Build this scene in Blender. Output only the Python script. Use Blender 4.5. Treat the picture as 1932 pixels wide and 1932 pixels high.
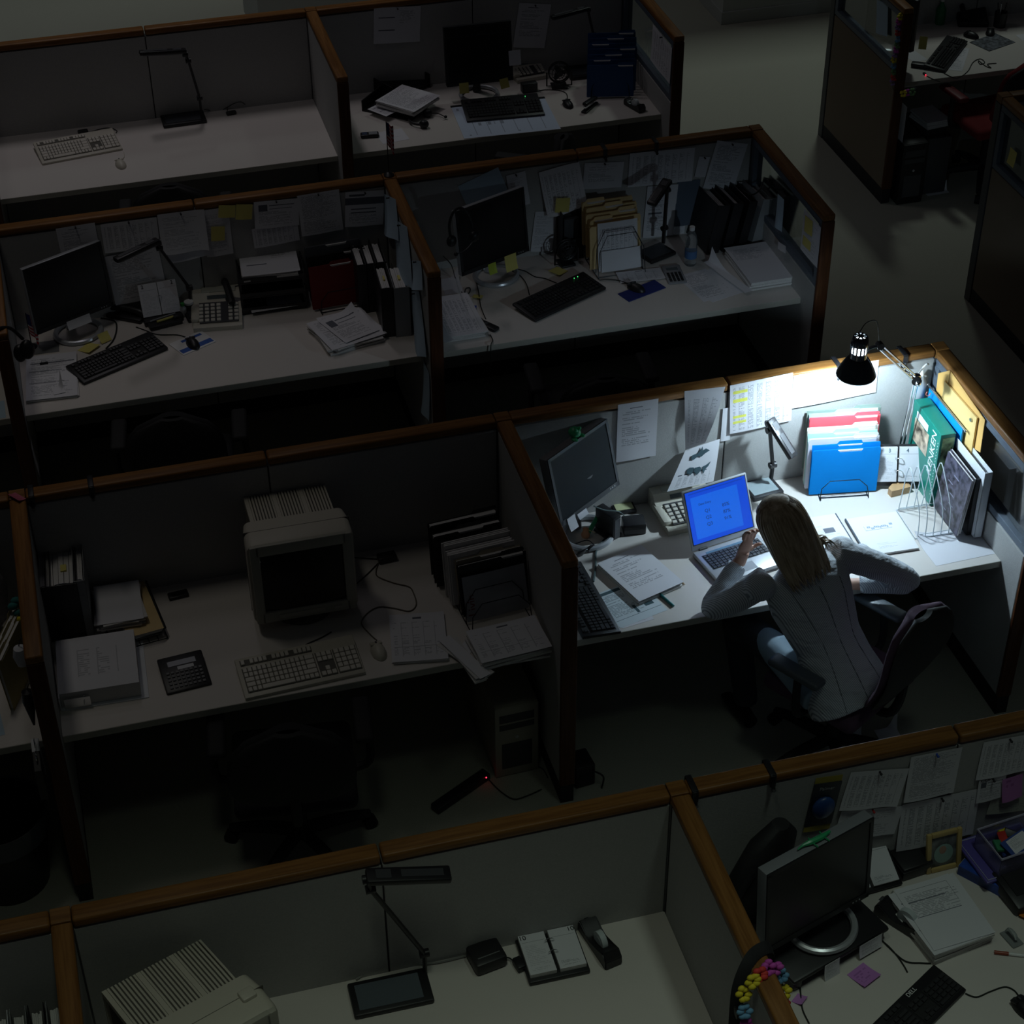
import bpy, bmesh, math, random
from mathutils import Vector, Matrix, noise
for o in list(bpy.data.objects): bpy.data.objects.remove(o)
SC=bpy.context.scene; COL=SC.collection
PI=math.pi
# ---------------------------------------------------------------- camera
cd=bpy.data.cameras.new('camera'); cam=bpy.data.objects.new('camera',cd); COL.objects.link(cam)
cd.sensor_width=36; cd.lens=65.985; cd.clip_end=100
cam.location=(0.3724,-4.6545,5.7867); cam.rotation_euler=(0.9153,0.0076,-0.2651)
SC.camera=cam
# ---------------------------------------------------------------- world, lights, exposure
W=bpy.data.worlds.new('world'); SC.world=W; W.use_nodes=True
W.node_tree.nodes['Background'].inputs[0].default_value=(.80,.86,1,1)
W.node_tree.nodes['Background'].inputs[1].default_value=.0070
SC.view_settings.view_transform='Standard'; SC.view_settings.look='None'
SC.view_settings.exposure=0; SC.view_settings.gamma=1
def area(name,loc,power,col,sx=.5,sy=1.2,spread=95):
    l=bpy.data.lights.new(name,'AREA'); l.shape='RECTANGLE'; l.size=sx; l.size_y=sy; l.energy=power; l.color=col; l.spread=math.radians(spread)
    o=bpy.data.objects.new(name,l); COL.objects.link(o); o.location=loc
    return o
# ceiling fixtures high over the office, dimmed for the night
area('ceiling_lamp_far',(.9,7.4,7.2),9.2,(1,.95,.99))
area('ceiling_lamp_aisle',(6.9,8.8,7.2),23,(.86,1,.93))
area('ceiling_lamp_back',(.2,11.0,7.2),11,(.86,1,.97))
area('ceiling_lamp_second_row',(.8,4.4,7.2),2.0,(.98,.92,1.))
area('ceiling_lamp_lit_row',(-.6,2.5,7.2),2.6,(1,.96,.86),spread=70)
area('ceiling_lamp_near',(2.9,-2.2,7.2),3.5,(.80,1,.86),spread=52)
area('ceiling_lamp_near_left',(.5,-2.2,7.2),3.4,(.86,1,.80),spread=52)
# ---------------------------------------------------------------- materials
MC={}
def nodes(name):
    m=bpy.data.materials.new(name); m.use_nodes=True
    nt=m.node_tree; return m,nt,nt.nodes['Principled BSDF']
def nd(nt,t,**k):
    n=nt.nodes.new(t)
    for a,b in k.items(): setattr(n,a,b)
    return n
def mth(nt,op,a,b=None):
    n=nd(nt,'ShaderNodeMath',operation=op)
    for i,v in enumerate((a,b)):
        if v is None: continue
        if isinstance(v,(int,float)): n.inputs[i].default_value=v
        else: nt.links.new(v,n.inputs[i])
    return n.outputs[0]
def mixc(nt,f,a,b):
    n=nd(nt,'ShaderNodeMix',data_type='RGBA')
    for i,v in ((0,f),(6,a),(7,b)):
        if isinstance(v,(int,float)): n.inputs[i].default_value=v
        elif isinstance(v,tuple): n.inputs[i].default_value=(*v,1)
        else: nt.links.new(v,n.inputs[i])
    return n.outputs[2]
def M(name,col=(.5,.5,.5),rough=.5,metal=0,vary=.0,scale=40,bump=0,emit=None,alpha=None,trans=0,coat=0,spec=None):
    if name in MC: return MC[name]
    m,nt,b=nodes(name)
    b.inputs['Base Color'].default_value=(*col,1); b.inputs['Roughness'].default_value=rough; b.inputs['Metallic'].default_value=metal
    if spec is not None: b.inputs['Specular IOR Level'].default_value=spec
    if coat: b.inputs['Coat Weight'].default_value=coat
    if trans: b.inputs['Transmission Weight'].default_value=trans
    if emit: b.inputs['Emission Color'].default_value=(*emit[:3],1); b.inputs['Emission Strength'].default_value=emit[3]
    if vary or bump:
        tc=nd(nt,'ShaderNodeTexCoord'); nz=nd(nt,'ShaderNodeTexNoise'); nz.inputs['Scale'].default_value=scale; nz.inputs['Detail'].default_value=4
        nt.links.new(tc.outputs['Object'],nz.inputs['Vector'])
        if vary>.5:
            mr=nd(nt,'ShaderNodeMapRange'); mr.inputs[1].default_value=.36; mr.inputs[2].default_value=.64; nt.links.new(nz.outputs[0],mr.inputs[0]); nt.links.new(mixc(nt,mr.outputs[0],tuple(c*(1-vary) for c in col),tuple(min(1,c*(1+vary)) for c in col)),b.inputs['Base Color'])
        elif vary: nt.links.new(mixc(nt,nz.outputs[0],tuple(c*(1-vary) for c in col),tuple(min(1,c*(1+vary)) for c in col)),b.inputs['Base Color'])
        if bump:
            bp=nd(nt,'ShaderNodeBump'); bp.inputs['Strength'].default_value=bump; bp.inputs['Distance'].default_value=.004
            nt.links.new(nz.outputs[0],bp.inputs['Height']); nt.links.new(bp.outputs[0],b.inputs['Normal'])
    MC[name]=m; return m
def wood(name,c1,c2,axis,rough=.42):
    m,nt,b=nodes(name)
    tc=nd(nt,'ShaderNodeTexCoord'); mp=nd(nt,'ShaderNodeMapping'); s=[60,60,60]; s[axis]=3; mp.inputs['Scale'].default_value=s
    nz=nd(nt,'ShaderNodeTexNoise'); nz.inputs['Scale'].default_value=1.6; nz.inputs['Detail'].default_value=6
    nt.links.new(tc.outputs['Object'],mp.inputs[0]); nt.links.new(mp.outputs[0],nz.inputs['Vector'])
    r=nd(nt,'ShaderNodeMapRange'); r.inputs[1].default_value=.35; r.inputs[2].default_value=.65; nt.links.new(nz.outputs[0],r.inputs[0])
    nt.links.new(mixc(nt,r.outputs[0],c1,c2),b.inputs['Base Color']); b.inputs['Roughness'].default_value=rough; b.inputs['Specular IOR Level'].default_value=.25
    return m
WX=wood('oak_trim_along_x',(.27,.125,.036),(.17,.072,.018),0); WY=wood('oak_trim_along_y',(.27,.125,.036),(.17,.072,.018),1); WZ=wood('oak_trim_upright_shaded',(.095,.036,.015),(.060,.020,.009),2,.45)  # upright trim is the same oak, its shade put into the darker browns
FAB=M('panel_fabric',(.41,.41,.40),.95,vary=.12,scale=160,bump=.15)
CARP=M('carpet',(.35,.345,.29),1,vary=.22,scale=220,bump=.4)
LAM=M('desk_laminate',(.66,.62,.58),.42,vary=.02,scale=300); LEDGE=M('desk_edge_band',(.42,.41,.36),.5,vary=.03)
BLK=M('black_plastic',(.012,.012,.014),.42); MAT=M('black_matte',(.008,.008,.009),.75); KICK=M('black_kick_plate',(.012,.012,.014),.7)
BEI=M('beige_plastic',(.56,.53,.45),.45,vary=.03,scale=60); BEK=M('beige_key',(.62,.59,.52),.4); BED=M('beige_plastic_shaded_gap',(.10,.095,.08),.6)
GRY=M('grey_plastic',(.27,.28,.30),.42); DGR=M('dark_grey_plastic',(.05,.052,.058),.45); SIL=M('silver_plastic',(.52,.54,.57),.3,.5); CHR=M('chrome',(.8,.82,.85),.14,1); STEEL=M('brushed_steel',(.55,.57,.6),.3,1)
WHT=M('white_plastic',(.75,.75,.75),.4); SCR=M('dark_screen',(.004,.004,.005),.3); CFAB=M('charcoal_chair_fabric',(.010,.010,.012),.9,vary=.2,scale=200)
GLS=M('partition_glass',(.8,.86,.88),.06,trans=1); FRM=M('slate_glass_frame',(.10,.125,.16),.5)
MANILA=M('manila_card',(.68,.50,.24),.7,vary=.05,scale=30); YEL=M('yellow_sticky_paper',(.70,.62,.18),.8); PUR=M('purple_sticky_paper',(.55,.24,.62),.8); PINK=M('pink_sticky_paper',(.70,.30,.62),.8)
BLUF=M('blue_folder_card',(.0,.24,.72),.8,vary=.03,spec=.15); NAVF=M('navy_folder_card',(.012,.075,.24),.55,vary=.05); REDF=M('red_folder_card',(.40,.012,.015),.6,vary=.04); ROSE=M('rose_folder_card',(.80,.10,.13),.6)
INK=M('black_ink',(.01,.01,.012),.7); WIRE=M('black_wire',(.02,.025,.03),.35,.6); CORD=M('black_cord',(.012,.016,.013),.5); GCORD=M('grey_cord',(.30,.30,.28),.5)
WINK=M('white_ink',(.8,.8,.8),.6); PEDGE=M('paper_edges',(.62,.61,.60),.9,vary=.25,scale=300); GBIND=M('grey_vinyl',(.27,.28,.29),.5); BBIND=M('black_vinyl',(.012,.012,.014),.4); WBIND=M('white_vinyl',(.72,.75,.80),.35)
def prt(name,base=(.70,.70,.74),ink=(.12,.13,.16),rows=34,words=40,area=(.1,.9,.08,.92),fill=.75,bars=(),cols=0,blank=.15,strength=.5,cbars=()):
    """printed sheet: rows of word-like marks, ruled columns and solid bars laid out in the sheet's UVs"""
    if name in MC: return MC[name]
    m,nt,b=nodes(name); b.inputs['Roughness'].default_value=.85
    uv=nd(nt,'ShaderNodeUVMap'); sp=nd(nt,'ShaderNodeSeparateXYZ'); nt.links.new(uv.outputs[0],sp.inputs[0]); u,v=sp.outputs[0],sp.outputs[1]
    L=lambda a,c: mth(nt,'LESS_THAN',a,c); G=lambda a,c: mth(nt,'GREATER_THAN',a,c); X=lambda a,c: mth(nt,'MULTIPLY',a,c)
    vr=X(v,rows); row=mth(nt,'FLOOR',vr); ln=L(mth(nt,'FRACT',vr),.55)
    cw=nd(nt,'ShaderNodeTexWhiteNoise',noise_dimensions='2D'); cb=nd(nt,'ShaderNodeCombineXYZ'); nt.links.new(mth(nt,'FLOOR',X(u,words)),cb.inputs[0]); nt.links.new(row,cb.inputs[1]); nt.links.new(cb.outputs[0],cw.inputs[0])
    rw=nd(nt,'ShaderNodeTexWhiteNoise',noise_dimensions='1D'); nt.links.new(row,rw.inputs['W'])
    ink_m=X(X(ln,L(cw.outputs[0],fill)),G(rw.outputs[0],blank))
    u0,u1,v0,v1=area
    e=mth(nt,'ADD',X(mth(nt,'FRACT',X(rw.outputs[0],7.3)),(u1-u0)*.45),u1-(u1-u0)*.45)
    ink_m=X(X(X(ink_m,G(u,u0)),L(u,e)),X(G(v,v0),L(v,v1)))
    if cols:
        ink_m=X(ink_m,L(mth(nt,'FRACT',X(u,cols)),.62))
        gl=X(X(L(mth(nt,'FRACT',X(u,cols)),.05),X(G(u,u0),L(u,u1))),X(G(v,v0),L(v,v1))); ink_m=mth(nt,'MAXIMUM',ink_m,gl)
    ink_m=X(ink_m,strength)
    for (a,c,d,f) in bars: ink_m=mth(nt,'MAXIMUM',ink_m,X(X(G(u,a),L(u,c)),X(G(v,d),L(v,f))))
    c=mixc(nt,ink_m,base,ink)
    for (a,c2,d,f,cc) in cbars: c=mixc(nt,X(X(X(G(u,a),L(u,c2)),X(G(v,d),L(v,f))),.85),c,cc)
    nt.links.new(c,b.inputs['Base Color']); MC[name]=m; return m
P0=M('plain_paper',(.70,.70,.74),.85); PB=M('pale_blue_paper',(.42,.55,.66),.85)
PT=prt('typed_page'); PT2=prt('typed_page_dense',rows=52,words=60,blank=.06,area=(.08,.93,.05,.95),strength=.6); PL=prt('letter_page',rows=30,area=(.12,.88,.25,.85),blank=.3,bars=((.3,.62,.9,.912),))
PTAB=prt('table_page',rows=40,cols=9,words=70,area=(.05,.95,.08,.88),blank=.05,strength=.65); PF=prt('form_page',rows=38,words=50,bars=((.06,.7,.62,.632),(.06,.75,.36,.37),(.08,.95,.8,.82)),blank=.2)
PBAR=prt('report_page',rows=36,blank=.3,bars=((.12,.55,.80,.83),(.12,.55,.45,.48)),area=(.1,.75,.1,.9)); PPH=prt('page_with_picture',rows=26,bars=((.1,.3,.62,.86),(.34,.9,.8,.83),(.34,.85,.68,.70)),area=(.1,.9,.1,.6))
PSUM=prt('summary_page',rows=34,area=(.55,.92,.55,.9),bars=((.1,.45,.70,.73),(.1,.45,.35,.38)),blank=.1)
PFAINT=prt('faint_page',rows=30,strength=.35,blank=.25); PINV=prt('invoice_page',rows=36,cols=5,words=60,area=(.06,.94,.1,.82),bars=((.42,.58,.88,.92),(.06,.94,.3,.306)),blank=.45,strength=.5)
PYH=prt('highlighted_table',rows=40,cols=7,words=80,area=(.05,.95,.04,.93),blank=.03,strength=.6,cbars=((.05,.28,.80,.86,(.72,.72,.02)),(.05,.28,.62,.69,(.72,.72,.02)),(.05,.26,.30,.35,(.72,.72,.02)),(.05,.26,.19,.24,(.72,.72,.02))))
PCAL=prt('calendar_page',rows=24,words=30,area=(.12,.9,.06,.72),blank=.1,strength=.22,bars=((.06,.94,.80,.806),)); PCALB=prt('calendar_page_months',rows=40,words=34,area=(.12,.85,.06,.2),blank=.05,strength=.5,bars=((.06,.94,.80,.806),))
PPAD=prt('desk_pad_month',base=(.55,.64,.78),rows=6,cols=7,words=30,area=(.04,.96,.06,.9),blank=.2,fill=.25,strength=.6)
PMAP=prt('page_of_charts',rows=60,words=70,area=(.1,.95,.04,.3),bars=((.1,.2,.33,.36),(.25,.38,.33,.36),(.43,.58,.33,.36),(.63,.78,.33,.36)),cols=7,blank=.05,strength=.5)
PHAND=prt('handwritten_index',rows=26,words=24,cols=4,area=(.2,.8,.25,.75),blank=.1,strength=.4)
# ---------------------------------------------------------------- mesh builder
class MB:
    def __init__(s): s.bm=bmesh.new(); s.uv=s.bm.loops.layers.uv.new('UVMap')
    def _x(s,vs,mx):
        for v in vs: v.co=mx@v.co
    def box(s,x,y,z,sx,sy,sz,rz=0,rx=0,ry=0,b=0,seg=2):
        r=bmesh.ops.create_cube(s.bm,size=1); vs=r['verts']
        for v in vs: v.co=Vector((v.co.x*sx,v.co.y*sy,v.co.z*sz))
        mx=Matrix.Translation((x,y,z))@Matrix.Rotation(rz,4,'Z')@Matrix.Rotation(ry,4,'Y')@Matrix.Rotation(rx,4,'X')
        s._x(vs,mx)
        if b:
            es=list({e for v in vs for e in v.link_edges}); bmesh.ops.bevel(s.bm,geom=es,offset=b,segments=seg,affect='EDGES',profile=.5)
        return s
    def cyl(s,p,q,r,r2=None,n=16,cap=True):
        p,q=Vector(p),Vector(q); r2=r if r2 is None else r2
        d=q-p; l=d.length; res=bmesh.ops.create_cone(s.bm,cap_ends=cap,segments=n,radius1=r,radius2=r2,depth=l)
        s._x(res['verts'],Matrix.Translation((p+q)/2)@d.to_track_quat('Z','Y').to_matrix().to_4x4()); return s
    def sph(s,x,y,z,rx,ry=None,rz=None,n=14,m=10,mx=None):
        ry=ry or rx; rz=rz or rx
        res=bmesh.ops.create_uvsphere(s.bm,u_segments=n,v_segments=m,radius=1)
        s._x(res['verts'],Matrix.Translation((x,y,z))@(mx or Matrix())@Matrix.Diagonal((rx,ry,rz,1))); return s
    def tube(s,pts,r,n=8,smooth=True,closed=False,sub=5,flat=None):
        pts=[Vector(p) for p in pts]; rs=r if isinstance(r,(list,tuple)) else [r]*len(pts)
        if smooth and len(pts)>2:
            P=[];Rr=[];k=len(pts); rng=range(k if closed else k-1)
            for i in rng:
                g=(lambda j:pts[j%k]) if closed else (lambda j:pts[max(0,min(k-1,j))])
                a,b,c,d=g(i-1),g(i),g(i+1),g(i+2)
                for t in range(sub):
                    t/=sub; P.append(.5*((2*b)+(c-a)*t+(2*a-5*b+4*c-d)*t*t+(3*b-a-3*c+d)*t**3)); Rr.append(rs[i]*(1-t)+rs[(i+1)%k]*t)
            if not closed: P.append(pts[-1]); Rr.append(rs[-1])
            pts,rs=P,Rr
        k=len(pts); rings=[]; up=None
        for i in range(k):
            a=pts[i-1] if (i>0 or closed) else pts[0]; b=pts[(i+1)%k] if (i<k-1 or closed) else pts[-1]
            t=(b-a); t=t.normalized() if t.length>1e-9 else Vector((0,0,1))
            if up is None: up=Vector((0,0,1)) if abs(t.z)<.9 else Vector((1,0,0))
            sd=t.cross(up); sd=sd.normalized() if sd.length>1e-6 else t.orthogonal().normalized(); up=sd.cross(t).normalized()
            fx=flat or 1
            rings.append([s.bm.verts.new(pts[i]+rs[i]*(sd*math.cos(2*PI*j/n)+up*math.sin(2*PI*j/n)*fx)) for j in range(n)])
        for i in range(k if closed else k-1):
            A,B=rings[i],rings[(i+1)%k]
            for j in range(n): s.bm.faces.new((A[j],A[(j+1)%n],B[(j+1)%n],B[j]))
        if not closed: s.bm.faces.new(rings[0][::-1]); s.bm.faces.new(rings[-1])
        return s
    def prism(s,poly,z0,z1,mx=None):
        a=[s.bm.verts.new((x,y,z0)) for x,y in poly]; b=[s.bm.verts.new((x,y,z1)) for x,y in poly]; n=len(poly)
        s.bm.faces.new(a[::-1]); s.bm.faces.new(b)
        for i in range(n): s.bm.faces.new((a[i],a[(i+1)%n],b[(i+1)%n],b[i]))
        if mx: s._x(a+b,mx)
        return s
    def lathe(s,prof,x=0,y=0,z=0,n=24,mx=None):
        rings=[[s.bm.verts.new((r*math.cos(2*PI*j/n)+x,r*math.sin(2*PI*j/n)+y,h+z)) for j in range(n)] for r,h in prof]
        for A,B in zip(rings,rings[1:]):
            for j in range(n): s.bm.faces.new((A[j],A[(j+1)%n],B[(j+1)%n],B[j]))
        if mx: s._x([v for r in rings for v in r],mx)
        return s
    def loft(s,secs,n=24):
        rings=[]
        for c,a,b in secs:
            c,a,b=Vector(c),Vector(a),Vector(b); rings.append([s.bm.verts.new(c+a*math.cos(2*PI*j/n)+b*math.sin(2*PI*j/n)) for j in range(n)])
        for A,B in zip(rings,rings[1:]):
            for j in range(n): s.bm.faces.new((A[j],A[(j+1)%n],B[(j+1)%n],B[j]))
        s.bm.faces.new(rings[0][::-1]); s.bm.faces.new(rings[-1]); return s
    def sheet(s,w,h,fn=None,nx=8,ny=8,th=.0006,mx=None,z=0):
        """a sheet w by h in xy, centred, with UVs; fn(u,v)->(dx,dy,dz)"""
        g=[]
        for j in range(ny+1):
            for i in range(nx+1):
                u,v=i/nx,j/ny; d=fn(u,v) if fn else (0,0,0); g.append(Vector(((u-.5)*w+d[0],(v-.5)*h+d[1],d[2]+z)))
        def layer(dz): return [s.bm.verts.new(p+Vector((0,0,dz))) for p in g]
        t=layer(th); b=layer(0); k=nx+1
        for j in range(ny):
            for i in range(nx):
                q=(j*k+i,j*k+i+1,(j+1)*k+i+1,(j+1)*k+i)
                f=s.bm.faces.new([t[x] for x in q])
                for l,x in zip(f.loops,q): l[s.uv].uv=((x%k)/nx,(x//k)/ny)
                f=s.bm.faces.new([b[x] for x in q][::-1])
        edge=[i for i in range(k)]+[j*k+nx for j in range(1,ny+1)]+[ny*k+i for i in range(nx-1,-1,-1)]+[j*k for j in range(ny-1,0,-1)]
        for x,y in zip(edge,edge[1:]+edge[:1]): s.bm.faces.new((b[x],b[y],t[y],t[x]))
        if mx: s._x(t+b,mx)
        return s
def lk(o): COL.objects.link(o); return o
def obj(name,mb,mat,parent=None,smooth=False,loc=None,rot=None):
    me=bpy.data.meshes.new(name); bmesh.ops.recalc_face_normals(mb.bm,faces=mb.bm.faces) if smooth!='raw' else None
    mb.bm.to_mesh(me); mb.bm.free(); me.materials.append(mat)
    if smooth:
        for p in me.polygons: p.use_smooth=True
        try: me.set_sharp_from_angle(angle=.7)
        except Exception: pass
    o=lk(bpy.data.objects.new(name,me)); o.parent=parent
    if loc: o.location=loc
    if rot: o.rotation_euler=rot
    return o
def tag(o,label,cat,group=None):
    o['label']=label; o['category']=cat
    if group: o['group']=group
    return o
def thing(name,label,cat,loc,rz=0,group=None,rot=None):
    o=lk(bpy.data.objects.new(name,None)); o.empty_display_size=.05; o.location=loc; o.rotation_euler=rot or (0,0,rz); return tag(o,label,cat,group)
def struct(name,mb,mat):
    o=obj(name,mb,mat); o['kind']='structure'; return o
def dup(root,loc,rz,label,group=None):
    def cp(o,par):
        c=o.copy(); COL.objects.link(c); c.parent=par
        for ch in o.children: cp(ch,c)
        return c
    r=cp(root,None); r.location=loc; r.rotation_euler=(0,0,rz); r['label']=label
    if group: r['group']=group
    return r
def txt(s,size,mat,parent,loc,rot=(0,0,0),name='lettering',align='CENTER',ext=.0003,sx=1):
    c=bpy.data.curves.new(name,'FONT'); c.body=s; c.size=size; c.align_x=align; c.align_y='CENTER'; c.extrude=ext
    t=lk(bpy.data.objects.new(name,c)); dg=bpy.context.evaluated_depsgraph_get(); me=bpy.data.meshes.new_from_object(t.evaluated_get(dg))
    bpy.data.objects.remove(t); me.materials.clear(); me.materials.append(mat)
    o=lk(bpy.data.objects.new(name,me)); o.parent=parent; o.location=loc; o.rotation_euler=rot; o.scale=(sx,1,1); return o
DZ=.735
# ---------------------------------------------------------------- setting
RA,RB,RC,RD=6.111,3.873,1.628,-.602
H=1.306; TP=.0576; T=.066; L=1.008
struct('floor',MB().box(3,3,-.05,16,18,.1),CARP)
WALLM=M('painted_wall',(.40,.41,.39),.8,vary=.03)
w=MB().box(7.42,8.6,1.3,3.96,1.06,2.6); struct('wall_right',w,WALLM)
w=MB().box(7.42,8.592,.05,3.985,1.068,.1,b=.004); struct('baseboard_right',w,M('painted_baseboard',(.36,.37,.36),.5))
w=MB().box(2.72,8.9,1.0,1.5,.9,2.0); struct('wall_back',w,WALLM)
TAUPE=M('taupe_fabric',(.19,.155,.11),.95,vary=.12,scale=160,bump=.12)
ROWN={'A':'farthest row','B':'second row from the back','C':'row with the lit desk','D':'nearest row'}; ROWY={'A':RA,'B':RB,'C':RC,'D':RD}
CELL={-2:'far left cell',0:'left cell',2:'right cell',5.455:'cell across the aisle'}
def cap(mb_len_axis,x,y,l):
    mb=MB()
    if mb_len_axis=='x': mb.box(x,y,H-.019,l,T,.038,b=.009,seg=3)
    else: mb.box(x,y,H-.019,T,l,.038,b=.009,seg=3)
    return mb
def back_panel(row,x,half):
    """one metre of the partition behind the desks: fabric board, oak top rail, kick plate"""
    y=ROWY[row]; x0,x1=(x,x+1) if half==0 else (x+1,x+2); a=x0+(T/2 if half==0 else .003); b=x1-(.003 if half==0 else T/2)
    t=thing('partition_panel','%s half of grey back partition, %s, %s'%(('left','right')[half],CELL[x],ROWN[row]),'partition',((a+b)/2,y,0),group='back partition panels')
    obj('fabric_board',MB().box(0,0,.68,b-a,TP,1.16,b=.003),FAB,t); obj('top_rail',cap('x',0,0,b-a),WX,t,True); obj('kick_plate',MB().box(0,0,.05,b-a,.05,.1),KICK,t)
    if half==0: obj('seam_dark_fill',MB().box((b-a)/2+.003,0,.631,.006,TP-.012,1.255),KICK,t)  # black strip added so the seam reads dark and no light shows through
def post(row,x,where):
    y=ROWY[row]
    t=thing('partition_post','oak capped partition post, %s, %s'%(where,ROWN[row]),'post',(x,y,0),group='partition posts')
    obj('post_body',MB().box(0,0,.631,T,T-.002,1.262,b=.004),DGR,t); obj('post_cap',MB().box(0,0,H-.0215,T-.003,T-.003,.044,b=.003),WX,t)
def side_panel(row,x,where,glass=False,fab=FAB):
    y1=ROWY[row]-T/2; y0=ROWY[row]-L; l=y1-y0
    t=thing('side_partition','%s side partition %s of the %s'%('part glazed' if glass else 'grey fabric',where,ROWN[row]),'partition',(x,(y0+y1)/2,0),group='side partitions')
    if glass:
        obj('fabric_board',MB().box(0,.01,.49,TP,l-.03,.78,b=.004),fab,t)
        f=MB()
        for z in (.905,1.248): f.box(0,.01,z,TP,l-.024,.035,b=.003)
        for yy in (-l/2+.04,l/2-.02): f.box(0,yy,1.075,TP,.04,.31,b=.003)
        obj('glass_frame',f,FRM,t); obj('glass_pane',MB().box(0,.01,1.077,.006,l-.1,.312),GLS,t)
    else: obj('fabric_board',MB().box(0,.01,.68,TP,l-.03,1.16,b=.004),fab,t)
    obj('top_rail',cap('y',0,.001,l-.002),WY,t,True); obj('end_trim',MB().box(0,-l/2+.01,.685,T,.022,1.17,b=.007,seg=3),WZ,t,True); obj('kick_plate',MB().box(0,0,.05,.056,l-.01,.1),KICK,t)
def desk(row,x0,x1,cell):
    y=ROWY[row]; a=x0+TP/2+.001; b=x1-TP/2-.001; d=.828-TP/2; yc=y-TP/2-d/2; w=b-a
    t=thing('desk','%s worktop of the %s'%('pale laminate',cell),'desk',((a+b)/2,yc,0),group='cubicle worktops')
    obj('worktop',MB().box(0,.0008,DZ-.0155,w,d-.0024,.031),LAM,t); obj('edge_band',MB().box(0,-d/2,DZ-.016,w,.003,.032,b=.001),LEDGE,t)
    for s in(-1,1): obj('support_bracket',MB().prism([(-.3,0),(.3,0),(.3,-.28),(.24,-.28)],-.006,.006,Matrix.Translation((s*(w/2-.02),.06,DZ-.031))@Matrix.Rotation(PI/2,4,'Z')@Matrix.Rotation(PI/2,4,'X')),DGR,t)
    return t
for r,cells in (('A',(0,2)),('B',(-2,0,2)),('C',(-2,0,2)),('D',(-2,0,2))):
    for x in cells:
        for h in (0,1):
            if x==-2 and h==0: continue
            back_panel(r,x,h)
        desk(r,x,x+2,'%s of the %s'%(CELL[x],ROWN[r]))
for h in(0,1): back_panel('A',5.455,h); back_panel('B',5.455,h)
desk('A',5.455,7.455,'cell across the aisle beside the farthest row'); desk('B',5.455,7.455,'cell across the aisle beside the second row')
for r in 'ABCD':
    for x,wh in ((0,'left junction'),(2,'middle junction'),(4,'right corner')):
        if r=='D' and x==4: continue
        post(r,x,wh)
        side_panel(r,x,{0:'left of the left cell',2:'between the two cells',4:'at the aisle end'}[x],x==4)
post('A',5.455,'aisle corner across from the end'); post('B',5.455,'aisle corner across from the end')
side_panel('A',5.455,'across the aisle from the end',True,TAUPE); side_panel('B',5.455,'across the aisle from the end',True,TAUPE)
# ---------------------------------------------------------------- builders of office things
def local(p,c,yaw): 
    v=Vector(p)-Vector(c); return Matrix.Rotation(-yaw,3,'Z')@v
def sheet(label,ft,mat,z=DZ,name='paper_sheet',cat='paper',group=None,curl=0,cs=1,tilt=0):
    x,y,a,w,d=ft
    fn=(lambda u,v:(0,0,curl*max(0,(u if cs>0 else 1-u)*(v if abs(cs)==1 else 1-v)-.55)**2*4)) if curl else None
    o=obj(name,MB().sheet(w,d,fn,8 if curl else 1,8 if curl else 1),mat,None,bool(curl),(x,y,z+.0004),(tilt,0,a)); return tag(o,label,cat,group)
def stack(label,ft,h,mat,n=4,z=DZ,spread=.08,seed=1,group=None,name='paper_stack',cat='papers',edge=None):
    """a pile of paper: a body of sheet edges in skewed batches under a printed top sheet"""
    R=random.Random(seed); x,y,a,w,d=ft; t=thing(name,label,cat,(x,y,z),a,group); mb=MB()
    for i in range(n): mb.box(R.uniform(-.006,.006),R.uniform(-.006,.006),h*(i+.5)/n+.0003,w*.97,d*.97,h/n*.96,rz=R.uniform(-spread,spread))
    obj('page_block',mb,edge or PEDGE,t); obj('top_sheet',MB().sheet(w,d,lambda u,v:(0,0,.002+.004*(u-.5)**2),6,2),mat,t,False,(0,0,h),(0,0,R.uniform(-.02,.02))); return t
def pin(label,f,mat,bulge=.006,group='pinned papers',name='pinned_paper',cat='paper',off=.002,pinm=None,curl=0,side='y',pn=True):
    """sheet pinned to a partition face, hanging a little away from it at the foot"""
    if side=='y': x,y,z,r,w,h=f; mx=Matrix.Translation((x,y-off,z))@Matrix.Rotation(PI/2,4,'X')
    else: x,y,z,r,w,h=f; mx=Matrix.Translation((x-off,y,z))@Matrix.Rotation(-PI/2,4,'Z')@Matrix.Rotation(PI/2,4,'X')
    mx=mx@Matrix.Rotation(r,4,'Z')
    fn=lambda u,v:(0,0,.001+bulge*(1-v)**2*(1+.5*math.sin(u*5))+curl*max(0,u-.55)**2*(1.4-v)*3)
    o=obj(name,MB().sheet(w,h,fn,10,10,.0004),mat,None,True); o.matrix_world=mx; tag(o,label,cat,group)
    if pn: obj('push_pin',MB().cyl((0,h*.46,.001),(0,h*.46,.012),.004,.003,8).sph(0,h*.46,.014,.005,n=8,m=6),pinm or BLK,o,True)
    return o
def quad(label,BL,BR,TR,TL,mat,group='pinned papers',bow=0,name='pinned_paper',cat='paper',n=12):
    """limp sheet hanging between four points in the room"""
    P=[Vector(p) for p in (BL,BR,TR,TL)]; c=sum(P,Vector())/4; mb=MB(); mb.sheet(1,1,None,n,n,.0004); N=(P[1]-P[0]).cross(P[3]-P[0]).normalized()
    for v in mb.bm.verts:
        u,w=v.co.x+.5,v.co.y+.5; q=(P[0]*(1-u)+P[1]*u)*(1-w)+(P[3]*(1-u)+P[2]*u)*w; v.co=q-c+N*(v.co.z+bow*math.sin(w*PI)*(.4+u))
    o=obj(name,mb,mat,None,True,c); return tag(o,label,cat,group)
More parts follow.
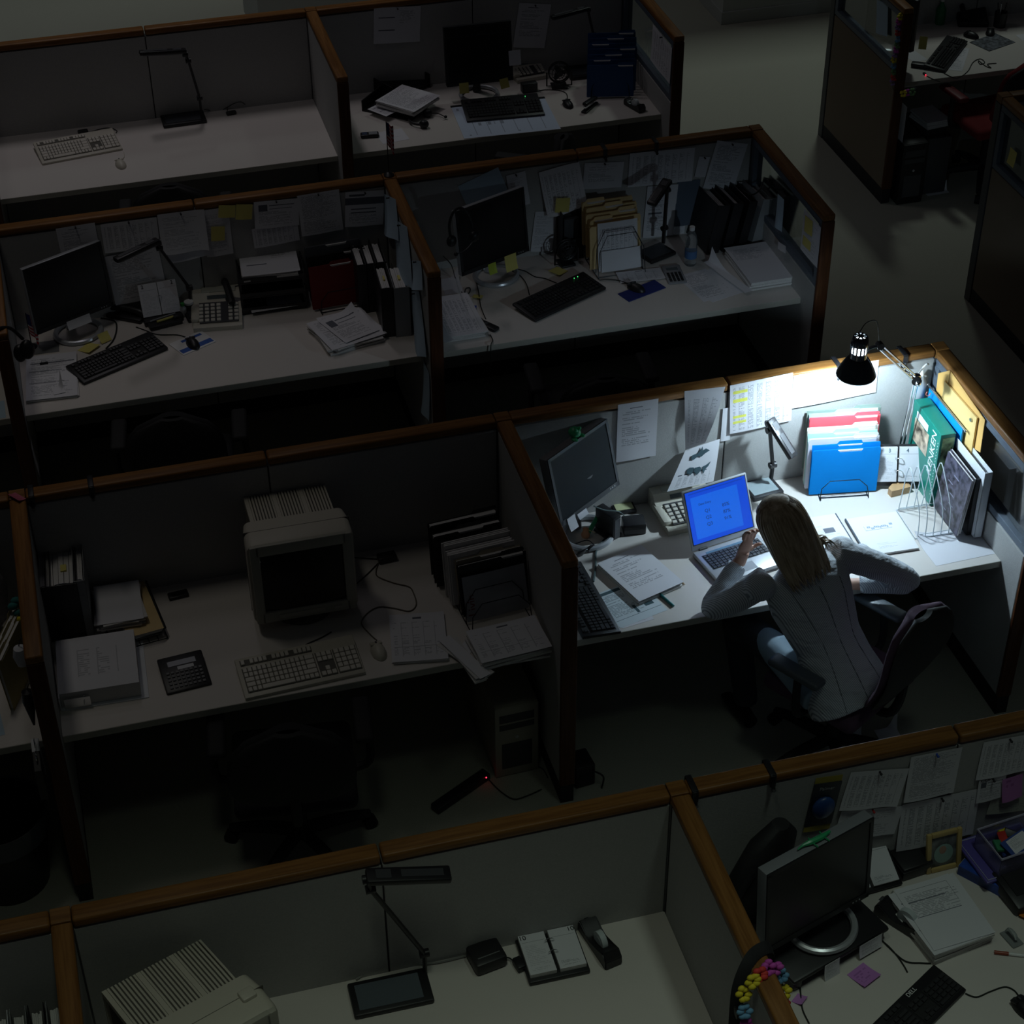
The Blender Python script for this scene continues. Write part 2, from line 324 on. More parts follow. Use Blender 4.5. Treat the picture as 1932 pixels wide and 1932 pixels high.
def sticky(label,ft,mat=None,z=DZ,w=None):
    x,y,a,ww,d=ft; o=obj('sticky_note',MB().sheet(ww,d,lambda u,v:(0,0,.001+.012*(1-v)**2),4,6),mat or YEL,None,True,(x,y,z),(0,0,a)); return tag(o,label,'sticky note','sticky notes')
def stickyv(label,p,a,w,h,mat=None,lean=.12,roll=0):
    o=obj('sticky_note',MB().sheet(w,h,lambda u,v:(0,0,.001+.01*(1-v)**2),4,6),mat or YEL,None,True); o.matrix_world=Matrix.Translation(p)@Matrix.Rotation(a,4,'Z')@Matrix.Rotation(PI/2-lean,4,'X')@Matrix.Rotation(roll,4,'Z'); return tag(o,label,'sticky note','sticky notes')
def cable(label,pts,mat=None,r=.0028,name='cable',group='cables'): return tag(obj(name,MB().tube(pts,r,6),mat or CORD,None,True),label,'cable',group)
KEYS=[]
def keyboard(label,ft,body,key,led=None,logo=None,name='keyboard',z=DZ,gap=None,h=.028):
    x,y,a,w,d=ft; t=thing(name,label,'keyboard',(x,y,z),a,'keyboards')
    slope=.10; mx=Matrix.Translation((0,0,.010))@Matrix.Rotation(slope,4,'X')
    mb=MB().box(0,0,.008,w,d,.016,b=.005); mb._x(mb.bm.verts,mx); obj('case',mb,body,t,True)
    mb=MB()
    for cx,cy,sx,sy in ((-.165*w,-.09*d,.59*w,.60*d),(.215*w,-.09*d,.13*w,.60*d),(.39*w,-.09*d,.185*w,.60*d),(-.165*w,.35*d,.59*w,.13*d)): mb.box(cx,cy,.0163,sx+.004,sy+.004,.002)
    mb._x(mb.bm.verts,mx); obj('key_well',mb,gap or BED,t)
    def block(nm,cx,cy,nx,ny,sx,sy,skip=(),wide=()):
        mb=MB(); kw,kh=sx/nx,sy/ny
        for j in range(ny):
            i=0
            while i<nx:
                span=1
                for (jj,ii,sp) in wide:
                    if jj==j and ii==i: span=sp
                if (j,i) not in skip:
                    mb.box(cx-sx/2+(i+span/2)*kw,cy-sy/2+(j+.5)*kh,.0195,kw*span-.0035,kh-.0035,.008,b=.0015,seg=1)
                i+=span
        mb._x(mb.bm.verts,mx); return obj(nm,mb,key,t)
    block('letter_keys',-.165*w,-.09*d,15,5,.59*w,.60*d,wide=((0,3,7),(1,0,2),(1,12,3),(2,0,2),(2,13,2),(3,13,2),(4,13,2)))
    fw_=.59*w/16
    for a0,n_ in ((0,1),(2,4),(7,4),(12,4)): block('function_keys' if n_>1 else 'escape_key',-.46*w+(a0+n_/2)*fw_,.35*d,n_,1,fw_*n_,.125*d)
    block('navigation_keys',.215*w,.09*d,3,2,.13*w,.24*d); block('arrow_keys',.215*w,-.27*d,3,2,.13*w,.24*d,skip=((1,0),(1,2)))
    block('number_keys',.39*w,-.09*d,4,5,.185*w,.60*d,wide=((0,0,2),))
    if led: 
        mb=MB(); [mb.cyl((.33*w+i*.05*w,.38*d,.016),(.33*w+i*.05*w,.38*d,.018),.0022,n=8) for i in range(led)]; mb._x(mb.bm.verts,mx); obj('status_light',mb,M('green_led',(.1,1,.2),.5,emit=(.1,1,.25,1.2)),t)
    if logo: 
        o=txt(logo,.021,WINK,t,mx@Vector((.245*w,.385*d,.0168)),(slope,0,0),'logo')
    return t
def mouse(label,x,y,a,mat,z=DZ,wheel=None,s=1):
    t=thing('computer_mouse',label,'mouse',(x,y,z),a,'computer mice'); mb=MB().sph(0,0,0,.031*s,.056*s,.034*s,18,14)
    bmesh.ops.bisect_plane(mb.bm,geom=mb.bm.verts[:]+mb.bm.edges[:]+mb.bm.faces[:],plane_co=(0,0,0.001),plane_no=(0,0,-1),clear_outer=True)
    obj('shell',mb,mat,t,True); obj('buttons',MB().box(-.0135*s,.032*s,.0225*s,.022*s,.030*s,.010*s,rx=-.42,b=.004).box(.0135*s,.032*s,.0225*s,.022*s,.030*s,.010*s,rx=-.42,b=.004),mat,t,True); obj('scroll_wheel',MB().cyl((-.003,.03*s,.026*s),(.003,.03*s,.026*s),.008*s,n=12),wheel or DGR,t); return t
def monitor(label,mn,z0,body=BLK,edge=SIL,ring=True,th=.03,base_off=(0,0.04),tilt=0,z=DZ,bez=.014,screen=None,zb=DZ):
    """flat monitor: mn = bottom-centre x,y, yaw, width, height; panel foot at z0"""
    x,y,a,w,h=mn; t=thing('computer_monitor',label,'monitor',(x,y,zb),a,'flat monitors'); zz=z0-zb
    mt=Matrix.Translation((0,0,zz))@Matrix.Rotation(tilt,4,'X')
    mb=MB().box(0,th/2,h/2,w,th,h,b=.004); mb._x(mb.bm.verts,mt); obj('back_shell',mb,edge,t,True)
    mb=MB()
    for cx,cz,sx,sz in ((0,h-bez/2,w-.004,bez),(0,bez*.8,w-.004,bez*1.6),(-w/2+bez/2+.002,h/2,bez,h-.004),(w/2-bez/2-.002,h/2,bez,h-.004)): mb.box(cx,-.002,cz,sx,.006,sz)
    mb._x(mb.bm.verts,mt); obj('bezel',mb,body,t)
    mb=MB().box(0,-.0005,h/2,w-2*bez,.003,h-2*bez); mb._x(mb.bm.verts,mt); obj('screen',mb,screen or SCR,t)
    mb=MB(); [mb.cyl((w*.34+i*.014,-.006,bez*.8),(w*.34+i*.014,-.002,bez*.8),.003,n=8) for i in range(3)]; mb._x(mb.bm.verts,mt); obj('buttons',mb,SIL,t)
    bx,by=base_off; by+=th
    obj('stand_neck',MB().tube([(bx,by+.06,.012),(bx,by+.055,zz*.6),(bx,by+.03,zz+h*.25),(bx,by,zz+h*.42)],[.028,.024,.024,.028],10),edge if ring else body,t,True)
    if ring: obj('stand_ring',MB().tube([(bx+.115*math.cos(q),by+.105*math.sin(q)-.01,.013+.002*math.sin(q)) for q in [i*PI/8 for i in range(16)]],.013,8,closed=True,sub=3),SIL,t,True)
    else: obj('stand_base',MB().box(bx,by,.009,.24,.20,.018,b=.008),body,t,True)
    return t
def mnote(label,mt,u,v,w,h,mat=None,lean=.12,roll=0):
    """note stuck to the front of a flat monitor, u and v metres from the middle of its foot"""
    mn,z,tl=mt; p=Vector((mn[0],mn[1],z))+Matrix.Rotation(mn[2],3,'Z')@(Matrix.Rotation(tl,3,'X')@Vector((u,-.007,v)))
    return stickyv(label,p,mn[2],w,h,mat,-tl,roll)
def mfv(m,z,tilt): return m,z,tilt
def tray_lamp(label,ft,arm,head,z=DZ,inner=None,hw=.042,thick=.022):
    """low fluorescent desk lamp: tray base, folding arm, long slim head. arm / head are world points"""
    x,y,a,w,d=ft; t=thing('desk_lamp',label,'desk lamp',(x,y,z),a,'slim black desk lamps'); c=(x,y,z); lp=lambda p: local(p,c,a)
    obj('tray_base',MB().box(0,0,thick/2,w,d,thick,b=.007),BLK,t,True)
    obj('tray_inset',MB().box(-.02*w,.0,thick+.0005,w*.80,d*.74,.002),inner or M('tray_inset_grey',(.035,.04,.048),.5),t)
    P=[lp(p) for p in arm]
    mb=MB(); mb.tube(P,.013,8,smooth=False,flat=.6); obj('arm',mb,BLK,t,True)
    mb=MB(); [mb.cyl(p+Vector((-.016,0,0)),p+Vector((.016,0,0)),.015,n=12) for p in P[1:]]; obj('hinge',mb,BLK,t,True)
    A,B=lp(head[0]),lp(head[1]); e=B-A; l=e.length; e.normalize(); up=Vector((0,0,1)); sd=e.cross(up).normalized(); up=sd.cross(e)
    mx=Matrix(((e.x,sd.x,up.x,(A.x+B.x)/2),(e.y,sd.y,up.y,(A.y+B.y)/2),(e.z,sd.z,up.z,(A.z+B.z)/2),(0,0,0,1)))
    mb=MB().box(0,0,.006,l,hw,.024,b=.006); mb._x(mb.bm.verts,mx); obj('lamp_head',mb,BLK,t,True)
    mb=MB().box(0,0,-.008,l*.86,hw*.7,.006); mb._x(mb.bm.verts,mx); obj('lamp_tube',mb,M('unlit_tube',(.25,.26,.28),.4),t)
    mb=MB().box(l*.16,0,.019,l*.5,hw*.5,.002).box(-l*.3,0,.019,l*.18,hw*.6,.002); mb._x(mb.bm.verts,mx); obj('head_grille',mb,DGR,t)
    return t
def binder(label,x,y,a,w,d,h,mat,lean=0,group='ring binders',pages=.8,spine=None,z=DZ,tab=None):
    """ring binder standing on its foot, spine towards local -Y"""
    t=thing('ring_binder',label,'binder',(x,y,z),a,group,rot=(0,lean,a))
    mb=MB().box(0,-d/2+.002,h/2,w,.004,h,b=.001).box(-w/2+.0015,0,h/2,.003,d,h,b=.001).box(w/2-.0015,0,h/2,.003,d,h,b=.001); obj('cover',mb,mat,t)
    R=random.Random(int(x*999)); mb=MB(); n=5; pw=(w-.012)*pages
    for i in range(n): mb.box(-pw/2+pw*(i+.5)/n,.006+R.uniform(-.004,.004),h*.46+.004,pw/n*.9,d*.80,h*.9+R.uniform(-.008,.004))
    obj('pages',mb,PEDGE,t)
    obj('rings',MB().tube([(-w*.25,-d/2+.012,h*.88),(-w*.2,-d/2+.03,h*.93),(w*.2,-d/2+.03,h*.93),(w*.25,-d/2+.012,h*.88)],.0022,6),CHR,t,True)
    if tab: obj('index_tab',MB().box(pw*.1,0,h*.93,pw*.22,.04,.012),YEL,t)
    if spine: obj('spine_label',MB().box(0,-d/2-.0004,h*.5,w*.5,.0012,h*.5),spine,t)
    return t
def folder(label,x,y,a,w,h,mat,z,lean=-.16,tab=0,group=None,th=.006,sheets=False):
    """a card folder standing in a sorter; face towards local -Y, tab along the top edge"""
    t=thing('file_folder',label,'folder',(x,y,z),a,group,rot=(lean,0,a)); w2=w/2; tx=-w2+w*(.12+.28*tab)
    front=[(-w2,0),(w2,0),(w2,h-.012),(w2-.008,h-.004),(tx+w*.34,h-.004),(tx+w*.32,h-.018),(tx,h-.018),(tx-.012,h-.004),(-w2+.008,h-.004),(-w2,h-.012)]
    back=[(-w2,0),(w2,0),(w2,h-.006),(tx+w*.34,h-.006),(tx+w*.32,h+.008),(tx,h+.008),(tx-.012,h-.006),(-w2,h-.006)]
    X=Matrix.Rotation(PI/2,4,'X')
    obj('front_flap',MB().prism(front,0,.0007,Matrix.Translation((0,-th/2,0))@X),mat,t); obj('back_flap',MB().prism(back,0,.0007,Matrix.Translation((0,th/2,0))@X),mat,t)
    obj('contents',MB().box(.002,0,h/2-.004,w-.012,max(th-.0022,.001),h-.014),PEDGE,t); return t
def wire_sorter(label,x,y,a,w,d,n,h0,h1,z=DZ,mat=None,wr=.0022,name='wire_file_sorter'):
    """stepped wire sorter: base rails and n upright wire loops from front (low) to back (high)"""
    t=thing(name,label,'file sorter',(x,y,z),a,'wire file sorters'); mat=mat or WIRE
    mb=MB()
    for s in(-1,1): mb.tube([(s*w*.36,-d/2,.004),(s*w*.36,d/2,.004)],wr,6)
    mb.tube([(-w*.36,-d/2+.01,.004),(w*.36,-d/2+.01,.004)],wr,6); mb.tube([(-w*.36,d/2-.01,.004),(w*.36,d/2-.01,.004)],wr,6); obj('base_rails',mb,mat,t,True)
    for i in range(n):
        f=i/(n-1); yy=-d/2+d*f; h=h0+(h1-h0)*f
        obj('divider_loop',MB().tube([(-w*.36,yy-.01,.004),(-w*.36,yy,.02),(-w*.34,yy+.012,h*.62),(-w*.22,yy+.02,h),(w*.22,yy+.02,h),(w*.34,yy+.012,h*.62),(w*.36,yy,.02),(w*.36,yy-.01,.004)],wr,6,smooth=False),mat,t,True)
    return t
def chair(label,x,y,a,fab=CFAB,shell=MAT,z=0,back_h=.98,bw=.46,armrest=MAT,arms=True):
    t=thing('office_chair',label,'chair',(x,y,0),a,'office chairs')
    mb=MB().box(0,0,.465,.48,.46,.075,b=.034,seg=4); obj('seat',mb,fab,t,True)
    def back(off,th,sc):
        mb=MB(); secs=[]
        for i in range(11):
            f=i/10; zz=.56+(back_h-.56)*f; ww=bw/2*sc*(1-(abs(f-.45)/.56)**3.2)**.5 if abs(f-.45)<.559 else .02
            yy=-.245-.07*f+.05*math.sin(f*PI)*-1; n=12
            secs.append(((0,yy+off,zz),(ww,0,0),(0,th,0)))
        return mb.loft(secs,20)
    obj('backrest',back(.012,.030,1),fab,t,True); obj('back_shell',back(-.018,.022,.97),shell,t,True)
    obj('back_bracket',MB().tube([(0,.0,.42),(0,-.22,.41),(0,-.285,.5),(0,-.30,.66)],.02,8),MAT,t,True)
    if arms:
        for s in(-1,1):
            ar=obj('armrest',MB().box(s*.285,.03,.665,.075,.25,.034,b=.016,seg=3),armrest,t,True); obj('armrest_post',MB().tube([(s*.2,.0,.435),(s*.30,.0,.47),(s*.30,.01,.65)],.017,8),MAT,ar,True)
    obj('gas_column',MB().cyl((0,0,.1),(0,0,.43),.03,n=14),MAT,t,True)
    for k in range(5):
        q=k*2*PI/5+.3; c,s_=math.cos(q),math.sin(q)
        l=obj('base_leg',MB().tube([(0,0,.12),(.17*c,.17*s_,.105),(.30*c,.30*s_,.075)],[.03,.026,.018],8),MAT,t,True)
        obj('caster',MB().cyl((.30*c-.02*s_,.30*s_+.02*c,.029),(.30*c+.02*s_,.30*s_-.02*c,.029),.028,n=14),MAT,l,True)
    return t
def calculator(label,ft,body,key,rows=5,cols=6,h=.022,z=DZ,name='calculator',tag_=None,slope=.12,disp=None,group='calculators'):
    x,y,a,w,d=ft; t=thing(name,label,'calculator',(x,y,z),a,group); mx=Matrix.Translation((0,0,h*.5))@Matrix.Rotation(slope,4,'X')
    mb=MB().box(0,0,0,w,d,h*.7,b=.006); mb._x(mb.bm.verts,mx); obj('case',mb,body,t,True); zt=h*.35
    mb=MB().box(0,d*.27,zt,w*.62,d*.14,.002); mb._x(mb.bm.verts,mx); obj('display',mb,disp or M('lcd_grey',(.10,.12,.13),.25),t)
    if tag_: mb=MB().box(w*.06,d*.12,zt,w*.36,d*.09,.002); mb._x(mb.bm.verts,mx); obj('paper_label',mb,tag_,t)
    mb=MB(); kw=w*.82/cols; kh=d*.5/rows
    for i in range(cols):
        for j in range(rows): mb.box(-w*.41+kw*(i+.5),-d*.43+kh*(j+.5),zt+.002,kw*.66,kh*.6,.005,b=.001,seg=1)
    mb._x(mb.bm.verts,mx); obj('keypad',mb,key,t); return t
def printing_calc(label,ft,z=DZ):
    """beige desk calculator with a sloped keypad, a raised printer head and a paper roll rest at the left"""
    x,y,a,w,d=ft; t=thing('printing_calculator',label,'calculator',(x,y,z),a,'printing calculators')
    prof=[(-d/2,0),(d/2,0),(d/2,.085),(d*.28,.085),(d*.18,.055),(-d/2+.035,.026),(-d/2+.02,.030),(-d/2,.024)]
    obj('case',MB().prism(prof,-w/2,w/2,Matrix.Rotation(PI/2,4,'Z')@Matrix.Rotation(PI/2,4,'X')),BEI,t)
    mx=Matrix.Translation((.03*w,-d*.13,.043))@Matrix.Rotation(.155,4,'X')
    mb=MB().box(0,0,0,w*.80,d*.52,.006,b=.002); mb._x(mb.bm.verts,mx); obj('key_deck',mb,DGR,t)
    for nm,cols in (('number_keys',(0,1,2,3)),('function_keys',(5,6))):
        mb=MB()
        for i in cols:
            for j in range(5): mb.box(-w*.36+i*w*.12,-d*.21+j*d*.095,.006,w*.085,d*.066,.008,b=.002,seg=1)
        mb._x(mb.bm.verts,mx); obj(nm,mb,BEK,t)
    obj('display',MB().box(.05*w,d*.225,.068,w*.5,.004,.02,rx=-.7),M('lcd_grey',(.10,.12,.13),.25),t)
    obj('paper_rest',MB().box(-w/2+.012,-d*.05,.036,.045,d*.6,.03,b=.012,ry=.1),BEI,t,True); obj('printer_cover',MB().box(.04*w,d*.37,.0865,w*.7,d*.16,.006,b=.002),M('beige_cover',(.45,.46,.40),.5),t); return t
def fan(label,x,y,a,r=.075,z=DZ):
    t=thing('desk_fan',label,'fan',(x,y,z),a,'small desk fans'); zc=r+.035
    mb=MB(); 
    for k,yy in ((1,0),(.72,-.012),(.45,-.018),(1,.02)): mb.tube([(r*k*math.cos(q),yy,zc+r*k*math.sin(q)) for q in [i*PI/8 for i in range(16)]],.0022 if k<1 else .004,6,closed=True,sub=2)
    for i in range(12): q=i*PI/6; mb.tube([(r*.2*math.cos(q),-.02,zc+r*.2*math.sin(q)),(r*.7*math.cos(q),-.014,zc+r*.7*math.sin(q)),(r*math.cos(q),0,zc+r*math.sin(q))],.0014,5,smooth=False)
    obj('guard',mb,BLK,t,True)
    mb=MB()
    for k in range(3):
        q=k*2*PI/3; mb.sph(.42*r*math.cos(q),.01,zc+.42*r*math.sin(q),r*.40,.004,r*.26,10,8,Matrix.Rotation(-q,4,'Y')@Matrix.Rotation(.5,4,'X'))
    obj('blades',mb,DGR,t,True); obj('hub',MB().cyl((0,-.022,zc),(0,.05,zc),.018,n=16),BLK,t,True)
    obj('stand',MB().tube([(-r-.012,.01,zc),(-r-.012,.01,.012),(-r*.6,.02,.006),(r*.6,.02,.006),(r+.012,.01,.012),(r+.012,.01,zc)],.005,6,smooth=False).box(0,.02,.006,r*1.5,.09,.012,b=.004),BLK,t,True); return t
def tape_dispenser(label,x,y,a,z=DZ,l=.16):
    t=thing('tape_dispenser',label,'tape dispenser',(x,y,z),a,'tape dispensers'); k=l/.16
    prof=[(-.08,0),(.08,0),(.082,.03),(.07,.046),(.035,.022),(.012,.018),(-.03,.03),(-.06,.048),(-.078,.03)]
    mb=MB().prism([(p*k,q*k) for p,q in prof],-.026*k,.026*k,Matrix.Rotation(PI/2,4,'Z')@Matrix.Rotation(PI/2,4,'X')); bmesh.ops.bevel(mb.bm,geom=mb.bm.edges[:],offset=.004,segments=2,affect='EDGES'); obj('body',mb,BLK,t,True)
    obj('tape_roll',MB().cyl((-.010,-.005*k,.034*k),(.010,-.005*k,.034*k),.027*k,n=20).cyl((-.011,-.005*k,.034*k),(.011,-.005*k,.034*k),.013*k,n=16),M('clear_tape',(.55,.60,.62),.2),t,True)
    obj('cutter',MB().box(0,.076*k,.044*k,.024,.012,.003,rx=-.3),CHR,t); return t
def flip_calendar(label,x,y,a,num,z=DZ,w=.23,d=.16,lean=0,base_h=.02,right=None,only=None):
    """desk calendar: black base, two stacks of pages on two arch rings"""
    t=thing('desk_calendar',label,'calendar',(x,y,z),a,'desk calendars',rot=(lean,0,a)); right=right if right is not None else num
    obj('base',MB().box(0,0,base_h/2,w,d,base_h,b=.005),BLK,t,True)
    for s,nm,n_,m in ((-1,'left_pages',num,PCAL),(1,'right_pages',right,PCALB)):
        if only and s!=only: continue
        pw=w*.43; pd=d*.88; cx=s*(w*.245); h=.016
        p=obj(nm,MB().box(cx,.006,base_h+h/2,pw,pd,h),PEDGE,t); obj('top_page',MB().sheet(pw,pd,None,1,1),m,p,False,(cx,.006,base_h+h))
        if n_: txt(n_,.026,INK,p,(cx+s*pw*.36,.006+pd*.42,base_h+h+.0012),(0,0,0),'date_number')
    for yy in(.04,-.01): obj('ring',MB().tube([(-.018,yy,base_h),(-.016,yy,base_h+.026),(0,yy,base_h+.036),(.016,yy,base_h+.026),(.018,yy,base_h)],.0018,6),CHR,t,True)
    return t
def rail_clip(label,x,row):
    """black clip hooked over the oak rail"""
    y=ROWY[row]; t=thing('rail_clip',label,'clip',(x,y,H),0,'black clips on the oak rails')
    obj('strap',MB().box(0,0,.004,.022,T+.012,.006,b=.002).box(0,-T/2-.006,-.022,.022,.005,.05,b=.002).box(0,T/2+.006,-.018,.022,.005,.04,b=.002),BLK,t,True); obj('hook',MB().tube([(0,-T/2-.008,-.03),(0,-T/2-.016,-.052),(0,-T/2-.022,-.048)],.007,8),BLK,t,True); return t
def flag(label,x,y,z,h,a=0,fw=.09,fh=.10):
    t=thing('small_flag',label,'flag',(x,y,z),a,'small desk flags'); obj('base',MB().lathe([(0,0),(.026,0),(.027,.006),(.018,.014),(.006,.02),(0,.02)]),BLK,t,True); obj('pole',MB().cyl((0,0,.015),(0,0,h),.0025,n=8),MAT,t,True)
    m,nt,b=nodes('striped_flag_cloth') if 'striped_flag_cloth' not in MC else (MC['striped_flag_cloth'],None,None)
    if nt:
        uv=nd(nt,'ShaderNodeUVMap'); sp=nd(nt,'ShaderNodeSeparateXYZ'); nt.links.new(uv.outputs[0],sp.inputs[0]); st=mth(nt,'LESS_THAN',mth(nt,'FRACT',mth(nt,'MULTIPLY',sp.outputs[1],6.5)),.5)
        c=mixc(nt,st,(.60,.58,.58),(.45,.02,.03)); cn=mth(nt,'MULTIPLY',mth(nt,'LESS_THAN',sp.outputs[0],.42),mth(nt,'GREATER_THAN',sp.outputs[1],.46)); nt.links.new(mixc(nt,cn,c,(.02,.03,.16)),b.inputs['Base Color']); b.inputs['Roughness'].default_value=.8; MC['striped_flag_cloth']=m
    o=obj('flag_cloth',MB().sheet(fw,fh,lambda u,v:(-u*fw*.55,-.035*u*(1.2-v)-u*.02,.014*math.sin(u*9+v*2)*u),10,8,.0004),m,t,True,(fw/2,0,h-fh/2-.002),(PI/2,0,0)); return t
def pc_tower(label,x,y,a,w,d,h,mat,face):
    t=thing('computer_tower',label,'computer tower',(x,y,0),a); obj('case',MB().box(0,0,h/2,w,d,h,b=.006),mat,t,True); obj('front_bezel',MB().box(0,-d/2-.004,h/2,w,.014,h-.004,b=.004),face,t,True)
    obj('drive_bay',MB().box(0,-d/2-.011,h*.84,w*.8,.004,.042).box(0,-d/2-.011,h*.72,w*.8,.004,.03),DGR,t); obj('vent',MB().box(0,-d/2-.0115,h*.3,w*.7,.002,h*.36),DGR,t); obj('power_button',MB().cyl((0,-d/2-.015,h*.56),(0,-d/2-.01,h*.56),.008,n=12),SIL,t); return t
def tiny_led(t,p,col): obj('indicator_light',MB().sph(*p,.003,n=8,m=6),M('led_%s'%col[0],col[1],.5,emit=(*col[1],col[2])),t,True)
# ---------------------------------------------------------------- farthest row, left cell
FA,FB,FC,FD=RA-.03,RB-.03,RC-.03,RD-.03
keyboard('beige keyboard on the nearly empty worktop of the farthest row',(0.508,5.796,0.143,0.479,0.248),BEI,BEK)
mouse('beige mouse beside the beige keyboard in the farthest row',0.730,5.513,.15,BEI)
tray_lamp('black tray lamp on the empty worktop, its head pointing left, farthest row',(1.159,6.002,0.022,0.263,0.150),[(1.269,5.990,0.800),(1.269,5.985,0.879),(1.226,5.960,1.134),(1.211,5.950,1.180)],((1.219,5.950,1.196),(0.945,5.930,1.223)))
def adapter(label,x,y,a,s=(.07,.045,.028),z=DZ,mat=BLK): 
    t=thing('power_adapter',label,'adapter',(x,y,z),a,'black power adapters'); obj('case',MB().box(0,0,s[2]/2,*s,b=.005),mat,t,True); obj('seam',MB().box(0,0,s[2]*.6,s[0]+.001,s[1]+.001,.0015),DGR,t); return t
adapter('small black adapter behind the beige keyboard in the farthest row',0.555,6.003,.1,(.06,.03,.02))
adapter('small black adapter right of the tray lamp in the farthest row',1.451,6.009,.15,(.06,.03,.02))
cable('black cord arching from the adapter behind the beige keyboard',[(0.593,5.998,0.738),(0.665,6.023,0.738),(0.719,6.018,0.738),(0.752,5.973,0.738),(0.744,5.942,0.738)])
cable('black cord looping from the tray lamp to the right adapter, farthest row',[(1.294,6.050,0.769)]+[(1.343,6.091,0.738),(1.409,6.085,0.738)]+[(1.477,6.070,0.774),(1.522,6.070,0.780),(1.547,6.060,0.764)])
cable('cord from the adapter looping up behind the farthest worktop',[(1.427,6.015,0.740),(1.440,6.085,0.740),(1.471,6.129,0.740)],r=.002)
cable('beige mouse cord running from mouse to keyboard, farthest row',[(0.741,5.575,0.738),(0.760,5.617,0.738),(0.764,5.677,0.738)],BEI,.0022)
chair('black office chair at the empty worktop of the farthest row',.98,5.02,-.12)
# ---------------------------------------------------------------- farthest row, right cell
MA=mfv((2.969,5.800,-0.027,0.421,0.367),0.836,tilt=-0.138)
monitor('black monitor with bare dark screen in front of the far right partition',(2.969,5.800,-0.027,0.421,0.367),0.836,tilt=-0.138,edge=BLK,base_off=(0,.02))
mnote('yellow note stuck under the far monitor at its left',MA,-.105,-.014,.06,.064); mnote('yellow note stuck under the far monitor at its right',MA,.150,-.012,.055,.06,roll=.15)
mnote('white note taped to the right edge of the far monitor',MA,.222,.14,.075,.09,P0)
pin('printed page with two dark bars pinned left of the far monitor',(2.521,6.082,1.155,-0.068,0.292,0.227),PSUM)
pin('creased text page pinned high behind the far monitor',(3.378,6.082,1.048,-0.159,0.209,0.286),PL)
pin('table page pinned to the glazed panel beside the blue folders, farthest row',(3.968,5.306,1.117,-0.018,0.350,0.229),PTAB,side='x')
keyboard('black keyboard on the blue desk pad in the farthest row',(3.055,5.594,-0.083,0.481,0.250),BLK,BLK,led=1,gap=MAT,z=DZ+.004)
t=thing('desk_pad','pale blue month planner desk pad under the far black keyboard','desk pad',(0,0,0))
p_=(3.045,5.498,-0.057,0.592,0.453); t.location=(p_[0],p_[1],DZ); t.rotation_euler=(0,0,p_[2]); obj('pad',MB().box(0,0,.0015,p_[3],p_[4],.003),PEDGE,t); obj('month_sheet',MB().sheet(p_[3]-.004,p_[4]-.004,None,1,1),PPAD,t,False,(0,0,.003)); obj('binding_strip',MB().box(0,p_[4]/2-.01,.004,p_[3],.022,.004),BLK,t)
mouse('black mouse right of the desk pad in the farthest row',3.460,5.555,.05,BLK)
cable('black mouse cord curving behind the far mouse',[(3.479,5.631,0.738),(3.498,5.713,0.738),(3.467,5.772,0.738),(3.386,5.804,0.738),(3.334,5.799,0.738)])
t=thing('stapler','black stapler between the far mouse and blue folders','stapler',(3.578,5.484,DZ),-.75); obj('base',MB().box(0,0,.006,.038,.17,.012,b=.005),BLK,t,True); obj('arm',MB().box(0,.005,.045,.034,.16,.022,rx=-.12,b=.008),BLK,t,True); obj('staple_channel',MB().box(0,.0,.028,.018,.15,.01,rx=-.1),CHR,t)
tape_dispenser('black tape dispenser at the far right end of the farthest row',3.843,5.408,.35)
t=thing('black_box','small black speaker box between far monitor and fan','speaker',(3.286,5.819,DZ),.05); obj('case',MB().box(0,0,.03,.10,.05,.06,b=.006),BLK,t,True); obj('front_mesh',MB().box(0,-.026,.03,.088,.003,.048),DGR,t)
printing_calc('beige printing calculator half behind the far monitor',(3.338,6.045,0.106,0.207,0.185))
fan('small black fan beside the blue folders in the farthest row',3.481,5.813,-.15,.066)
t=thing('document_tray','black plastic document tray at the left end of the far right cell','tray',(2.445,5.820,DZ),-.72); obj('tray_floor',MB().box(0,0,.004,.34,.27,.008),BLK,t)
for n,(cx,cy,sx,sy) in (('side_wall',(-.168,0,.006,.27)),('side_wall',(.168,0,.006,.27)),('back_wall',(0,.132,.34,.006))): obj(n,MB().box(cx,cy,.035,sx,sy,.07),BLK,t)
t=thing('document_tray','second black document tray leaning behind the first, farthest row','tray',(2.526,6.075,DZ),.45); obj('tray_floor',MB().box(0,0,.05,.30,.22,.006,rx=.2),BLK,t); obj('side_wall',MB().box(-.147,0,.045,.006,.22,.09),BLK,t); obj('side_wall',MB().box(.147,0,.045,.006,.22,.09),BLK,t); obj('back_wall',MB().box(0,.11,.07,.30,.006,.14),BLK,t)
stack('white papers with a grey form on top of the far black tray',(2.503,5.758,0.711,0.274,0.290),.03,PT2,z=.785)
sheet('printed sheet slipping out of the far black tray',(2.364,5.752,0.599,0.166,0.157),PBAR,z=.772)
def headset(label,x,y,a,z=DZ,rot=None,mic=True,r=.075):
    t=thing('headset',label,'headset',(x,y,z),a,'telephone headsets',rot=rot); obj('headband',MB().tube([(r*math.cos(q),r*1.1*math.sin(q),.022) for q in [i*PI/8 for i in range(-1,10)]],.006,8,flat=1.6),BLK,t,True)
    for s in(-1,1): obj('ear_cup',MB().sph(s*r*1.0,-.02,.026,.024,.030,.026,14,10),BLK,t,True)
    if mic: obj('microphone',MB().tube([(r,-.03,.02),(r+.02,-.075,.018),(r-.02,-.13,.016)],.003,6).sph(r-.02,-.133,.016,.010,n=10,m=8),BLK,t,True)
    return t
headset('black headset lying left of the desk pad in the farthest row',2.550,5.577,1.2)
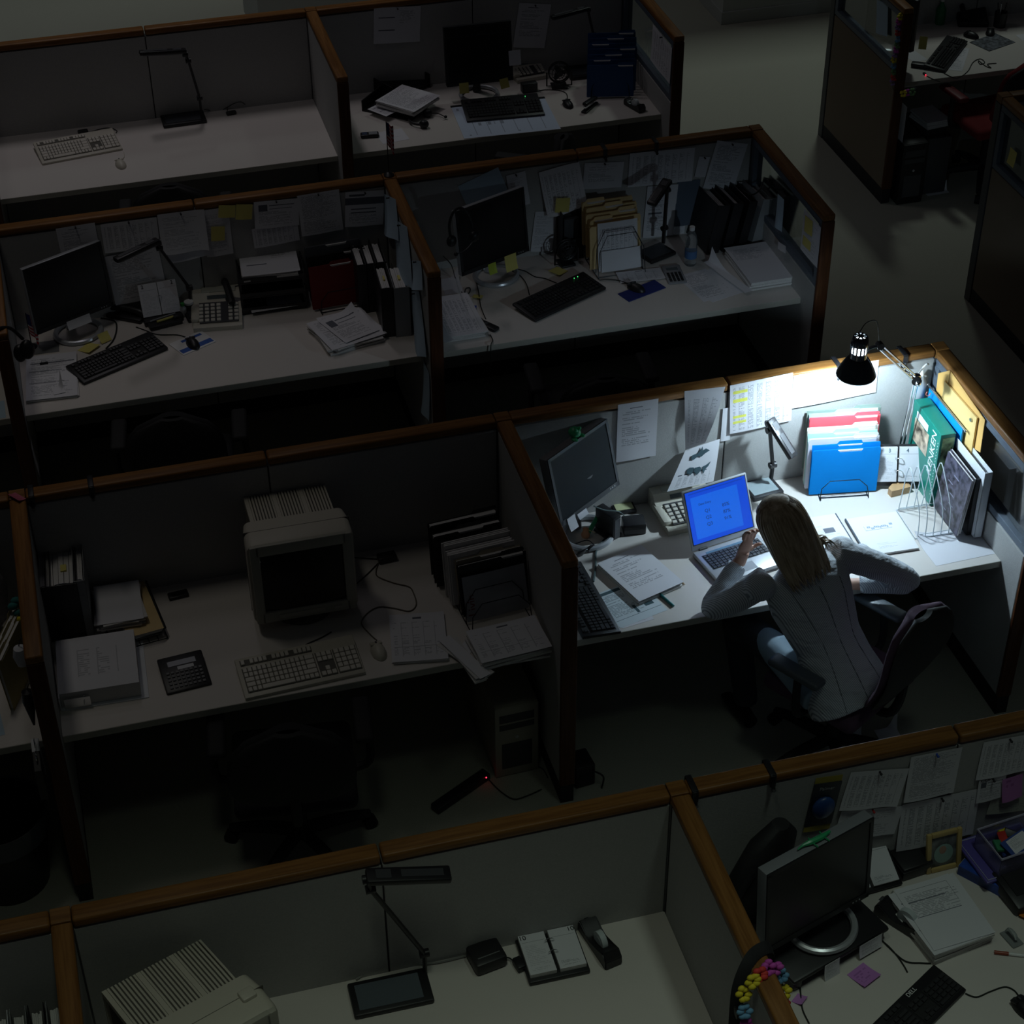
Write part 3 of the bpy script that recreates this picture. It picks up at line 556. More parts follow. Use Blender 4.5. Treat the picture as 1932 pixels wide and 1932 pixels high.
sheet('blank note sheet by the headset at the front of the farthest row',(2.333,5.446,0.116,0.168,0.155),P0); sheet('second note sheet under the first, front of the farthest row',(2.337,5.478,0.012,0.091,0.093),P0,z=DZ+.0006)
t=thing('cordless_phone','small dark phone at the front left of the far right cell','phone',(2.203,5.478,DZ),1.45); obj('body',MB().box(0,0,.012,.05,.11,.022,b=.008),BLK,t,True); obj('phone_screen',MB().box(0,.03,.0235,.034,.03,.001),M('lcd_blue',(.06,.08,.14),.3),t); obj('keypad',MB().box(0,-.02,.0235,.036,.05,.001),GRY,t)
wire_sorter('black wire sorter full of blue folders in the farthest row',3.767,5.701,-.22,.33,.26,6,.13,.24)
for i in range(7):
    c,s=math.cos(-.22),math.sin(-.22); bx,by=3.767,5.701; k=-.12+i*.040
    folder('%s blue folder in the far wire sorter'%('frontmost','second','third','fourth','fifth','sixth','rearmost')[i],bx-k*s+.012*(i%2)+.004*i,by+k*c,-.22,.29,.205,NAVF,DZ+.012+i*.017,-.10,(2,0,1,2,0,1,2)[i],'blue folders in the far wire sorter',.010)
tray_lamp('black tray lamp half hidden behind the far blue folders',(3.70,5.975,-.05,.24,.18),[(3.978,5.990,0.777),(3.863,5.990,0.827),(3.751,5.980,0.982),(3.708,5.970,1.159)],((3.710,5.970,1.163),(3.459,5.920,1.148)))
chair('black office chair turned sideways at the far right worktop',2.887,4.841,1.05,bw=.40)
flag('small striped flag standing on the oak rail junction of the second row',2.0,RB,H,.30,-.3,.075,.12)
# ---------------------------------------------------------------- across the aisle
keyboard('black keyboard set askew on the worktop across the aisle',(5.998,5.579,0.837,0.510,0.143),BLK,BLK,gap=MAT)
sheet('typed sheet under the askew keyboard across the aisle',(6.059,5.514,-0.585,0.091,0.365),PT); sheet('blank sheet left of the askew keyboard across the aisle',(5.803,5.636,0.137,0.102,0.167),P0)
mp=(6.383,5.688,-1.225,0.176,0.242); t=thing('mouse_pad','patterned grey mouse pad across the aisle','mouse pad',(mp[0],mp[1],DZ),mp[2]); obj('pad',MB().box(0,0,.002,mp[3],mp[4],.004,b=.0018),M('marbled_pad',(.10,.11,.13),.7,vary=.7,scale=40),t)
mouse('black mouse on the patterned pad across the aisle',6.289,5.806,.6,BLK,z=DZ+.003)
mouse('second dark mouse behind the patterned pad across the aisle',6.431,5.816,-.5,BLK)
sheet('white sheet at the right edge behind the patterned pad',(6.626,5.708,0.054,0.087,0.093),P0)
cable('black cord coiled at the front of the worktop across the aisle',[(5.872,5.338,0.738),(5.916,5.249,0.738),(6.026,5.321,0.738),(6.120,5.436,0.738),(6.189,5.473,0.738),(6.192,5.415,0.738),(6.152,5.398,0.738),(6.166,5.451,0.738),(6.172,5.364,0.738),(6.193,5.329,0.738),(6.196,5.385,0.738),(6.257,5.382,0.738)])
t=thing('charging_cradle','small black device with red light across the aisle','device',(5.771,5.467,DZ),-.6); obj('case',MB().box(0,0,.015,.12,.05,.03,b=.01),BLK,t,True)
t=thing('usb_light','tiny glowing red indicator plug across the aisle','plug',(5.750,5.352,DZ),0); obj('plug_body',MB().box(0,.01,.005,.016,.03,.01,b=.003),BLK,t); tiny_led(t,(0,-.008,.006),('red',(1,.02,.05),5))
cable('black cord from the red lit plug across the aisle',[(5.751,5.331,0.738),(5.768,5.276,0.738),(5.795,5.229,0.738)]); 
monitor('monitor seen edge on behind the aisle partition',(5.60,5.62,-1.2,.40,.34),.86,edge=BLK,base_off=(0,.0))
stickyv('yellow note at the monitor foot across the aisle',(5.816,5.560,0.857),-.5,.05,.08)
t=thing('green_bottle','green bottle among the clutter across the aisle','bottle',(6.187,6.065,DZ)); obj('bottle_body',MB().lathe([(0,0),(.032,0),(.033,.01),(.033,.10),(.012,.14),(.012,.16),(0,.16)]),M('green_plastic',(.02,.20,.07),.4),t,True); obj('bottle_cap',MB().cyl((0,0,.155),(0,0,.175),.014),WHT,t,True)
t=thing('pen_cup','black pen cup behind the patterned pad across the aisle','pen cup',(6.546,5.914,DZ)); obj('cup',MB().lathe([(0,0),(.04,0),(.042,.10),(.038,.10),(.036,.006),(0,.006)]),BLK,t,True)
for i in range(5): obj('pen',MB().cyl((.012*math.cos(i*1.3),.012*math.sin(i*1.3),.01),(.03*math.cos(i*1.3),.03*math.sin(i*1.3),.16),.004,n=8),(BLK,GRY,DGR,SIL,BLK)[i],t,True)
t=thing('desk_phone','dark desk phone behind the mice across the aisle','phone',(6.402,6.034,DZ),-.3); obj('phone_base',MB().box(0,0,.03,.2,.19,.05,rx=.2,b=.01),BLK,t,True); obj('handset',MB().tube([(-.07,-.09,.07),(-.07,-.05,.085),(-.07,.05,.10),(-.07,.09,.09)],.018,8),BLK,t,True)
RC_F=M('dark_red_chair_fabric',(.17,.010,.012),.9,vary=.15,scale=200)
chair('dark red office chair across the aisle',6.17,5.20,.12,RC_F,MAT,back_h=.95,armrest=M('red_armrest',(.14,.01,.015),.5))
pc_tower('black computer tower under the worktop across the aisle',5.538,5.077,0,.17,.38,.42,BLK,BLK)
bpy.data.objects['computer_tower'].location=(5.60,5.26,0)
t=thing('computer_tower','second black tower case behind the first across the aisle','computer tower',(5.80,5.34,0)); obj('case',MB().box(0,0,.20,.17,.38,.40,b=.006),BLK,t,True); obj('front_bezel',MB().box(0,-.194,.2,.17,.014,.39,b=.004),DGR,t,True)
sheet('crumpled sheet on the floor across the aisle',(5.872,5.270,-0.077,0.124,0.115),P0,z=.002,curl=.1); sheet('second sheet on the floor nearer the aisle',(5.835,5.146,0.041,0.156,0.055),P0,z=.002,curl=.08)
stack('loose papers standing behind the tower cases across the aisle',(5.83,5.36,.1,.16,.22),.05,P0,z=.402)
o=pin('white sheet hanging inside the aisle partition under the worktop',(5.488+.004,5.18,.45,0,.16,.42),P0,side='x',off=-.03,pn=False); 
def flower(R,p,mat,par,s=.03):
    mb=MB()
    for k in range(6):
        q=k*PI/3+R.uniform(-.3,.3); mb.sph(p[0]+s*.6*math.cos(q),p[1]+s*.35*math.sin(q)*R.uniform(.6,1.4),p[2]+s*.6*math.sin(q+R.uniform(-.4,.4)),s*.55,s*.4,s*.4,8,6)
    return obj('flower',mb,mat,par,True)
FLC=[M('flower_%s'%n,c,.7) for n,c in (('yellow',(.75,.62,.03)),('red',(.65,.05,.04)),('magenta',(.55,.08,.45)),('blue',(.15,.35,.55)),('violet',(.30,.20,.42)),('green',(.15,.30,.12)))]
R=random.Random(5); t=thing('flower_lei','cloth flower lei hanging down the end of the aisle partition','flower lei',(5.41,5.13,.75),0,'flower garlands')
for i in range(16): flower(R,(.005 if i<13 else .06+.03*(i-13),-.0+.012*math.sin(i)-(.06 if i>=13 else 0),.50-.035*i if i<13 else .02),FLC[(i*2+i//3)%6],t,.022)
obj('string',MB().tube([(.004,0,.50),(.004,.0,.08),(.04,-.05,.02),(.14,-.06,.02)],.0015,5),CORD,t)
sheet_=pin('clear page on the glass of the aisle partition',(5.444,5.42,1.12,.25,.16,.2),PB,side='x',pn=False,group='notes on the glazed panels')
stickyv('yellow note on the glazing of the near aisle partition',(5.44,3.66,1.03),-PI/2,.076,.09,lean=0)
# ---------------------------------------------------------------- second row, left cell
BP=3.8425; BSX=1.969
MBL=mfv((0.334,3.673,0.439,0.436,0.355),0.845,tilt=-0.090)
monitor('black monitor with silver edge at the left of the second row left cell',(0.334,3.673,0.439,0.436,0.355),0.845,tilt=-0.090,base_off=(.02,.02))
mnote('long white strip note hanging under the left second row monitor',MBL,.01,-.012,.13,.045,P0); stickyv('folded yellow note at the foot of the left second row monitor',(0.456,3.613,DZ+.022),.5,.06,.05,lean=.5)
sticky('yellow notepad between monitor and keyboard in the second row left cell',(0.375,3.562,0.781,0.087,0.078))
keyboard('black keyboard in the second row left cell',(0.501,3.412,0.449,0.483,0.170),BLK,BLK,gap=MAT)
mp=(0.879,3.470,0.444,0.194,0.137); t=thing('mouse_pad','white and blue mouse pad in the second row left cell','mouse pad',(mp[0],mp[1],DZ),mp[2]); obj('pad',MB().box(0,0,.002,mp[3],mp[4],.004,b=.0018),WHT,t); obj('blue_band',MB().box(0,-mp[4]*.28,.0042,mp[3]*.94,mp[4]*.26,.0006),M('blue_print',(.03,.10,.40),.7),t); obj('blue_band',MB().box(mp[3]*.1,mp[4]*.3,.0042,mp[3]*.6,mp[4]*.14,.0006),M('blue_print',(.03,.10,.40),.7),t)
mouse('black mouse on the white and blue pad',0.879,3.450,.25,BLK,z=DZ+.003)
cable('black cord from the left second row mouse toward the monitor',[(0.852,3.532,0.738),(0.812,3.566,0.738),(0.720,3.595,0.738),(0.663,3.654,0.738),(0.623,3.697,0.738)])
cable('thick black cord curling beside the yellow notepad',[(0.458,3.831,0.739),(0.521,3.787,0.739),(0.526,3.710,0.739),(0.500,3.606,0.739),(0.456,3.534,0.739)],r=.004)
tray_lamp('black tray lamp behind the two page calendar, head pointing left, second row',(.970,3.745,.1,.19,.15),[(0.911,3.720,0.848),(0.914,3.710,0.913),(0.791,3.660,1.191),(0.787,3.650,1.226)],((0.790,3.650,1.232),(0.567,3.520,1.226)))
t=thing('desk_calendar','upright desk calendar open at the second, behind the black mouse','calendar',(.765,3.715,DZ),.08,'desk calendars'); obj('base',MB().box(0,.05,.015,.20,.15,.03,b=.006),BLK,t,True); q=Matrix.Translation((0,.02,.03))@Matrix.Rotation(1.15,4,'X')
for s in(-1,1):
    mb=MB().box(s*.049,.085,.0,.094,.165,.012); mb._x(mb.bm.verts,q); p=obj('left_pages' if s<0 else 'right_pages',mb,PEDGE,t); mb=MB().sheet(.094,.165,None,1,1,mx=q@Matrix.Translation((s*.049,.085,.006))); obj('top_page',mb,PCAL,p)
    txt('2',.026,INK,p,q@Vector((s*.075,.155,.0085)),(1.15,0,0),'date_number')
obj('ring',MB().tube([q@Vector((-.012,.10,.006)),q@Vector((0,.10,.024)),q@Vector((.012,.10,.006))],.002,6),CHR,t,True)
t=thing('clutter_box','black stapler tray in front of the two page calendar','tray',(0.764,3.700,DZ),.2); obj('tray_body',MB().box(0,0,.012,.17,.10,.024,b=.005),BLK,t,True); obj('pen',MB().cyl((-.07,.0,.03),(.07,.02,.03),.004,n=8),GRY,t,True); obj('highlighter',MB().cyl((-.04,-.02,.031),(.05,-.01,.031),.006,n=10),YEL,t,True); obj('binder_clip',MB().box(.06,-.02,.032,.025,.012,.014,b=.003),DGR,t,True)
t=thing('phone_handset','black telephone handset beside the left second row monitor','handset',(0.591,3.812,DZ),-.6); obj('handset',MB().tube([(-.10,0,.03),(-.075,0,.045),(0,0,.052),(.075,0,.045),(.10,0,.03)],[.02,.018,.015,.018,.02],10),BLK,t,True); obj('cradle',MB().box(0,.0,.012,.2,.09,.024,b=.008),BLK,t,True)
def small_bottle(label,x,y,h,r,capm,body=WHT):
    t=thing('small_bottle',label,'bottle',(x,y,DZ)); obj('bottle_body',MB().lathe([(0,0),(r,0),(r,h*.6),(r*.45,h*.75),(r*.45,h*.8),(0,h*.8)],n=16),body,t,True); obj('bottle_cap',MB().cyl((0,0,h*.8),(0,0,h),r*.55,n=14),capm,t,True)
small_bottle('small clear bottle with a green cap by the printing calculator',0.871,3.745,.075,.017,M('green_cap',(.03,.32,.06),.4),M('frosted_plastic',(.45,.47,.48),.3))
t=thing('jar','round white topped jar behind the green capped bottle','jar',(0.905,3.768,DZ)); obj('jar_body',MB().cyl((0,0,0),(0,0,.055),.022,n=20),M('smoked_plastic',(.05,.055,.06),.3),t,True); obj('jar_lid',MB().cyl((0,0,.055),(0,0,.066),.024,n=20),WHT,t,True)
printing_calc('beige printing calculator left of the paper trays in the second row',(1.041,3.701,-0.136,0.247,0.304))
t=thing('desk_phone','black desk telephone behind the second row printing calculator','phone',(1.19,3.752,DZ),.08); obj('phone_base',MB().box(0,0,.035,.20,.18,.05,rx=.35,b=.01),BLK,t,True); obj('handset',MB().tube([(-.08,-.07,.075),(-.08,-.04,.09),(-.08,.06,.125),(-.08,.09,.11)],.018,8),BLK,t,True); obj('phone_keypad',MB().box(.03,-.01,.063,.10,.10,.004,rx=.35),DGR,t)
tx,ty,ta,tw,td=(1.337,3.773,-0.073,0.333,0.325); td=.30
tr=thing('paper_tray_tower','black three tier paper tray in the second row left cell','paper trays',(tx,ty+.03,DZ),ta)
for k in range(3):
    z=.012+k*.085; s_=obj('tray_tier',MB().box(0,0,z,tw,td,.006).box(0,-td/2+.004,z+.012,tw,.005,.028).box(-tw/2+.003,0,z+.02,.006,td,.045).box(tw/2-.003,0,z+.02,.006,td,.045),BLK,tr)
mb=MB(); [mb.box(sx*(tw/2-.006),sy*(td/2-.02),.11,.012,.016,.22) for sx in(-1,1) for sy in(-1,1)]; obj('corner_support',mb,BLK,tr)
stack('white report pages with two dark lines filling the top paper tray',(tx,ty+.02,ta,tw*.88,td*.95),.035,PSUM,z=DZ+.190)
sheet('single white sheet curling out of the bottom paper tray',(tx,ty-.01,ta+.1,tw*.8,td*.8),P0,z=DZ+.022,curl=.05)
c_,s_=math.cos(ta),math.sin(ta)
sx_,sy_=1.666,3.601
wire_sorter('black wire sorter holding the dark red folder in the second row',sx_+.0,sy_+.07,.07,.33,.2,5,.11,.24)
folder('dark red folder at the front of the second row wire sorter',sx_,sy_+.012,.07,.30,.235,M('dark_red_card',(.22,.010,.012),.6),DZ+.012,-.14,1,'folders in the dark red sorter',.012)
folder('clear edged document wallet at the back of the dark red sorter',sx_+.005,sy_+.15,.07,.30,.25,M('smoky_wallet',(.14,.15,.17),.3),DZ+.04,-.1,1,'folders in the dark red sorter',.014)
folder('black folder behind the dark red one in the wire sorter',sx_+.003,sy_+.08,.07,.30,.25,BBIND,DZ+.02,-.12,2,'folders in the dark red sorter',.016)
bx,by=1.921,3.238; binder('grey binder with yellow tab beside the right partition, second row',bx,by+.13,-.06,.078,.255,.285,GBIND,tab=1)
binder('black binder with yellow tab left of the grey one, second row',bx-.072,by+.145,-.06,.062,.255,.285,BBIND,tab=1); 
for i,lb in enumerate(('rightmost','middle','leftmost')): binder('%s of three black binders behind the grey one, second row'%lb,bx-.045-.052*i,by+.40,-.04,.05,.25,.285,BBIND)
stack('untidy pile of printed sheets in front of the dark red folder',(1.640,3.337,0.263,0.306,0.295),.035,PT,6,spread=.22,seed=4)
sheet('printed sheet lying skewed on the untidy pile, second row',(1.655,3.351,0.377,0.203,0.258),PPH,z=.778,curl=.05); sheet('sheet with yellow sticker sticking out of the untidy pile',(1.638,3.421,0.171,0.234,0.145),PF,z=.7735)
# pinned papers, left to right
G='papers pinned in the second row left cell'
pin('page with round mark pinned behind the left second row monitor',(0.411,3.842,1.183,0.031,0.191,0.187),PL,group=G); pin('wide table sheet pinned above the second row lamp head',(0.668,3.842,1.184,0.000,0.277,0.160),PTAB,group=G)
pin('page of text pinned below the wide table sheet, behind the calendar',(0.668,3.842,0.950,0.058,0.269,0.283),PT,group=G,pn=False,off=.004); pin('limp page folded over at its top, pinned above the calendar',(0.927,3.842,1.169,-0.000,0.233,0.218),PFAINT,.02,G,curl=.03,off=.006)
pin('curled sheet pinned lower behind the calendar, second row',(0.950,3.842,1.047,0.069,0.227,0.071),P0,.015,G,off=.004); pin('bare sheet behind the yellow notes, second row',(1.098,3.842,1.135,0.005,0.136,0.264),PFAINT,group=G,pn=False)
pin('memo with logo block pinned right of the yellow notes',(1.405,3.842,1.195,-0.049,0.227,0.150),PPH,group=G); pin('table page pinned under the memo with logo block',(1.391,3.842,1.076,0.047,0.236,0.109),PTAB,group=G,pn=False); pin('full text page pinned above the dark red sorter',(1.628,3.842,1.166,0.034,0.217,0.231),PT2,group=G); pin('page with dark banner pinned in the right corner, second row',(1.857,3.842,1.157,-0.079,0.202,0.195),prt('banner_page',rows=30,area=(.1,.9,.1,.4),bars=((0,1,.62,.82),(.15,.8,.48,.51),(.15,.8,.38,.41),(.1,.5,.86,.92))),group=G)
def ysticky(label,f,mat=YEL): return pin(label,f,mat,.004,'sticky notes','sticky_note','sticky note',.012,pn=False)
ysticky('yellow note pinned left of its darker neighbour, second row',(1.156,3.842,1.249,-0.149,0.085,0.067)); ysticky('plain yellow note right of the pinned yellow note',(1.241,3.842,1.234,-0.149,0.083,0.083)); ysticky('yellow note lower down beside the paper trays',(1.099,3.842,1.132,-0.101,0.069,0.079))
G='sheets on the partition right of the second row left cell'
for lb,a in (('bluish sheet pinned farthest back beside the three black binders',(1.968,3.670,1.181,0.385,0.353,0.207)),('bluish sheet pinned beside the grey binder, second row',(1.968,3.403,1.116,0.379,0.368,0.305)),('crumpled bluish sheet pinned nearest the end post, second row',(1.968,3.073,1.177,0.495,0.237,0.138)),('long bluish sheet hanging below the crumpled one',(1.968,3.103,0.886,0.506,0.260,0.320))): pin(lb,a,PB,.02,G,side='x')
pin('white sheet hanging under the worktop on the end of the partition',(1.968,2.975,0.568,-0.014,0.125,0.285),PB,.02,G,side='x',pn=False)
stack('clipped stack of forms at the front left of the second row',(0.176,3.337,-0.054,0.244,0.396),.014,PF,4,spread=.04,seed=8)
t=thing('binder_clip','black binder clip on the stack of forms, second row left','clip',(0.148,3.454,.750)); obj('clip_body',MB().prism([(-.008,0),(.008,0),(.001,.012),(-.001,.012)],-.02,.02,Matrix.Rotation(PI/2,4,'Z')@Matrix.Rotation(PI/2,4,'X')),BLK,t); obj('clip_lever',MB().tube([(-.012,.004,.01),(-.01,.03,.004),(.01,.03,.004),(.012,.004,.01)],.0012,5,smooth=False),CHR,t)
sheet('folded white slip on the stack of forms, second row left',(0.198,3.197,0.130,0.055,0.067),P0,z=.754,curl=.12); sheet('grey card behind the stack of forms, second row left',(0.146,3.634,-0.036,0.170,0.114),M('grey_card',(.16,.165,.17),.8))
flag('small striped flag left of the silver edged monitor, second row',0.100,3.653,DZ,.20,-.5,.10,.11)
t=thing('headset','black headset hooked on the left end of the second row partition','headset',(.045,2.93,.93),.3,'telephone headsets'); obj('headband',MB().tube([(-.08,-.03,.37),(-.06,-.02,.388),(.0,0,.36),(.05,.01,.28)],.008,8),BLK,t,True); obj('ear_cup',MB().sph(.06,.01,.22,.035,.03,.05),BLK,t,True); obj('ear_cup',MB().sph(.03,.03,.20,.03,.03,.045),BLK,t,True)
chair('black office chair at the second row left worktop',.72,2.80,-.12)
stickyv('corner of white paper hanging under the second row worktop end',(.034,2.96,.55),PI/2,.10,.16,P0,0)
sheet('pale cyan sheet on the far left worktop of the second row',(-.16,3.13,0,.2,.15),PB)
# ---------------------------------------------------------------- second row, right cell
MBR=mfv((2.496,3.636,0.382,0.439,0.359),0.845,tilt=-0.127)
monitor('black monitor with a headset hung on its corner, second row right cell',(2.496,3.636,0.382,0.439,0.359),0.845,tilt=-0.127,base_off=(.03,.02))
mx_=(2.501,3.657,0.393,0.457,0.382)
t=thing('headset','black headset hung over the left corner of the second row monitor','headset',((2.259,3.470,1.277)),.4,'telephone headsets'); obj('headband',MB().tube([(-.045,0,-.14),(-.05,0,-.06),(-.02,0,.0),(.03,0,.0),(.06,-.02,-.05),(.07,-.03,-.11)],.0055,8,flat=1.5),BLK,t,True); obj('ear_cup',MB().sph(.07,-.045,-.15,.03,.022,.032),BLK,t,True); obj('ear_cup',MB().sph(-.04,0,-.16,.028,.022,.032),BLK,t,True); obj('microphone',MB().tube([(.06,-.06,-.16),(-.0,-.07,-.19),(-.06,-.07,-.195)],.003,6).sph(-.065,-.07,-.195,.011),BLK,t,True)
mnote('small yellow green note under the second row right monitor',MBR,-.03,-.016,.05,.058,M('lime_sticky',(.45,.55,.06),.8)); mnote('large pale yellow note under the second row right monitor',MBR,.09,-.022,.075,.088)
sticky('yellow note on the worktop by the headset cord, second row',(2.362,3.506,-0.527,0.051,0.051)); sticky('yellow notepad in front of the small fan, second row',(2.837,3.642,-0.932,0.075,0.081))
stack('stack of printed tables at the left end of the second row right cell',(2.208,3.319,0.031,0.214,0.395),.03,PTAB,5,seed=3)
sheet('blank sheet folded over the stack of tables, second row',(2.079,3.172,0.321,0.052,0.206),P0,z=.772,curl=.1); sheet('sheet lying behind the stack of tables, second row',(2.261,3.657,-0.023,0.101,0.163),P0,curl=.08); sticky('blue note beside the stack of tables',(2.323,3.411,-0.278,0.019,0.043),M('blue_sticky',(.05,.08,.45),.8))
t=thing('cord_control','black in line headset control near the front of the second row','control',(2.345,3.204,DZ),.6); obj('control_body',MB().box(0,0,.01,.045,.11,.02,b=.008),BLK,t,True); obj('control_button',MB().box(0,.02,.021,.02,.02,.003,b=.001),DGR,t)
cable('headset cord running down to the in line control, second row',[(2.170,3.430,1.054),(2.204,3.400,1.014)]+[(2.298,3.720,0.738),(2.296,3.547,0.738),(2.313,3.373,0.738),(2.335,3.278,0.738)]); cable('second cord from behind the monitor to the in line control',[(2.400,3.717,0.738),(2.384,3.574,0.738),(2.356,3.412,0.738),(2.350,3.286,0.738)]); cable('cord pair hanging off the front of the second row worktop',[(2.334,3.134,0.738),(2.332,3.079,0.738)]+[(2.309,3.028,.74),(2.309,3.028,.62)])
cable('cord loop on the worktop under the second row right monitor',[(2.302,3.543,0.739),(2.324,3.603,0.739),(2.347,3.603,0.739),(2.333,3.561,0.739),(2.303,3.536,0.739)])
keyboard('black keyboard with two green lights, second row right cell',(2.766,3.372,0.443,0.493,0.181),BLK,BLK,led=2,gap=MAT)
cable('cord from the green lit keyboard to the monitor, second row',[(2.627,3.452,0.738),(2.642,3.567,0.738),(2.633,3.658,0.738),(2.606,3.713,0.738)]); cable('longer cord from the green lit keyboard to the monitor, second row',[(2.796,3.530,0.738),(2.752,3.590,0.738),(2.706,3.623,0.738),(2.670,3.695,0.738),(2.631,3.727,0.738)]); 
NAVY=M('navy_pad',(.008,.02,.16),.8)
mp=(3.202,3.333,0.347,0.244,0.096); t=thing('mouse_pad','navy blue mouse pad in the second row right cell','mouse pad',(mp[0],mp[1],DZ),mp[2]); obj('pad',MB().box(0,0,.0025,mp[3],mp[4],.005,b=.002),NAVY,t)
mouse('black mouse on the navy blue pad',3.177,3.353,.6,BLK,z=DZ+.004); sheet('printed slip lying on the back of the navy pad',(3.243,3.478,-0.064,0.243,0.113),PINV,z=DZ+.006); cable('black mouse cord running left from the navy pad',[(3.155,3.414,0.742),(3.114,3.459,0.742),(3.059,3.484,0.742),(3.019,3.490,0.742)])
fan('small black fan beside the manila folders in the second row',2.904,3.695,.12,.055)
t=thing('magazine_file','black mesh file box behind the small fan','file box',(2.946,3.859,DZ),.03); obj('box_wall',MB().box(-.058,0,.14,.003,.22,.28).box(.058,0,.14,.003,.22,.28).box(0,.11,.14,.118,.003,.28).box(0,-.11,.06,.118,.003,.12).box(0,0,.002,.118,.22,.004),M('black_mesh',(.02,.02,.022),.6),t); obj('contents',MB().box(0,.01,.12,.08,.19,.22),DGR,t)
ox,oy=3.147,3.551
wire_sorter('black wire sorter with manila folders in the second row right cell',ox,oy+.07,.02,.36,.22,6,.24,.27)
for i,(lb,mt) in enumerate((('frontmost manila folder','x'),('second manila folder','x'),('third manila folder','x'),('fourth manila folder','x'),('rearmost manila folder','x'))): folder(lb+' in the second row sorter',ox-.01+.012*(i%2),oy+.04+i*.035,.02,.28,.245,MANILA,DZ+.02+i*.018,-.1,(1,0,2,1,0)[i],'manila folders in the second row sorter',.012)
def standing(label,x,y,a,w,h,mat,z,lean=.12,name='paper_sheet',cat='paper',group=None):
    o=obj(name,MB().sheet(w,h,lambda u,v:(0,0,.004*math.sin(u*3)),6,4),mat,None,True); o.matrix_world=Matrix.Translation((x,y,z))@Matrix.Rotation(a,4,'Z')@Matrix.Rotation(PI/2-lean,4,'X')@Matrix.Translation((0,h/2,0)); return tag(o,label,cat,group)
standing('table page standing in front of the manila folders',ox+.0,oy+.018,.02,.22,.27,PTAB,DZ+.012); standing('white envelope standing in front of the table page',ox+.015,oy+.006,.02,.22,.12,P0,DZ+.010,name='envelope',cat='envelope')
tray_lamp('black tray lamp by the water bottle, head tilted down, second row',(3.393,3.671,0.375,0.176,0.135),[(3.428,3.660,0.810),(3.430,3.660,0.898),(3.428,3.640,1.132),(3.424,3.620,1.187)],((3.423,3.620,1.198),(3.294,3.500,1.136)),hw=.055)
WATER=M('clear_bottle_plastic',(.85,.92,.95),.08,trans=.92); t=thing('water_bottle','clear water bottle with white cap and blue label','bottle',(3.537,3.528,DZ)); k=.0325
obj('bottle_body',MB().lathe([(0,0),(k*.85,0),(k,.008),(k*.94,.03),(k,.05),(k*.94,.07),(k,.09),(k,.125),(k*.95,.135),(k,.145),(k*.75,.18),(k*.42,.20),(k*.40,.212),(0,.212)],n=24),WATER,t,True); obj('bottle_cap',MB().cyl((0,0,.205),(0,0,.225),.0145,n=18),WHT,t,True); obj('bottle_label',MB().lathe([(k+.0004,.045),(k+.0006,.09)],n=24),M('blue_label',(.06,.14,.30),.5),t,True)
bx,by=3.618,3.582; 
for i,(lb,w,m) in enumerate((('leftmost black binder by the water bottle',.075,BBIND),('second black binder from the water bottle',.06,BBIND),('third black binder from the water bottle',.05,BBIND),('leaning grey binder among the black binders, second row',.06,GBIND),('black binder right of the leaning grey one',.055,BBIND),('black binder against the glazed panel, second row',.055,BBIND))):
    binder(lb,bx+.055+.082*i-(.0 if i<4 else .0),by+.145,.1,w,.26,.285,m,.20)
calculator('small grey calculator in front of the water bottle',(3.415,3.440,-0.097,0.100,0.180),GRY,BLK,5,4,.012,slope=.03)
sheet('printed letter lying in front of the calculator, second row',(3.573,3.289,0.273,0.197,0.283),PL); sheet('second letter under the first in front of the calculator',(3.537,3.302,0.188,0.182,0.287),PT,z=DZ+.0001) 
stack('thick stack of white paper in the right corner of the second row',(3.858,3.363,0.005,0.243,0.386),.05,prt('half_page',rows=34,area=(.08,.8,.62,.9),strength=.4),6,seed=6,spread=.05); sheet('bent sheets sliding off the thick stack, second row',(3.676,3.331,0.272,0.049,0.369),P0,z=.75,curl=.1)
G='papers pinned in the second row right cell'
pin('clear sleeve pinned behind the second row right monitor',(2.485,3.842,1.183,0.350,0.230,0.143),PB,group=G,pn=False); pin('pale sheet pinned right of the clear sleeve',(2.675,3.842,1.145,0.139,0.104,0.195),PFAINT,group=G,off=.004)
pin('large curling printout pinned over the second row rail',(2.914,3.842,1.121,0.163,0.219,0.258),PTAB,.03,G,curl=.04,off=.008,pn=False); ysticky('yellow note on the large curling printout',(2.902,3.800,1.048,-0.101,0.078,0.081))
pin('landscape page pinned right of the curling printout',(3.139,3.842,1.162,-0.094,0.218,0.147),PL,group=G); pin('grey printout behind the fan box, second row',(2.814,3.842,0.877,-0.123,0.121,0.234),PFAINT,group=G,pn=False)
pin('wide table printout pinned right of the landscape page',(3.462,3.842,1.163,-0.041,0.363,0.194),PTAB,group=G,pn=False); pin('page pinned aslant at the right of the second row',(3.825,3.842,1.120,-0.248,0.182,0.276),PT,group=G); pin('small card pinned left of the slanted page',(3.693,3.842,1.133,-0.189,0.063,0.117),P0,group=G); pin('text page pinned behind the second row tilted lamp',(3.466,3.842,0.903,-0.064,0.174,0.306),PBAR,group=G,pn=False,off=.005); pin('dark sheet pinned left of the leaning binders',(3.618,3.842,0.928,-0.033,0.131,0.265),M('dark_blue_sheet',(.10,.13,.18),.8),group=G,pn=False,off=.004); pin('small page pinned under the dark sheet by the bottle',(3.579,3.842,0.776,-0.094,0.066,0.054),PT,group=G,pn=False,off=.006)
G='notes on the glazed panels'
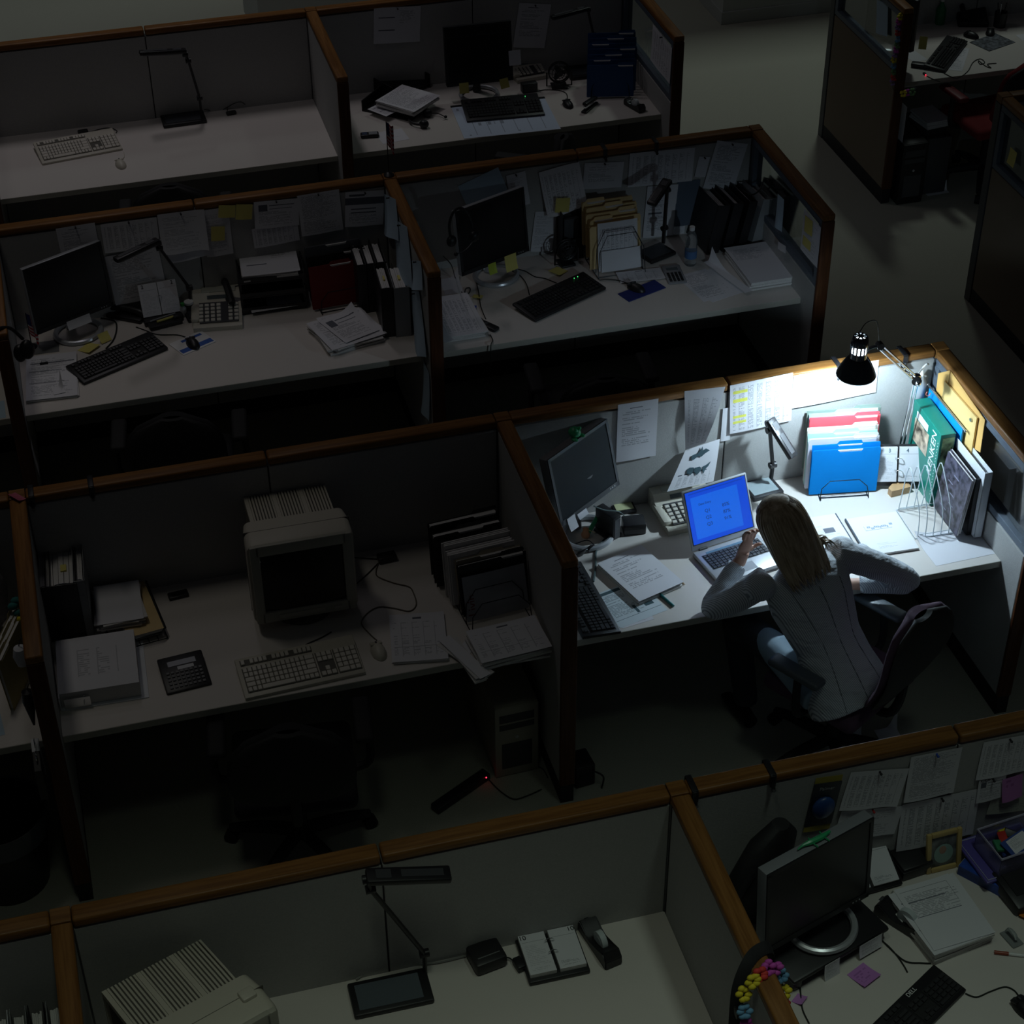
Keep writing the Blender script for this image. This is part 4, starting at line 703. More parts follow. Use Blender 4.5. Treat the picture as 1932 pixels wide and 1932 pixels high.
pin('page with two yellow notes on the glazed end of the second row',(3.965,2.978,1.122,0.026,0.215,0.225),PFAINT,.003,G,side='x',pn=False); pin('yellow note, upper one on the glazed end page',(3.962,3.011,1.174,0.159,0.097,0.082),YEL,.003,G,side='x',pn=False,name='sticky_note',cat='sticky note'); pin('yellow note, lower one on the glazed end page',(3.962,3.012,1.077,0.066,0.099,0.049),YEL,.003,G,side='x',pn=False,name='sticky_note',cat='sticky note'); pin('clear sleeve on the glass behind the black binders',(3.965,3.378,1.057,0.103,0.087,0.180),PB,.01,G,side='x',pn=False); pin('small white tag on the glazed panel frame above the thick stack',(3.950,3.283,0.906,0.244,0.104,0.039),P0,.003,G,side='x',pn=False)
cable('black cord looping over the black binders to the glazed panel',[(3.878,3.700,1.036),(3.897,3.620,1.048),(3.956,3.660,1.045),(4.012,3.720,1.078),(4.046,3.700,1.057),(4.030,3.700,1.022)],r=.004)
rail_clip('black clip on the second row rail above the curling printout',3.148,'B'); rail_clip('black clip on the second row rail right of the first clip',3.43,'B')
pin('narrow white sheet hanging under the second row right worktop',(2.031+.002,2.98,.52,0,.05,.3),P0,.03,G,side='x',off=-.004,pn=False)
chair('black office chair under the second row right worktop',2.75,2.74,-.1,back_h=.86)
# ---------------------------------------------------------------- lit row, left cell
bx,by=0.187,1.359; binder('grey binder with spine lettering at the left of the beige monitor cell',bx,by+.135,-.05,.045,.26,.29,GBIND,spine=prt('spine_print',base=(.30,.31,.32),rows=3,words=3,area=(0,1,0,1)))
bx,by=0.116,1.358; binder('thick black binder with worn pages left of the grey binder',bx,by+.135,-.05,.125,.26,.285,BBIND,tab=1,pages=.95); bx,by=0.046,1.360; binder('thin black binder against the left partition of the beige monitor cell',bx,by+.135,-.05,.055,.26,.285,BBIND)
wf=(0.383,1.423,0.132,0.165,0.363); t=thing('wire_tray','chrome wire letter tray between binders and beige monitor','tray',(wf[0]-.03,wf[1],DZ),wf[2]); w_,d_=wf[3]+.06,wf[4]
obj('wire_rim',MB().tube([(-w_/2,-d_/2,.045),(w_/2-.02,-d_/2,.045),(w_/2,-d_/2+.02,.045),(w_/2,d_/2,.045),(-w_/2,d_/2,.045)],.004,8,smooth=False,closed=True).tube([(-w_/2,-d_/2,.006),(w_/2,-d_/2,.006),(w_/2,d_/2,.006),(-w_/2,d_/2,.006)],.003,6,smooth=False,closed=True),WIRE,t,True)
mb=MB(); [mb.tube([(-w_/2+w_*i/6,-d_/2,.006),(-w_/2+w_*i/6,d_/2,.006)],.002,6) for i in range(7)]; obj('wire_floor',mb,WIRE,t,True)
stack('orange brown folder of papers lying in the chrome wire tray',(wf[0],wf[1]+.01,wf[2],wf[3]*.9,wf[4]*.92),.03,MANILA,2,z=DZ+.012,spread=.01,name='folder_stack',cat='folder')
stack('fanned heap of white sheets on the orange brown folder',(0.317,1.444,-0.011,0.186,0.251),.035,P0,6,z=DZ+.045,spread=.18,seed=12)
bf=(0.212,1.108,-0.039,0.340,0.345); t=thing('open_binder','thick white binder lying open at its cover, handwritten index on top','binder',(bf[0],bf[1],DZ),bf[2],'ring binders'); w_,d_=bf[3],bf[4]
obj('cover',MB().box(0,0,.002,w_,d_,.004,b=.001).box(-w_/2+.002,0,.035,.004,d_,.07),WBIND,t); obj('pages',MB().box(-.012,.004,.040,w_*.90,d_*.93,.070),PEDGE,t); obj('top_page',MB().sheet(w_*.90,d_*.93,lambda u,v:(0,0,.003*math.sin(v*3)),6,6),PHAND,t,False,(-.012,.004,.0755)); obj('ring_bar',MB().box(-w_*.30,-d_/2+.004,.03,.10,.004,.05).cyl((-w_*.22,-d_/2,.02),(-w_*.22,-d_/2+.01,.06),.004),CHR,t)
calculator('black desk calculator with a white label in front of the wire tray',(0.526,1.020,0.087,0.181,0.184),BLK,M('grey_calc_key',(.16,.16,.17),.5),5,8,.03,tag_=P0,slope=.16)
t=thing('mobile_phone','small black phone lying behind the black desk calculator','phone',(0.563,1.518,DZ),.10); obj('body',MB().box(0,0,.008,.085,.042,.015,b=.006),BLK,t,True); obj('phone_screen',MB().box(0,0,.016,.05,.03,.001),SCR,t)
def crt(label,x,y,a,w=.42,h=.40,z=DZ,sticker=True):
    """beige tube monitor: bezel with curved top hood, tapering ribbed back, swivel foot"""
    t=thing('tube_monitor',label,'monitor',(x,y,z),a,'beige tube monitors'); b0=.055
    mb=MB(); secs=[]
    for yy,ww,zb,zt in ((-.0,.5,0,.985),(.012,.503,-.01,1),(.10,.50,.0,1.0),(.16,.48,.02,.985)):
        secs.append((yy,ww*w,b0+zb*h,b0+zt*h))
    def ring(yy,hw,z0,z1,r=.03,dx=0):
        pts=[]
        for cx,cz,q0 in ((hw-r,z1-r,0),(-hw+r,z1-r,PI/2),(-hw+r,z0+r,PI),(hw-r,z0+r,1.5*PI)):
            for k in range(5): q=q0+k*PI/8; pts.append((cx+r*math.cos(q),yy,cz+r*math.sin(q)))
        return pts
    def skin(rings):
        mb=MB(); R_=[[mb.bm.verts.new(p) for p in r] for r in rings]; n=len(R_[0])
        for A,B in zip(R_,R_[1:]):
            for j in range(n): mb.bm.faces.new((A[j],A[(j+1)%n],B[(j+1)%n],B[j]))
        mb.bm.faces.new(R_[0][::-1]); mb.bm.faces.new(R_[-1]); return mb
    obj('front_hood',skin([ring(yy,ww,z0,z1,.028) for yy,ww,z0,z1 in secs]),BEI,t,True)
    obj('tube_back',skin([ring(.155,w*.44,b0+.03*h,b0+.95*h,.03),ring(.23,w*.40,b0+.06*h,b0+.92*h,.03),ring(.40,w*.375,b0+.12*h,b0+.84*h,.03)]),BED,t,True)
    mb=MB(); n=27
    for i in range(n):
        xx=-w*.385+w*.77*i/(n-1); s=1 if i%9 else 2.2
        mb.prism([(.16,b0+.955*h),(.23,b0+.928*h),(.402,b0+.848*h),(.402,b0+.20*h),(.396,b0+.20*h),(.396,b0+.80*h),(.16,b0+.90*h)],xx-.0036*s,xx+.0036*s,Matrix.Rotation(PI/2,4,'Z')@Matrix.Rotation(PI/2,4,'X'))
    obj('vent_ribs',mb,BEI,t)
    mb=MB(); bz=.055
    for cx,cz,sx,sz in ((0,.93,.86,.13),(0,.075,.86,.13),(-.435,.5,.09,.98),(.435,.5,.09,.98)): mb.box(cx*w,-.008,b0+cz*h,sx*w,.02,sz*h,b=.005)
    obj('bezel',mb,M('beige_bezel',(.40,.39,.33),.5),t,True)
    obj('screen',MB().sheet(w*.80,h*.76,lambda u,v:(0,0,.016*(1-(2*u-1)**2)*(1-.6*(2*v-1)**2)),14,12,.001,Matrix.Translation((0,-.004,b0+.5*h))@Matrix.Rotation(PI/2,4,'X')),SCR,t,True)
    obj('hood_seam',MB().box(0,.085,b0+.5*h,w*1.006,.002,h*1.003),BED,t)
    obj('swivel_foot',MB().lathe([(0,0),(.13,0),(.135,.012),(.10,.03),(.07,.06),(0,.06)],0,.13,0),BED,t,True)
    obj('control_strip',MB().box(-.02,-.019,b0+.075*h,w*.45,.004,.02).box(w*.3,-.019,b0+.075*h,.03,.004,.012),M('beige_strip',(.46,.44,.38),.5),t)
    if sticker: obj('name_sticker',MB().box(.0,-.0005,b0+.955*h,.07,.002,.016),P0,t)
    return t
cf=(1.053,1.172,-0.025,0.395,0.076); ch=0.416
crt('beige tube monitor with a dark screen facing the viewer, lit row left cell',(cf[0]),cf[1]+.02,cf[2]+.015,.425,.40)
keyboard('beige keyboard in front of the beige tube monitor',(0.973,0.927,0.050,0.485,0.216),BEI,BEK)
mouse('beige mouse right of the keyboard, lit row left cell',1.296,0.946,.1,BEI)
cable('grey brown mouse cord snaking to the adapter behind the tube monitor',[(1.304,1.018,0.738),(1.285,1.063,0.738),(1.265,1.134,0.738),(1.296,1.188,0.738),(1.355,1.219,0.738),(1.416,1.193,0.738),(1.472,1.159,0.738),(1.508,1.192,0.738),(1.514,1.264,0.738),(1.504,1.313,0.738),(1.451,1.352,0.738),(1.395,1.410,0.738),(1.392,1.449,0.738),(1.415,1.504,0.738)],M('brown_cord',(.14,.12,.09),.5))
adapter('black adapter on the worktop behind the snaking mouse cord',1.454,1.517,.08,(.08,.045,.03)); cable('double cord from the adapter to the back of the tube monitor',[(1.411,1.501,0.738),(1.359,1.448,0.738),(1.287,1.384,0.738)]); cable('cord from the adapter along the partition',[(1.420,1.527,0.738),(1.368,1.549,0.738),(1.318,1.568,0.738)]); cable('keyboard cord running under the tube monitor',[(0.982,1.046,0.738),(1.032,1.073,0.738),(1.092,1.095,0.738),(1.136,1.118,0.738)])
stack('invoices lying between the beige mouse and the right partition',(1.469,0.981,-0.176,0.225,0.291),.012,PINV,4,spread=.05,seed=9)
stack('large skewed pile of invoices overhanging the right end of the worktop',(1.807,0.827,0.078,0.296,0.205),.05,PINV,6,seed=2,spread=.10); stack('turned batch of sheets sticking out left of the skewed pile',(1.617,0.801,0.368,0.053,0.288),.02,P0,4,seed=22,spread=.2,z=DZ+.002); sheet('torn sheet corner left of the skewed invoice pile',(1.638,0.869,-0.849,0.060,0.116),P0,z=DZ+.001)
ox,oy=1.817,0.992
wire_sorter('black wire sorter full of magazines against the right partition',ox-.02,oy+.16,.09,.36,.40,6,.14,.20)
st=standing('magazine with a red title in front of the wire sorter',ox,oy+.035,.09,.27,.20,M('magazine_cover',(.36,.37,.40),.35,vary=.3,scale=9),DZ+.012,.30,name='magazine',cat='magazine')
obj('cover_picture',MB().sph(.02,.02,.001,.045,.055,.0012),M('magazine_figure',(.12,.10,.09),.5,vary=.5,scale=30),st,True); txt('Livin',.052,M('magazine_title_red',(.22,.03,.03),.5),st,(-.105,-.03,.002),(0,0,PI/2),'title')
for i,(lb,m,th,hh) in enumerate((('black folder behind the magazine with a red title',BBIND,.02,.235),('cream folder behind the black one in the magazine sorter',M('cream_card',(.50,.44,.33),.7),.02,.235))): folder(lb,ox,oy+.075+i*.035,.09,.29,hh,m,DZ+.015,-.25,(2,1)[i],'folders in the magazine sorter',th)
for i,(lb,hh) in enumerate((('front bundle of white sheets standing in the magazine sorter',.24),('rear bundle of white sheets standing in the magazine sorter',.25))):
    t=thing('paper_bundle',lb,'papers',(ox-.03,oy+.165+i*.05,DZ+.014),.09,'bundles in the magazine sorter',rot=(-.16,0,.09)); mb=MB(); R=random.Random(i)
    for k in range(5): mb.box(R.uniform(-.008,.008),-.018+k*.009,hh/2+R.uniform(-.004,.004),.28,.0075,hh)
    obj('sheets',mb,PEDGE,t)
for i,lb in enumerate(('front black folder standing behind the sheet bundles','rear black folder standing behind the sheet bundles')): folder(lb,ox-.055,oy+.30+i*.06,.09,.30,.25+.01*i,BBIND,DZ+.014,-.12,(1,2)[i],'folders in the magazine sorter',.03)
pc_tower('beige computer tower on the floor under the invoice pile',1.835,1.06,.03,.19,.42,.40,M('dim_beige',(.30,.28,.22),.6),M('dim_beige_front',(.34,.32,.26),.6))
t=thing('power_strip','power strip with glowing red switch on the floor under the lit row','power strip',(1.700,0.819,0),.5); obj('strip_body',MB().box(-.12,.03,.018,.30,.05,.036,b=.006),BLK,t,True); tiny_led(t,(0,-.0,.036),('red',(1,.02,.05),5))
cable('black cord lying in an arc on the floor before the beige tower',[(1.714,0.834,0.006),(1.744,0.755,0.006),(1.786,0.696,0.006),(1.844,0.698,0.006),(1.915,0.718,0.006)]); cable('second cord looping on the floor below the beige tower',[(1.761,0.872,0.006),(1.816,0.887,0.006),(1.887,0.877,0.006),(1.949,0.839,0.006),(1.960,0.775,0.006)])
t=thing('power_brick','black box with cord standing by the middle end post','adapter',(2.101,0.682,0),.1,'black power adapters'); obj('case',MB().box(0,.06,.06,.09,.11,.12,b=.008),BLK,t,True); obj('cord',MB().tube([(.03,0,.09),(.07,-.02,.06),(.06,-.03,.006)],.004,6),BLK,t,True)
rail_clip('black clip at the left end of the lit row rail',.055,'C'); rail_clip('black clip on the lit row rail above the black binders',.29,'C')
t=sticky('strip of pink tape across the rail junction of the lit row',(-0.000,1.599,-0.937,0.068,0.036),M('pink_tape',(.45,.10,.16),.5),z=H+.001); t.name='tape_strip'; t['category']='tape'
chair('black office chair pushed to the tube monitor worktop',.88,.66,-.12,bw=.48)
# ---------------------------------------------------------------- far left cells
t=thing('grey_coat','grey woolly garment hung on the far left partition of the lit row','coat',(-.22,1.50,1.02),0); obj('coat_body',MB().loft([((0,0,.10),(.02,0,0),(0,.02,0)),((0,0,.06),(.09,0,0),(0,.04,0)),((0,-.01,-.05),(.12,0,0),(0,.05,0)),((0,-.01,-.2),(.10,0,0),(0,.05,0)),((0,0,-.28),(.05,0,0),(0,.03,0))],18),M('grey_wool',(.22,.21,.22),1,vary=.5,scale=60,bump=1),t,True); obj('hanger_hook',MB().tube([(0,.0,.1),(0,.02,.15),(0,.055,.16)],.003,6),CHR,t,True)
for i,lb in enumerate(('front manila folder','middle manila folder','rear manila folder')): folder(lb+' standing at the far left edge of the lit row',-.10,1.12+i*.05,1.2,.26,.25,M('olive_manila',(.45,.38,.17),.7),DZ,-.08,i,'manila folders at the far left edge',.015)
t=thing('fabric_flower','teal and yellow cloth flower on the far left folders','flower',(-.06,1.30,1.0),0); flower(R,(0,0,0),M('teal_cloth',(.02,.16,.15),.8),t,.04); flower(R,(.0,-.04,-.05),FLC[0],t,.03); obj('stem',MB().cyl((0,0,-.265),(0,0,-.02),.004,n=8),CORD,t)
for i,(lb,m) in enumerate((('white bunch of cloth hung on the left end partition',P0),('small dark umbrella hanging on the left end partition',BLK))):
    t=thing(('cloth_bunch','folded_umbrella')[i],lb,('cloth','umbrella')[i],(-.060,.86-.1*i,(1.12,.98)[i]),0)
    obj('body',MB().lathe([(0,.06),(.02,.05),(.024,0),(.014,-.06),(.004,-.12),(0,-.12)] if i else [(0,.05),(.022,.04),(.03,.0),(.02,-.04),(0,-.05)],n=12),m,t,True); obj('hanging_loop',MB().tube([(0,0,.05),(.014,0,.085),(.026,0,.07)],.002,6),CORD,t,True)
for i,lb in enumerate(('white card bundle hung by a ring low on the left end partition','black notebook hung by a ring on the left end partition')):
    t=thing('hanging_notebook',lb,'notebook',(-.07,.72-.07*i,.70),0,'notebooks on rings'); obj('cover',MB().box(0,0,0,.03,.10,.17,b=.003,rx=.1),(P0,BLK)[i],t); obj('ring',MB().tube([(.0,.02*math.cos(q),.10+.022*math.sin(q)) for q in [k*PI/6 for k in range(12)]],.0018,5,closed=True,sub=1),CHR,t,True)
t=thing('waste_bin','black waste bin with a crumpled liner at the far left floor','waste bin',(-0.279,0.827,0)); obj('bin_body',MB().lathe([(0,0),(.15,0),(.19,.38),(.18,.38),(.145,.01),(0,.01)],n=28),BLK,t,True)
mb=MB(); n=40; 
for k,(r,z) in enumerate(((.178,.30),(.186,.375),(.194,.388),(.197,.36),(.195,.30))): pass
prof=[(.176,.28),(.184,.37),(.193,.388),(.197,.36),(.193,.29)]; mb.lathe(prof,n=40)
for v in mb.bm.verts: v.co+=noise.noise_vector(v.co*40)*.006
obj('bin_liner',mb,M('dark_liner',(.06,.07,.08),.2),t,True)
sheet('loose white sheet on the far left worktop of the lit row',(-.30,1.0,.1,.21,.28),PB)
bx,by=-0.210,-0.523
for i,(lb,m) in enumerate((('white binder nearest the left edge, nearest row',WBIND),('clear binder second from the left edge, nearest row',GBIND),('black binder third from the left edge, nearest row',BBIND),('white spined binder by the oak junction, nearest row',GBIND))): binder(lb,-.235+.055*i,-.82,0,.05,.25,.30,m)
sheet('white sheet left of the binders in the nearest row',(-.40,-.80,.5,.2,.28),P0)
# ---------------------------------------------------------------- nearest row, left cell
pb=[0.479,-0.863,0.093,-0.790,0.401,-0.672]
b0=Vector((pb[1][0],pb[1][1])) if isinstance(pb[0],tuple) else Vector((pb[2],pb[3])); b1=Vector((pb[4],pb[5])); e=(b1-b0); ang=math.atan2(e.y,e.x); mid=(b0+b1)/2
yv=Vector((-math.sin(ang),math.cos(ang))); cpos=mid-yv*.40
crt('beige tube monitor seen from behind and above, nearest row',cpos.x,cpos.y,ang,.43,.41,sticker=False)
t=thing('monitor_clip','beige document clip on the corner of the nearest tube monitor','clip',(cpos.x+.16*math.cos(ang)+.08*yv.x,cpos.y+.16*math.sin(ang)+.08*yv.y,DZ+.455),ang); obj('clip_arm',MB().box(0,0,.012,.05,.045,.022,b=.008),BEI,t,True); obj('clip_jaw',MB().box(.01,-.03,.004,.03,.04,.008,b=.003),BED,t,True)
tray_lamp('black tray lamp with grey inset and raised head, nearest row',(0.983,-0.728,-0.011,0.268,0.140),[(1.113,-0.672,0.749),(1.112,-0.680,0.851),(0.945,-0.720,1.263),(0.937,-0.725,1.317)],((0.932,-0.725,1.322),(1.196,-0.750,1.282)),inner=M('tray_inset_bluegrey',(.10,.12,.14),.35),hw=.06)
t=thing('power_box','black square adapter box between lamp and calendar, nearest row','adapter',(1.324,-0.677,DZ),.17,'black power adapters'); obj('case',MB().box(0,0,.028,.115,.10,.055,b=.012),BLK,t,True); obj('seam',MB().box(0,-.02,.0555,.08,.004,.002),CHR,t)
cable('pale cord along the partition foot in the nearest row',[(0.884,-0.638,0.741),(0.944,-0.616,0.741),(1.040,-0.614,0.741),(1.148,-0.641,0.741),(1.262,-0.640,0.741)],GCORD,.004); cable('black cord from the square box to its plug, nearest row',[(1.374,-0.686,0.750),(1.397,-0.694,0.750),(1.409,-0.714,0.750),(1.418,-0.734,0.750)])
adapter('small plug beside the calendar on the tenth, nearest row',1.423,-0.730,.2,(.03,.05,.03))
cf=(1.541,-0.723,-0.010,0.211,0.192); flip_calendar('open desk calendar showing the tenth, nearest row',cf[0],cf[1],cf[2],'10',w=cf[3],d=cf[4])
tape_dispenser('black tape dispenser right of the calendar on the tenth',1.709,-0.719,PI+.2-PI,l=.20)
# ---------------------------------------------------------------- nearest row, right cell
DBP=-.6325
mn,mz_,mt_=mfv((2.394,-0.939,0.318,0.453,0.358),0.884,tilt=-0.082)
monitor('large grey edged monitor with a green lizard on top, nearest row',mn,mz_,tilt=mt_,body=BLK,edge=M('pewter_plastic',(.22,.23,.25),.4),base_off=(.05,-.01),zb=DZ+.07,th=.045)
t=thing('monitor_riser','black plastic riser under the nearest row monitor','riser',(mn[0]+.02,mn[1]+.06,DZ),mn[2]); obj('riser_top',MB().box(0,0,.058,.42,.30,.022,b=.010),BLK,t,True)
for s in(-1,1): obj('riser_leg',MB().box(s*.18,0,.024,.04,.28,.048,b=.008),BLK,t,True)
def lizard(x,y,z,a,mat):
    t=thing('toy_lizard','green plastic lizard toy lying on the nearest row monitor','toy',(x,y,z),a); obj('body',MB().tube([(-.075,0,.008),(-.05,.004,.009),(-.02,0,.011),(.02,-.003,.011),(.045,0,.010),(.062,.002,.010)],[.002,.005,.010,.010,.007,.005],8),mat,t,True)
    for sx in(-.018,.03):
        for s in(-1,1): obj('leg',MB().tube([(sx,0,.010),(sx+.006,s*.020,.006),(sx+.012,s*.024,-.008)],.0025,6),mat,t,True)
c_,s_=math.cos(mn[2]),math.sin(mn[2]); k_=.0225-mn[4]*math.sin(mt_); lizard(mn[0]-.005*c_-k_*s_,mn[1]-.005*s_+k_*c_,mz_+mn[4]*math.cos(mt_),mn[2],M('green_toy_plastic',(.03,.36,.14),.35))
t=thing('desk_calendar','desk calendar showing the first, propped right of the nearest monitor','calendar',(2.736,-0.744,DZ),.06,'desk calendars'); q=Matrix.Translation((0,.0,.012))@Matrix.Rotation(.45,4,'X')
mb=MB().box(-.045,.08,0,.235,.175,.014,b=.003); mb._x(mb.bm.verts,q); obj('base',mb,BLK,t,True); obj('easel_leg',MB().box(-.04,.155,.03,.2,.012,.06),BLK,t)
for s,nm in((-1,'left_pages'),(1,'right_pages')):
    mb=MB().box(-.045+s*.055,.083,.014,.098,.15,.014); mb._x(mb.bm.verts,q); p=obj(nm,mb,PEDGE,t); obj('top_page',MB().sheet(.098,.15,None,1,1,mx=q@Matrix.Translation((-.045+s*.055,.083,.0215))),PCALB,p)
    if s>0: txt('1',.026,INK,p,q@Vector((.048,.147,.024)),(.45,0,0),'date_number')
obj('ring',MB().tube([q@Vector((-.06,.06,.02)),q@Vector((-.045,.06,.04)),q@Vector((-.03,.06,.02))],.0018,6),CHR,t,True)
t=thing('photo_frame','gold wooden photo frame with a baby picture, nearest row','photo frame',(2.979,-0.716,DZ),.03,rot=(-.22,0,.03)); fw,fh=.135,.165; GOLD=M('gold_wood',(.52,.38,.15),.4)
for n,(cx,cz,sx,sz) in (('frame_side',(-fw/2+.009,fh/2,.018,fh)),('frame_side',(fw/2-.009,fh/2,.018,fh)),('frame_rail',(0,fh-.009,fw-.036,.018)),('frame_rail',(0,.009,fw-.036,.018))): obj(n,MB().box(cx,0,cz,sx,.016,sz,b=.004),GOLD,t,True)
p=obj('photo',MB().box(0,.003,fh/2,fw-.034,.003,fh-.034),M('photo_backdrop',(.12,.13,.13),.3,vary=.7,scale=18),t); obj('blanket',MB().sph(.0,.0005,fh*.42,.038,.0012,.04),M('photo_mint_blanket',(.28,.42,.38),.4),p,True); obj('baby_face',MB().sph(-.004,-.0006,fh*.52,.014,.0012,.017),M('photo_skin',(.42,.27,.20),.4),p,True); obj('easel_back',MB().box(0,.02,fh*.36,.03,.004,fh*.72,rx=.22),DGR,t)
t=thing('black_case','low black box between calendar and photo frame, nearest row','box',(2.871,-0.690,DZ),.12); obj('case',MB().box(0,.02,.03,.12,.11,.06,b=.006),BLK,t,True); obj('lid_line',MB().box(0,.02,.045,.122,.112,.002),DGR,t)
pl=(2.857,-0.940,0.151,0.243,0.286); stack('pile of printed forms beside the tape dispenser, nearest row',pl,.055,PF,6,seed=5,spread=.04); 
sheet('upper form sheet shifted right on the pile of forms, nearest row',(pl[0]+.012,pl[1]+.006,pl[2]-.08,pl[3]*.96,pl[4]*.98),prt('form_half',rows=44,area=(.08,.9,.52,.86),bars=((.05,.82,.92,.925),(.82,.825,.6,.92),(.08,.7,.74,.752),(.08,.8,.50,.51)),blank=.05),z=DZ+.060)
td=2.738,-0.913; tape_dispenser('large black tape dispenser left of the pile of forms',2.742,-0.910,.55,l=.21)
t=thing('plastic_tub','clear tub of small odds and ends on a purple lid, nearest row','tub',(3.206,-0.760,.80),.12); TUB=M('clear_violet_plastic',(.62,.60,.80),.12,trans=.85); w_=.20; h_=.085
obj('tub_wall',MB().box(0,-.075,h_/2,w_,.003,h_).box(0,.075,h_/2,w_,.003,h_).box(-w_/2,0,h_/2,.003,.15,h_).box(w_/2,0,h_/2,.003,.15,h_).box(0,0,.002,w_,.15,.003),TUB,t); obj('rim',MB().tube([(-w_/2,-.075,h_),(w_/2,-.075,h_),(w_/2,.075,h_),(-w_/2,.075,h_)],.005,6,smooth=False,closed=True),M('frosted_violet',(.42,.40,.52),.3),t,True)
R=random.Random(9)
for i,(m,nm) in enumerate(((M('red_bit',(.55,.04,.03),.4),'red_pin_box'),(M('yellow_bit',(.70,.60,.04),.4),'yellow_clip'),(M('green_bit',(.05,.25,.12),.4),'green_clip'),(M('blue_bit',(.04,.08,.30),.4),'blue_card'),(DGR,'black_clip'),(M('red_bit',(.55,.04,.03),.4),'red_clip'))): obj(nm,MB().box(R.uniform(-.07,.07),R.uniform(-.04,.05),.045+R.uniform(0,.035),.05,.03,.014,rz=R.uniform(0,3),rx=R.uniform(-.4,.4),b=.003),m,t,True)
o=obj('white_card',MB().sheet(.09,.055,None,1,1,mx=Matrix.Translation((.0,-.03,h_+.0))@Matrix.Rotation(.2,4,'X')@Matrix.Rotation(.25,4,'Z')),PL,t); obj('blue_sleeve',MB().box(0,-.03,h_-.003,.12,.07,.003,rz=.25,rx=.2),M('blue_bit',(.04,.08,.30),.4),t)
LID=M('purple_plastic',(.10,.08,.34),.35); t=thing('tub_lid','purple lid with white rim under the clear tub, nearest row','lid',(3.192,-0.742,.782),.10); obj('lid_plate',MB().box(0,0,.006,.27,.21,.012,b=.005),LID,t,True); obj('lid_rim',MB().tube([(-.125,-.095,.013),(.125,-.095,.013),(.125,.095,.013),(-.125,.095,.013)],.0025,6,smooth=False,closed=True),M('lilac_rim',(.45,.45,.62),.3),t,True)
t=thing('paperback_book','blue book with yellow title letters under the purple lid','book',(3.165,-0.767,DZ),-.95); obj('cover',MB().box(0,0,.022,.24,.19,.044,b=.001),M('blue_book_cover',(.02,.06,.30),.35,vary=.6,scale=14),t); obj('pages',MB().box(0,.0,.022,.243,.186,.038),PEDGE,t); txt('YOUR',.055,M('yellow_print',(.75,.66,.04),.5),t,(.055,-.06,.0448),(0,0,0),'title'); txt('POW',.03,M('yellow_print',(.75,.66,.04),.5),t,(.06,-.01,.0448),(0,0,0),'subtitle')
bpy.data.objects['paperback_book'].location=(3.164,-0.790,DZ)
t=thing('trinket_box','dark box with gold trinkets behind the desk phone, nearest row','box',(3.218,-0.801,DZ),.1); obj('case',MB().box(0,0,.02,.10,.07,.04,b=.004),BLK,t,True); [obj('gold_trinket',MB().sph(R.uniform(-.04,.04),R.uniform(-.02,.03),.045,.008,n=8,m=6),M('gold_bit',(.6,.45,.12),.3,.8),t,True) for _ in range(6)]
t=thing('desk_phone','black desk phone at the right edge of the nearest row','phone',(3.191,-0.889,DZ),.15); obj('phone_base',MB().box(0,0,.03,.16,.17,.055,rx=.12,b=.012),BLK,t,True); obj('cradle_well',MB().box(-.01,.01,.059,.09,.10,.006,rx=.12),MAT,t)
t=sticky('orange card at the right edge of the nearest row worktop',(3.168,-0.979,-0.865,0.038,0.064),M('orange_card',(.70,.22,.03),.7)); t.name='orange_card'; t['category']='card'
t=thing('clear_hook','clear plastic wall hook lying at the right edge, nearest row','hook',(3.067,-1.063,DZ),.2); obj('hook_plate',MB().box(0,0,.003,.045,.075,.006,b=.0028),M('clear_acrylic',(.75,.8,.8),.1,trans=.7),t,True); obj('hook_arm',MB().tube([(0,.03,.005),(0,.02,.03),(0,-.01,.035),(0,-.02,.02)],.006,8),M('clear_acrylic',(.75,.8,.8),.1,trans=.7),t,True)
t=thing('marker_pen','marker with a reddish brown cap at the right edge','pen',(3.032,-1.125,DZ),-.42); obj('barrel',MB().cyl((-.01,0,.006),(.085,0,.006),.006),WHT,t,True); obj('cap',MB().cyl((-.055,0,.006),(-.008,0,.006),.0068),M('brown_cap',(.30,.06,.03),.4),t,True)
sticky('purple note with handwriting on the nearest row worktop',(2.521,-1.073,0.426,0.080,0.078),prt('handwritten_note',base=(.52,.22,.60),ink=(.25,.08,.32),rows=7,words=10,area=(.15,.85,.2,.8),blank=0)); sticky('second purple note under the flower lei, nearest row',(2.277,-1.108,0.644,0.041,0.037),PUR)
keyboard('black full size keyboard with a white logo, nearest row',(2.531,-1.312,0.516,0.583,0.134),BLK,M('black_key',(.022,.022,.024),.4),gap=MAT,logo='DELL')
bpy.data.objects[[o.name for o in bpy.data.objects if o.name.startswith('logo')][-1]].data.materials[0]=WINK
mouse('black mouse at the right edge of the nearest row',2.970,-1.343,.3,BLK)
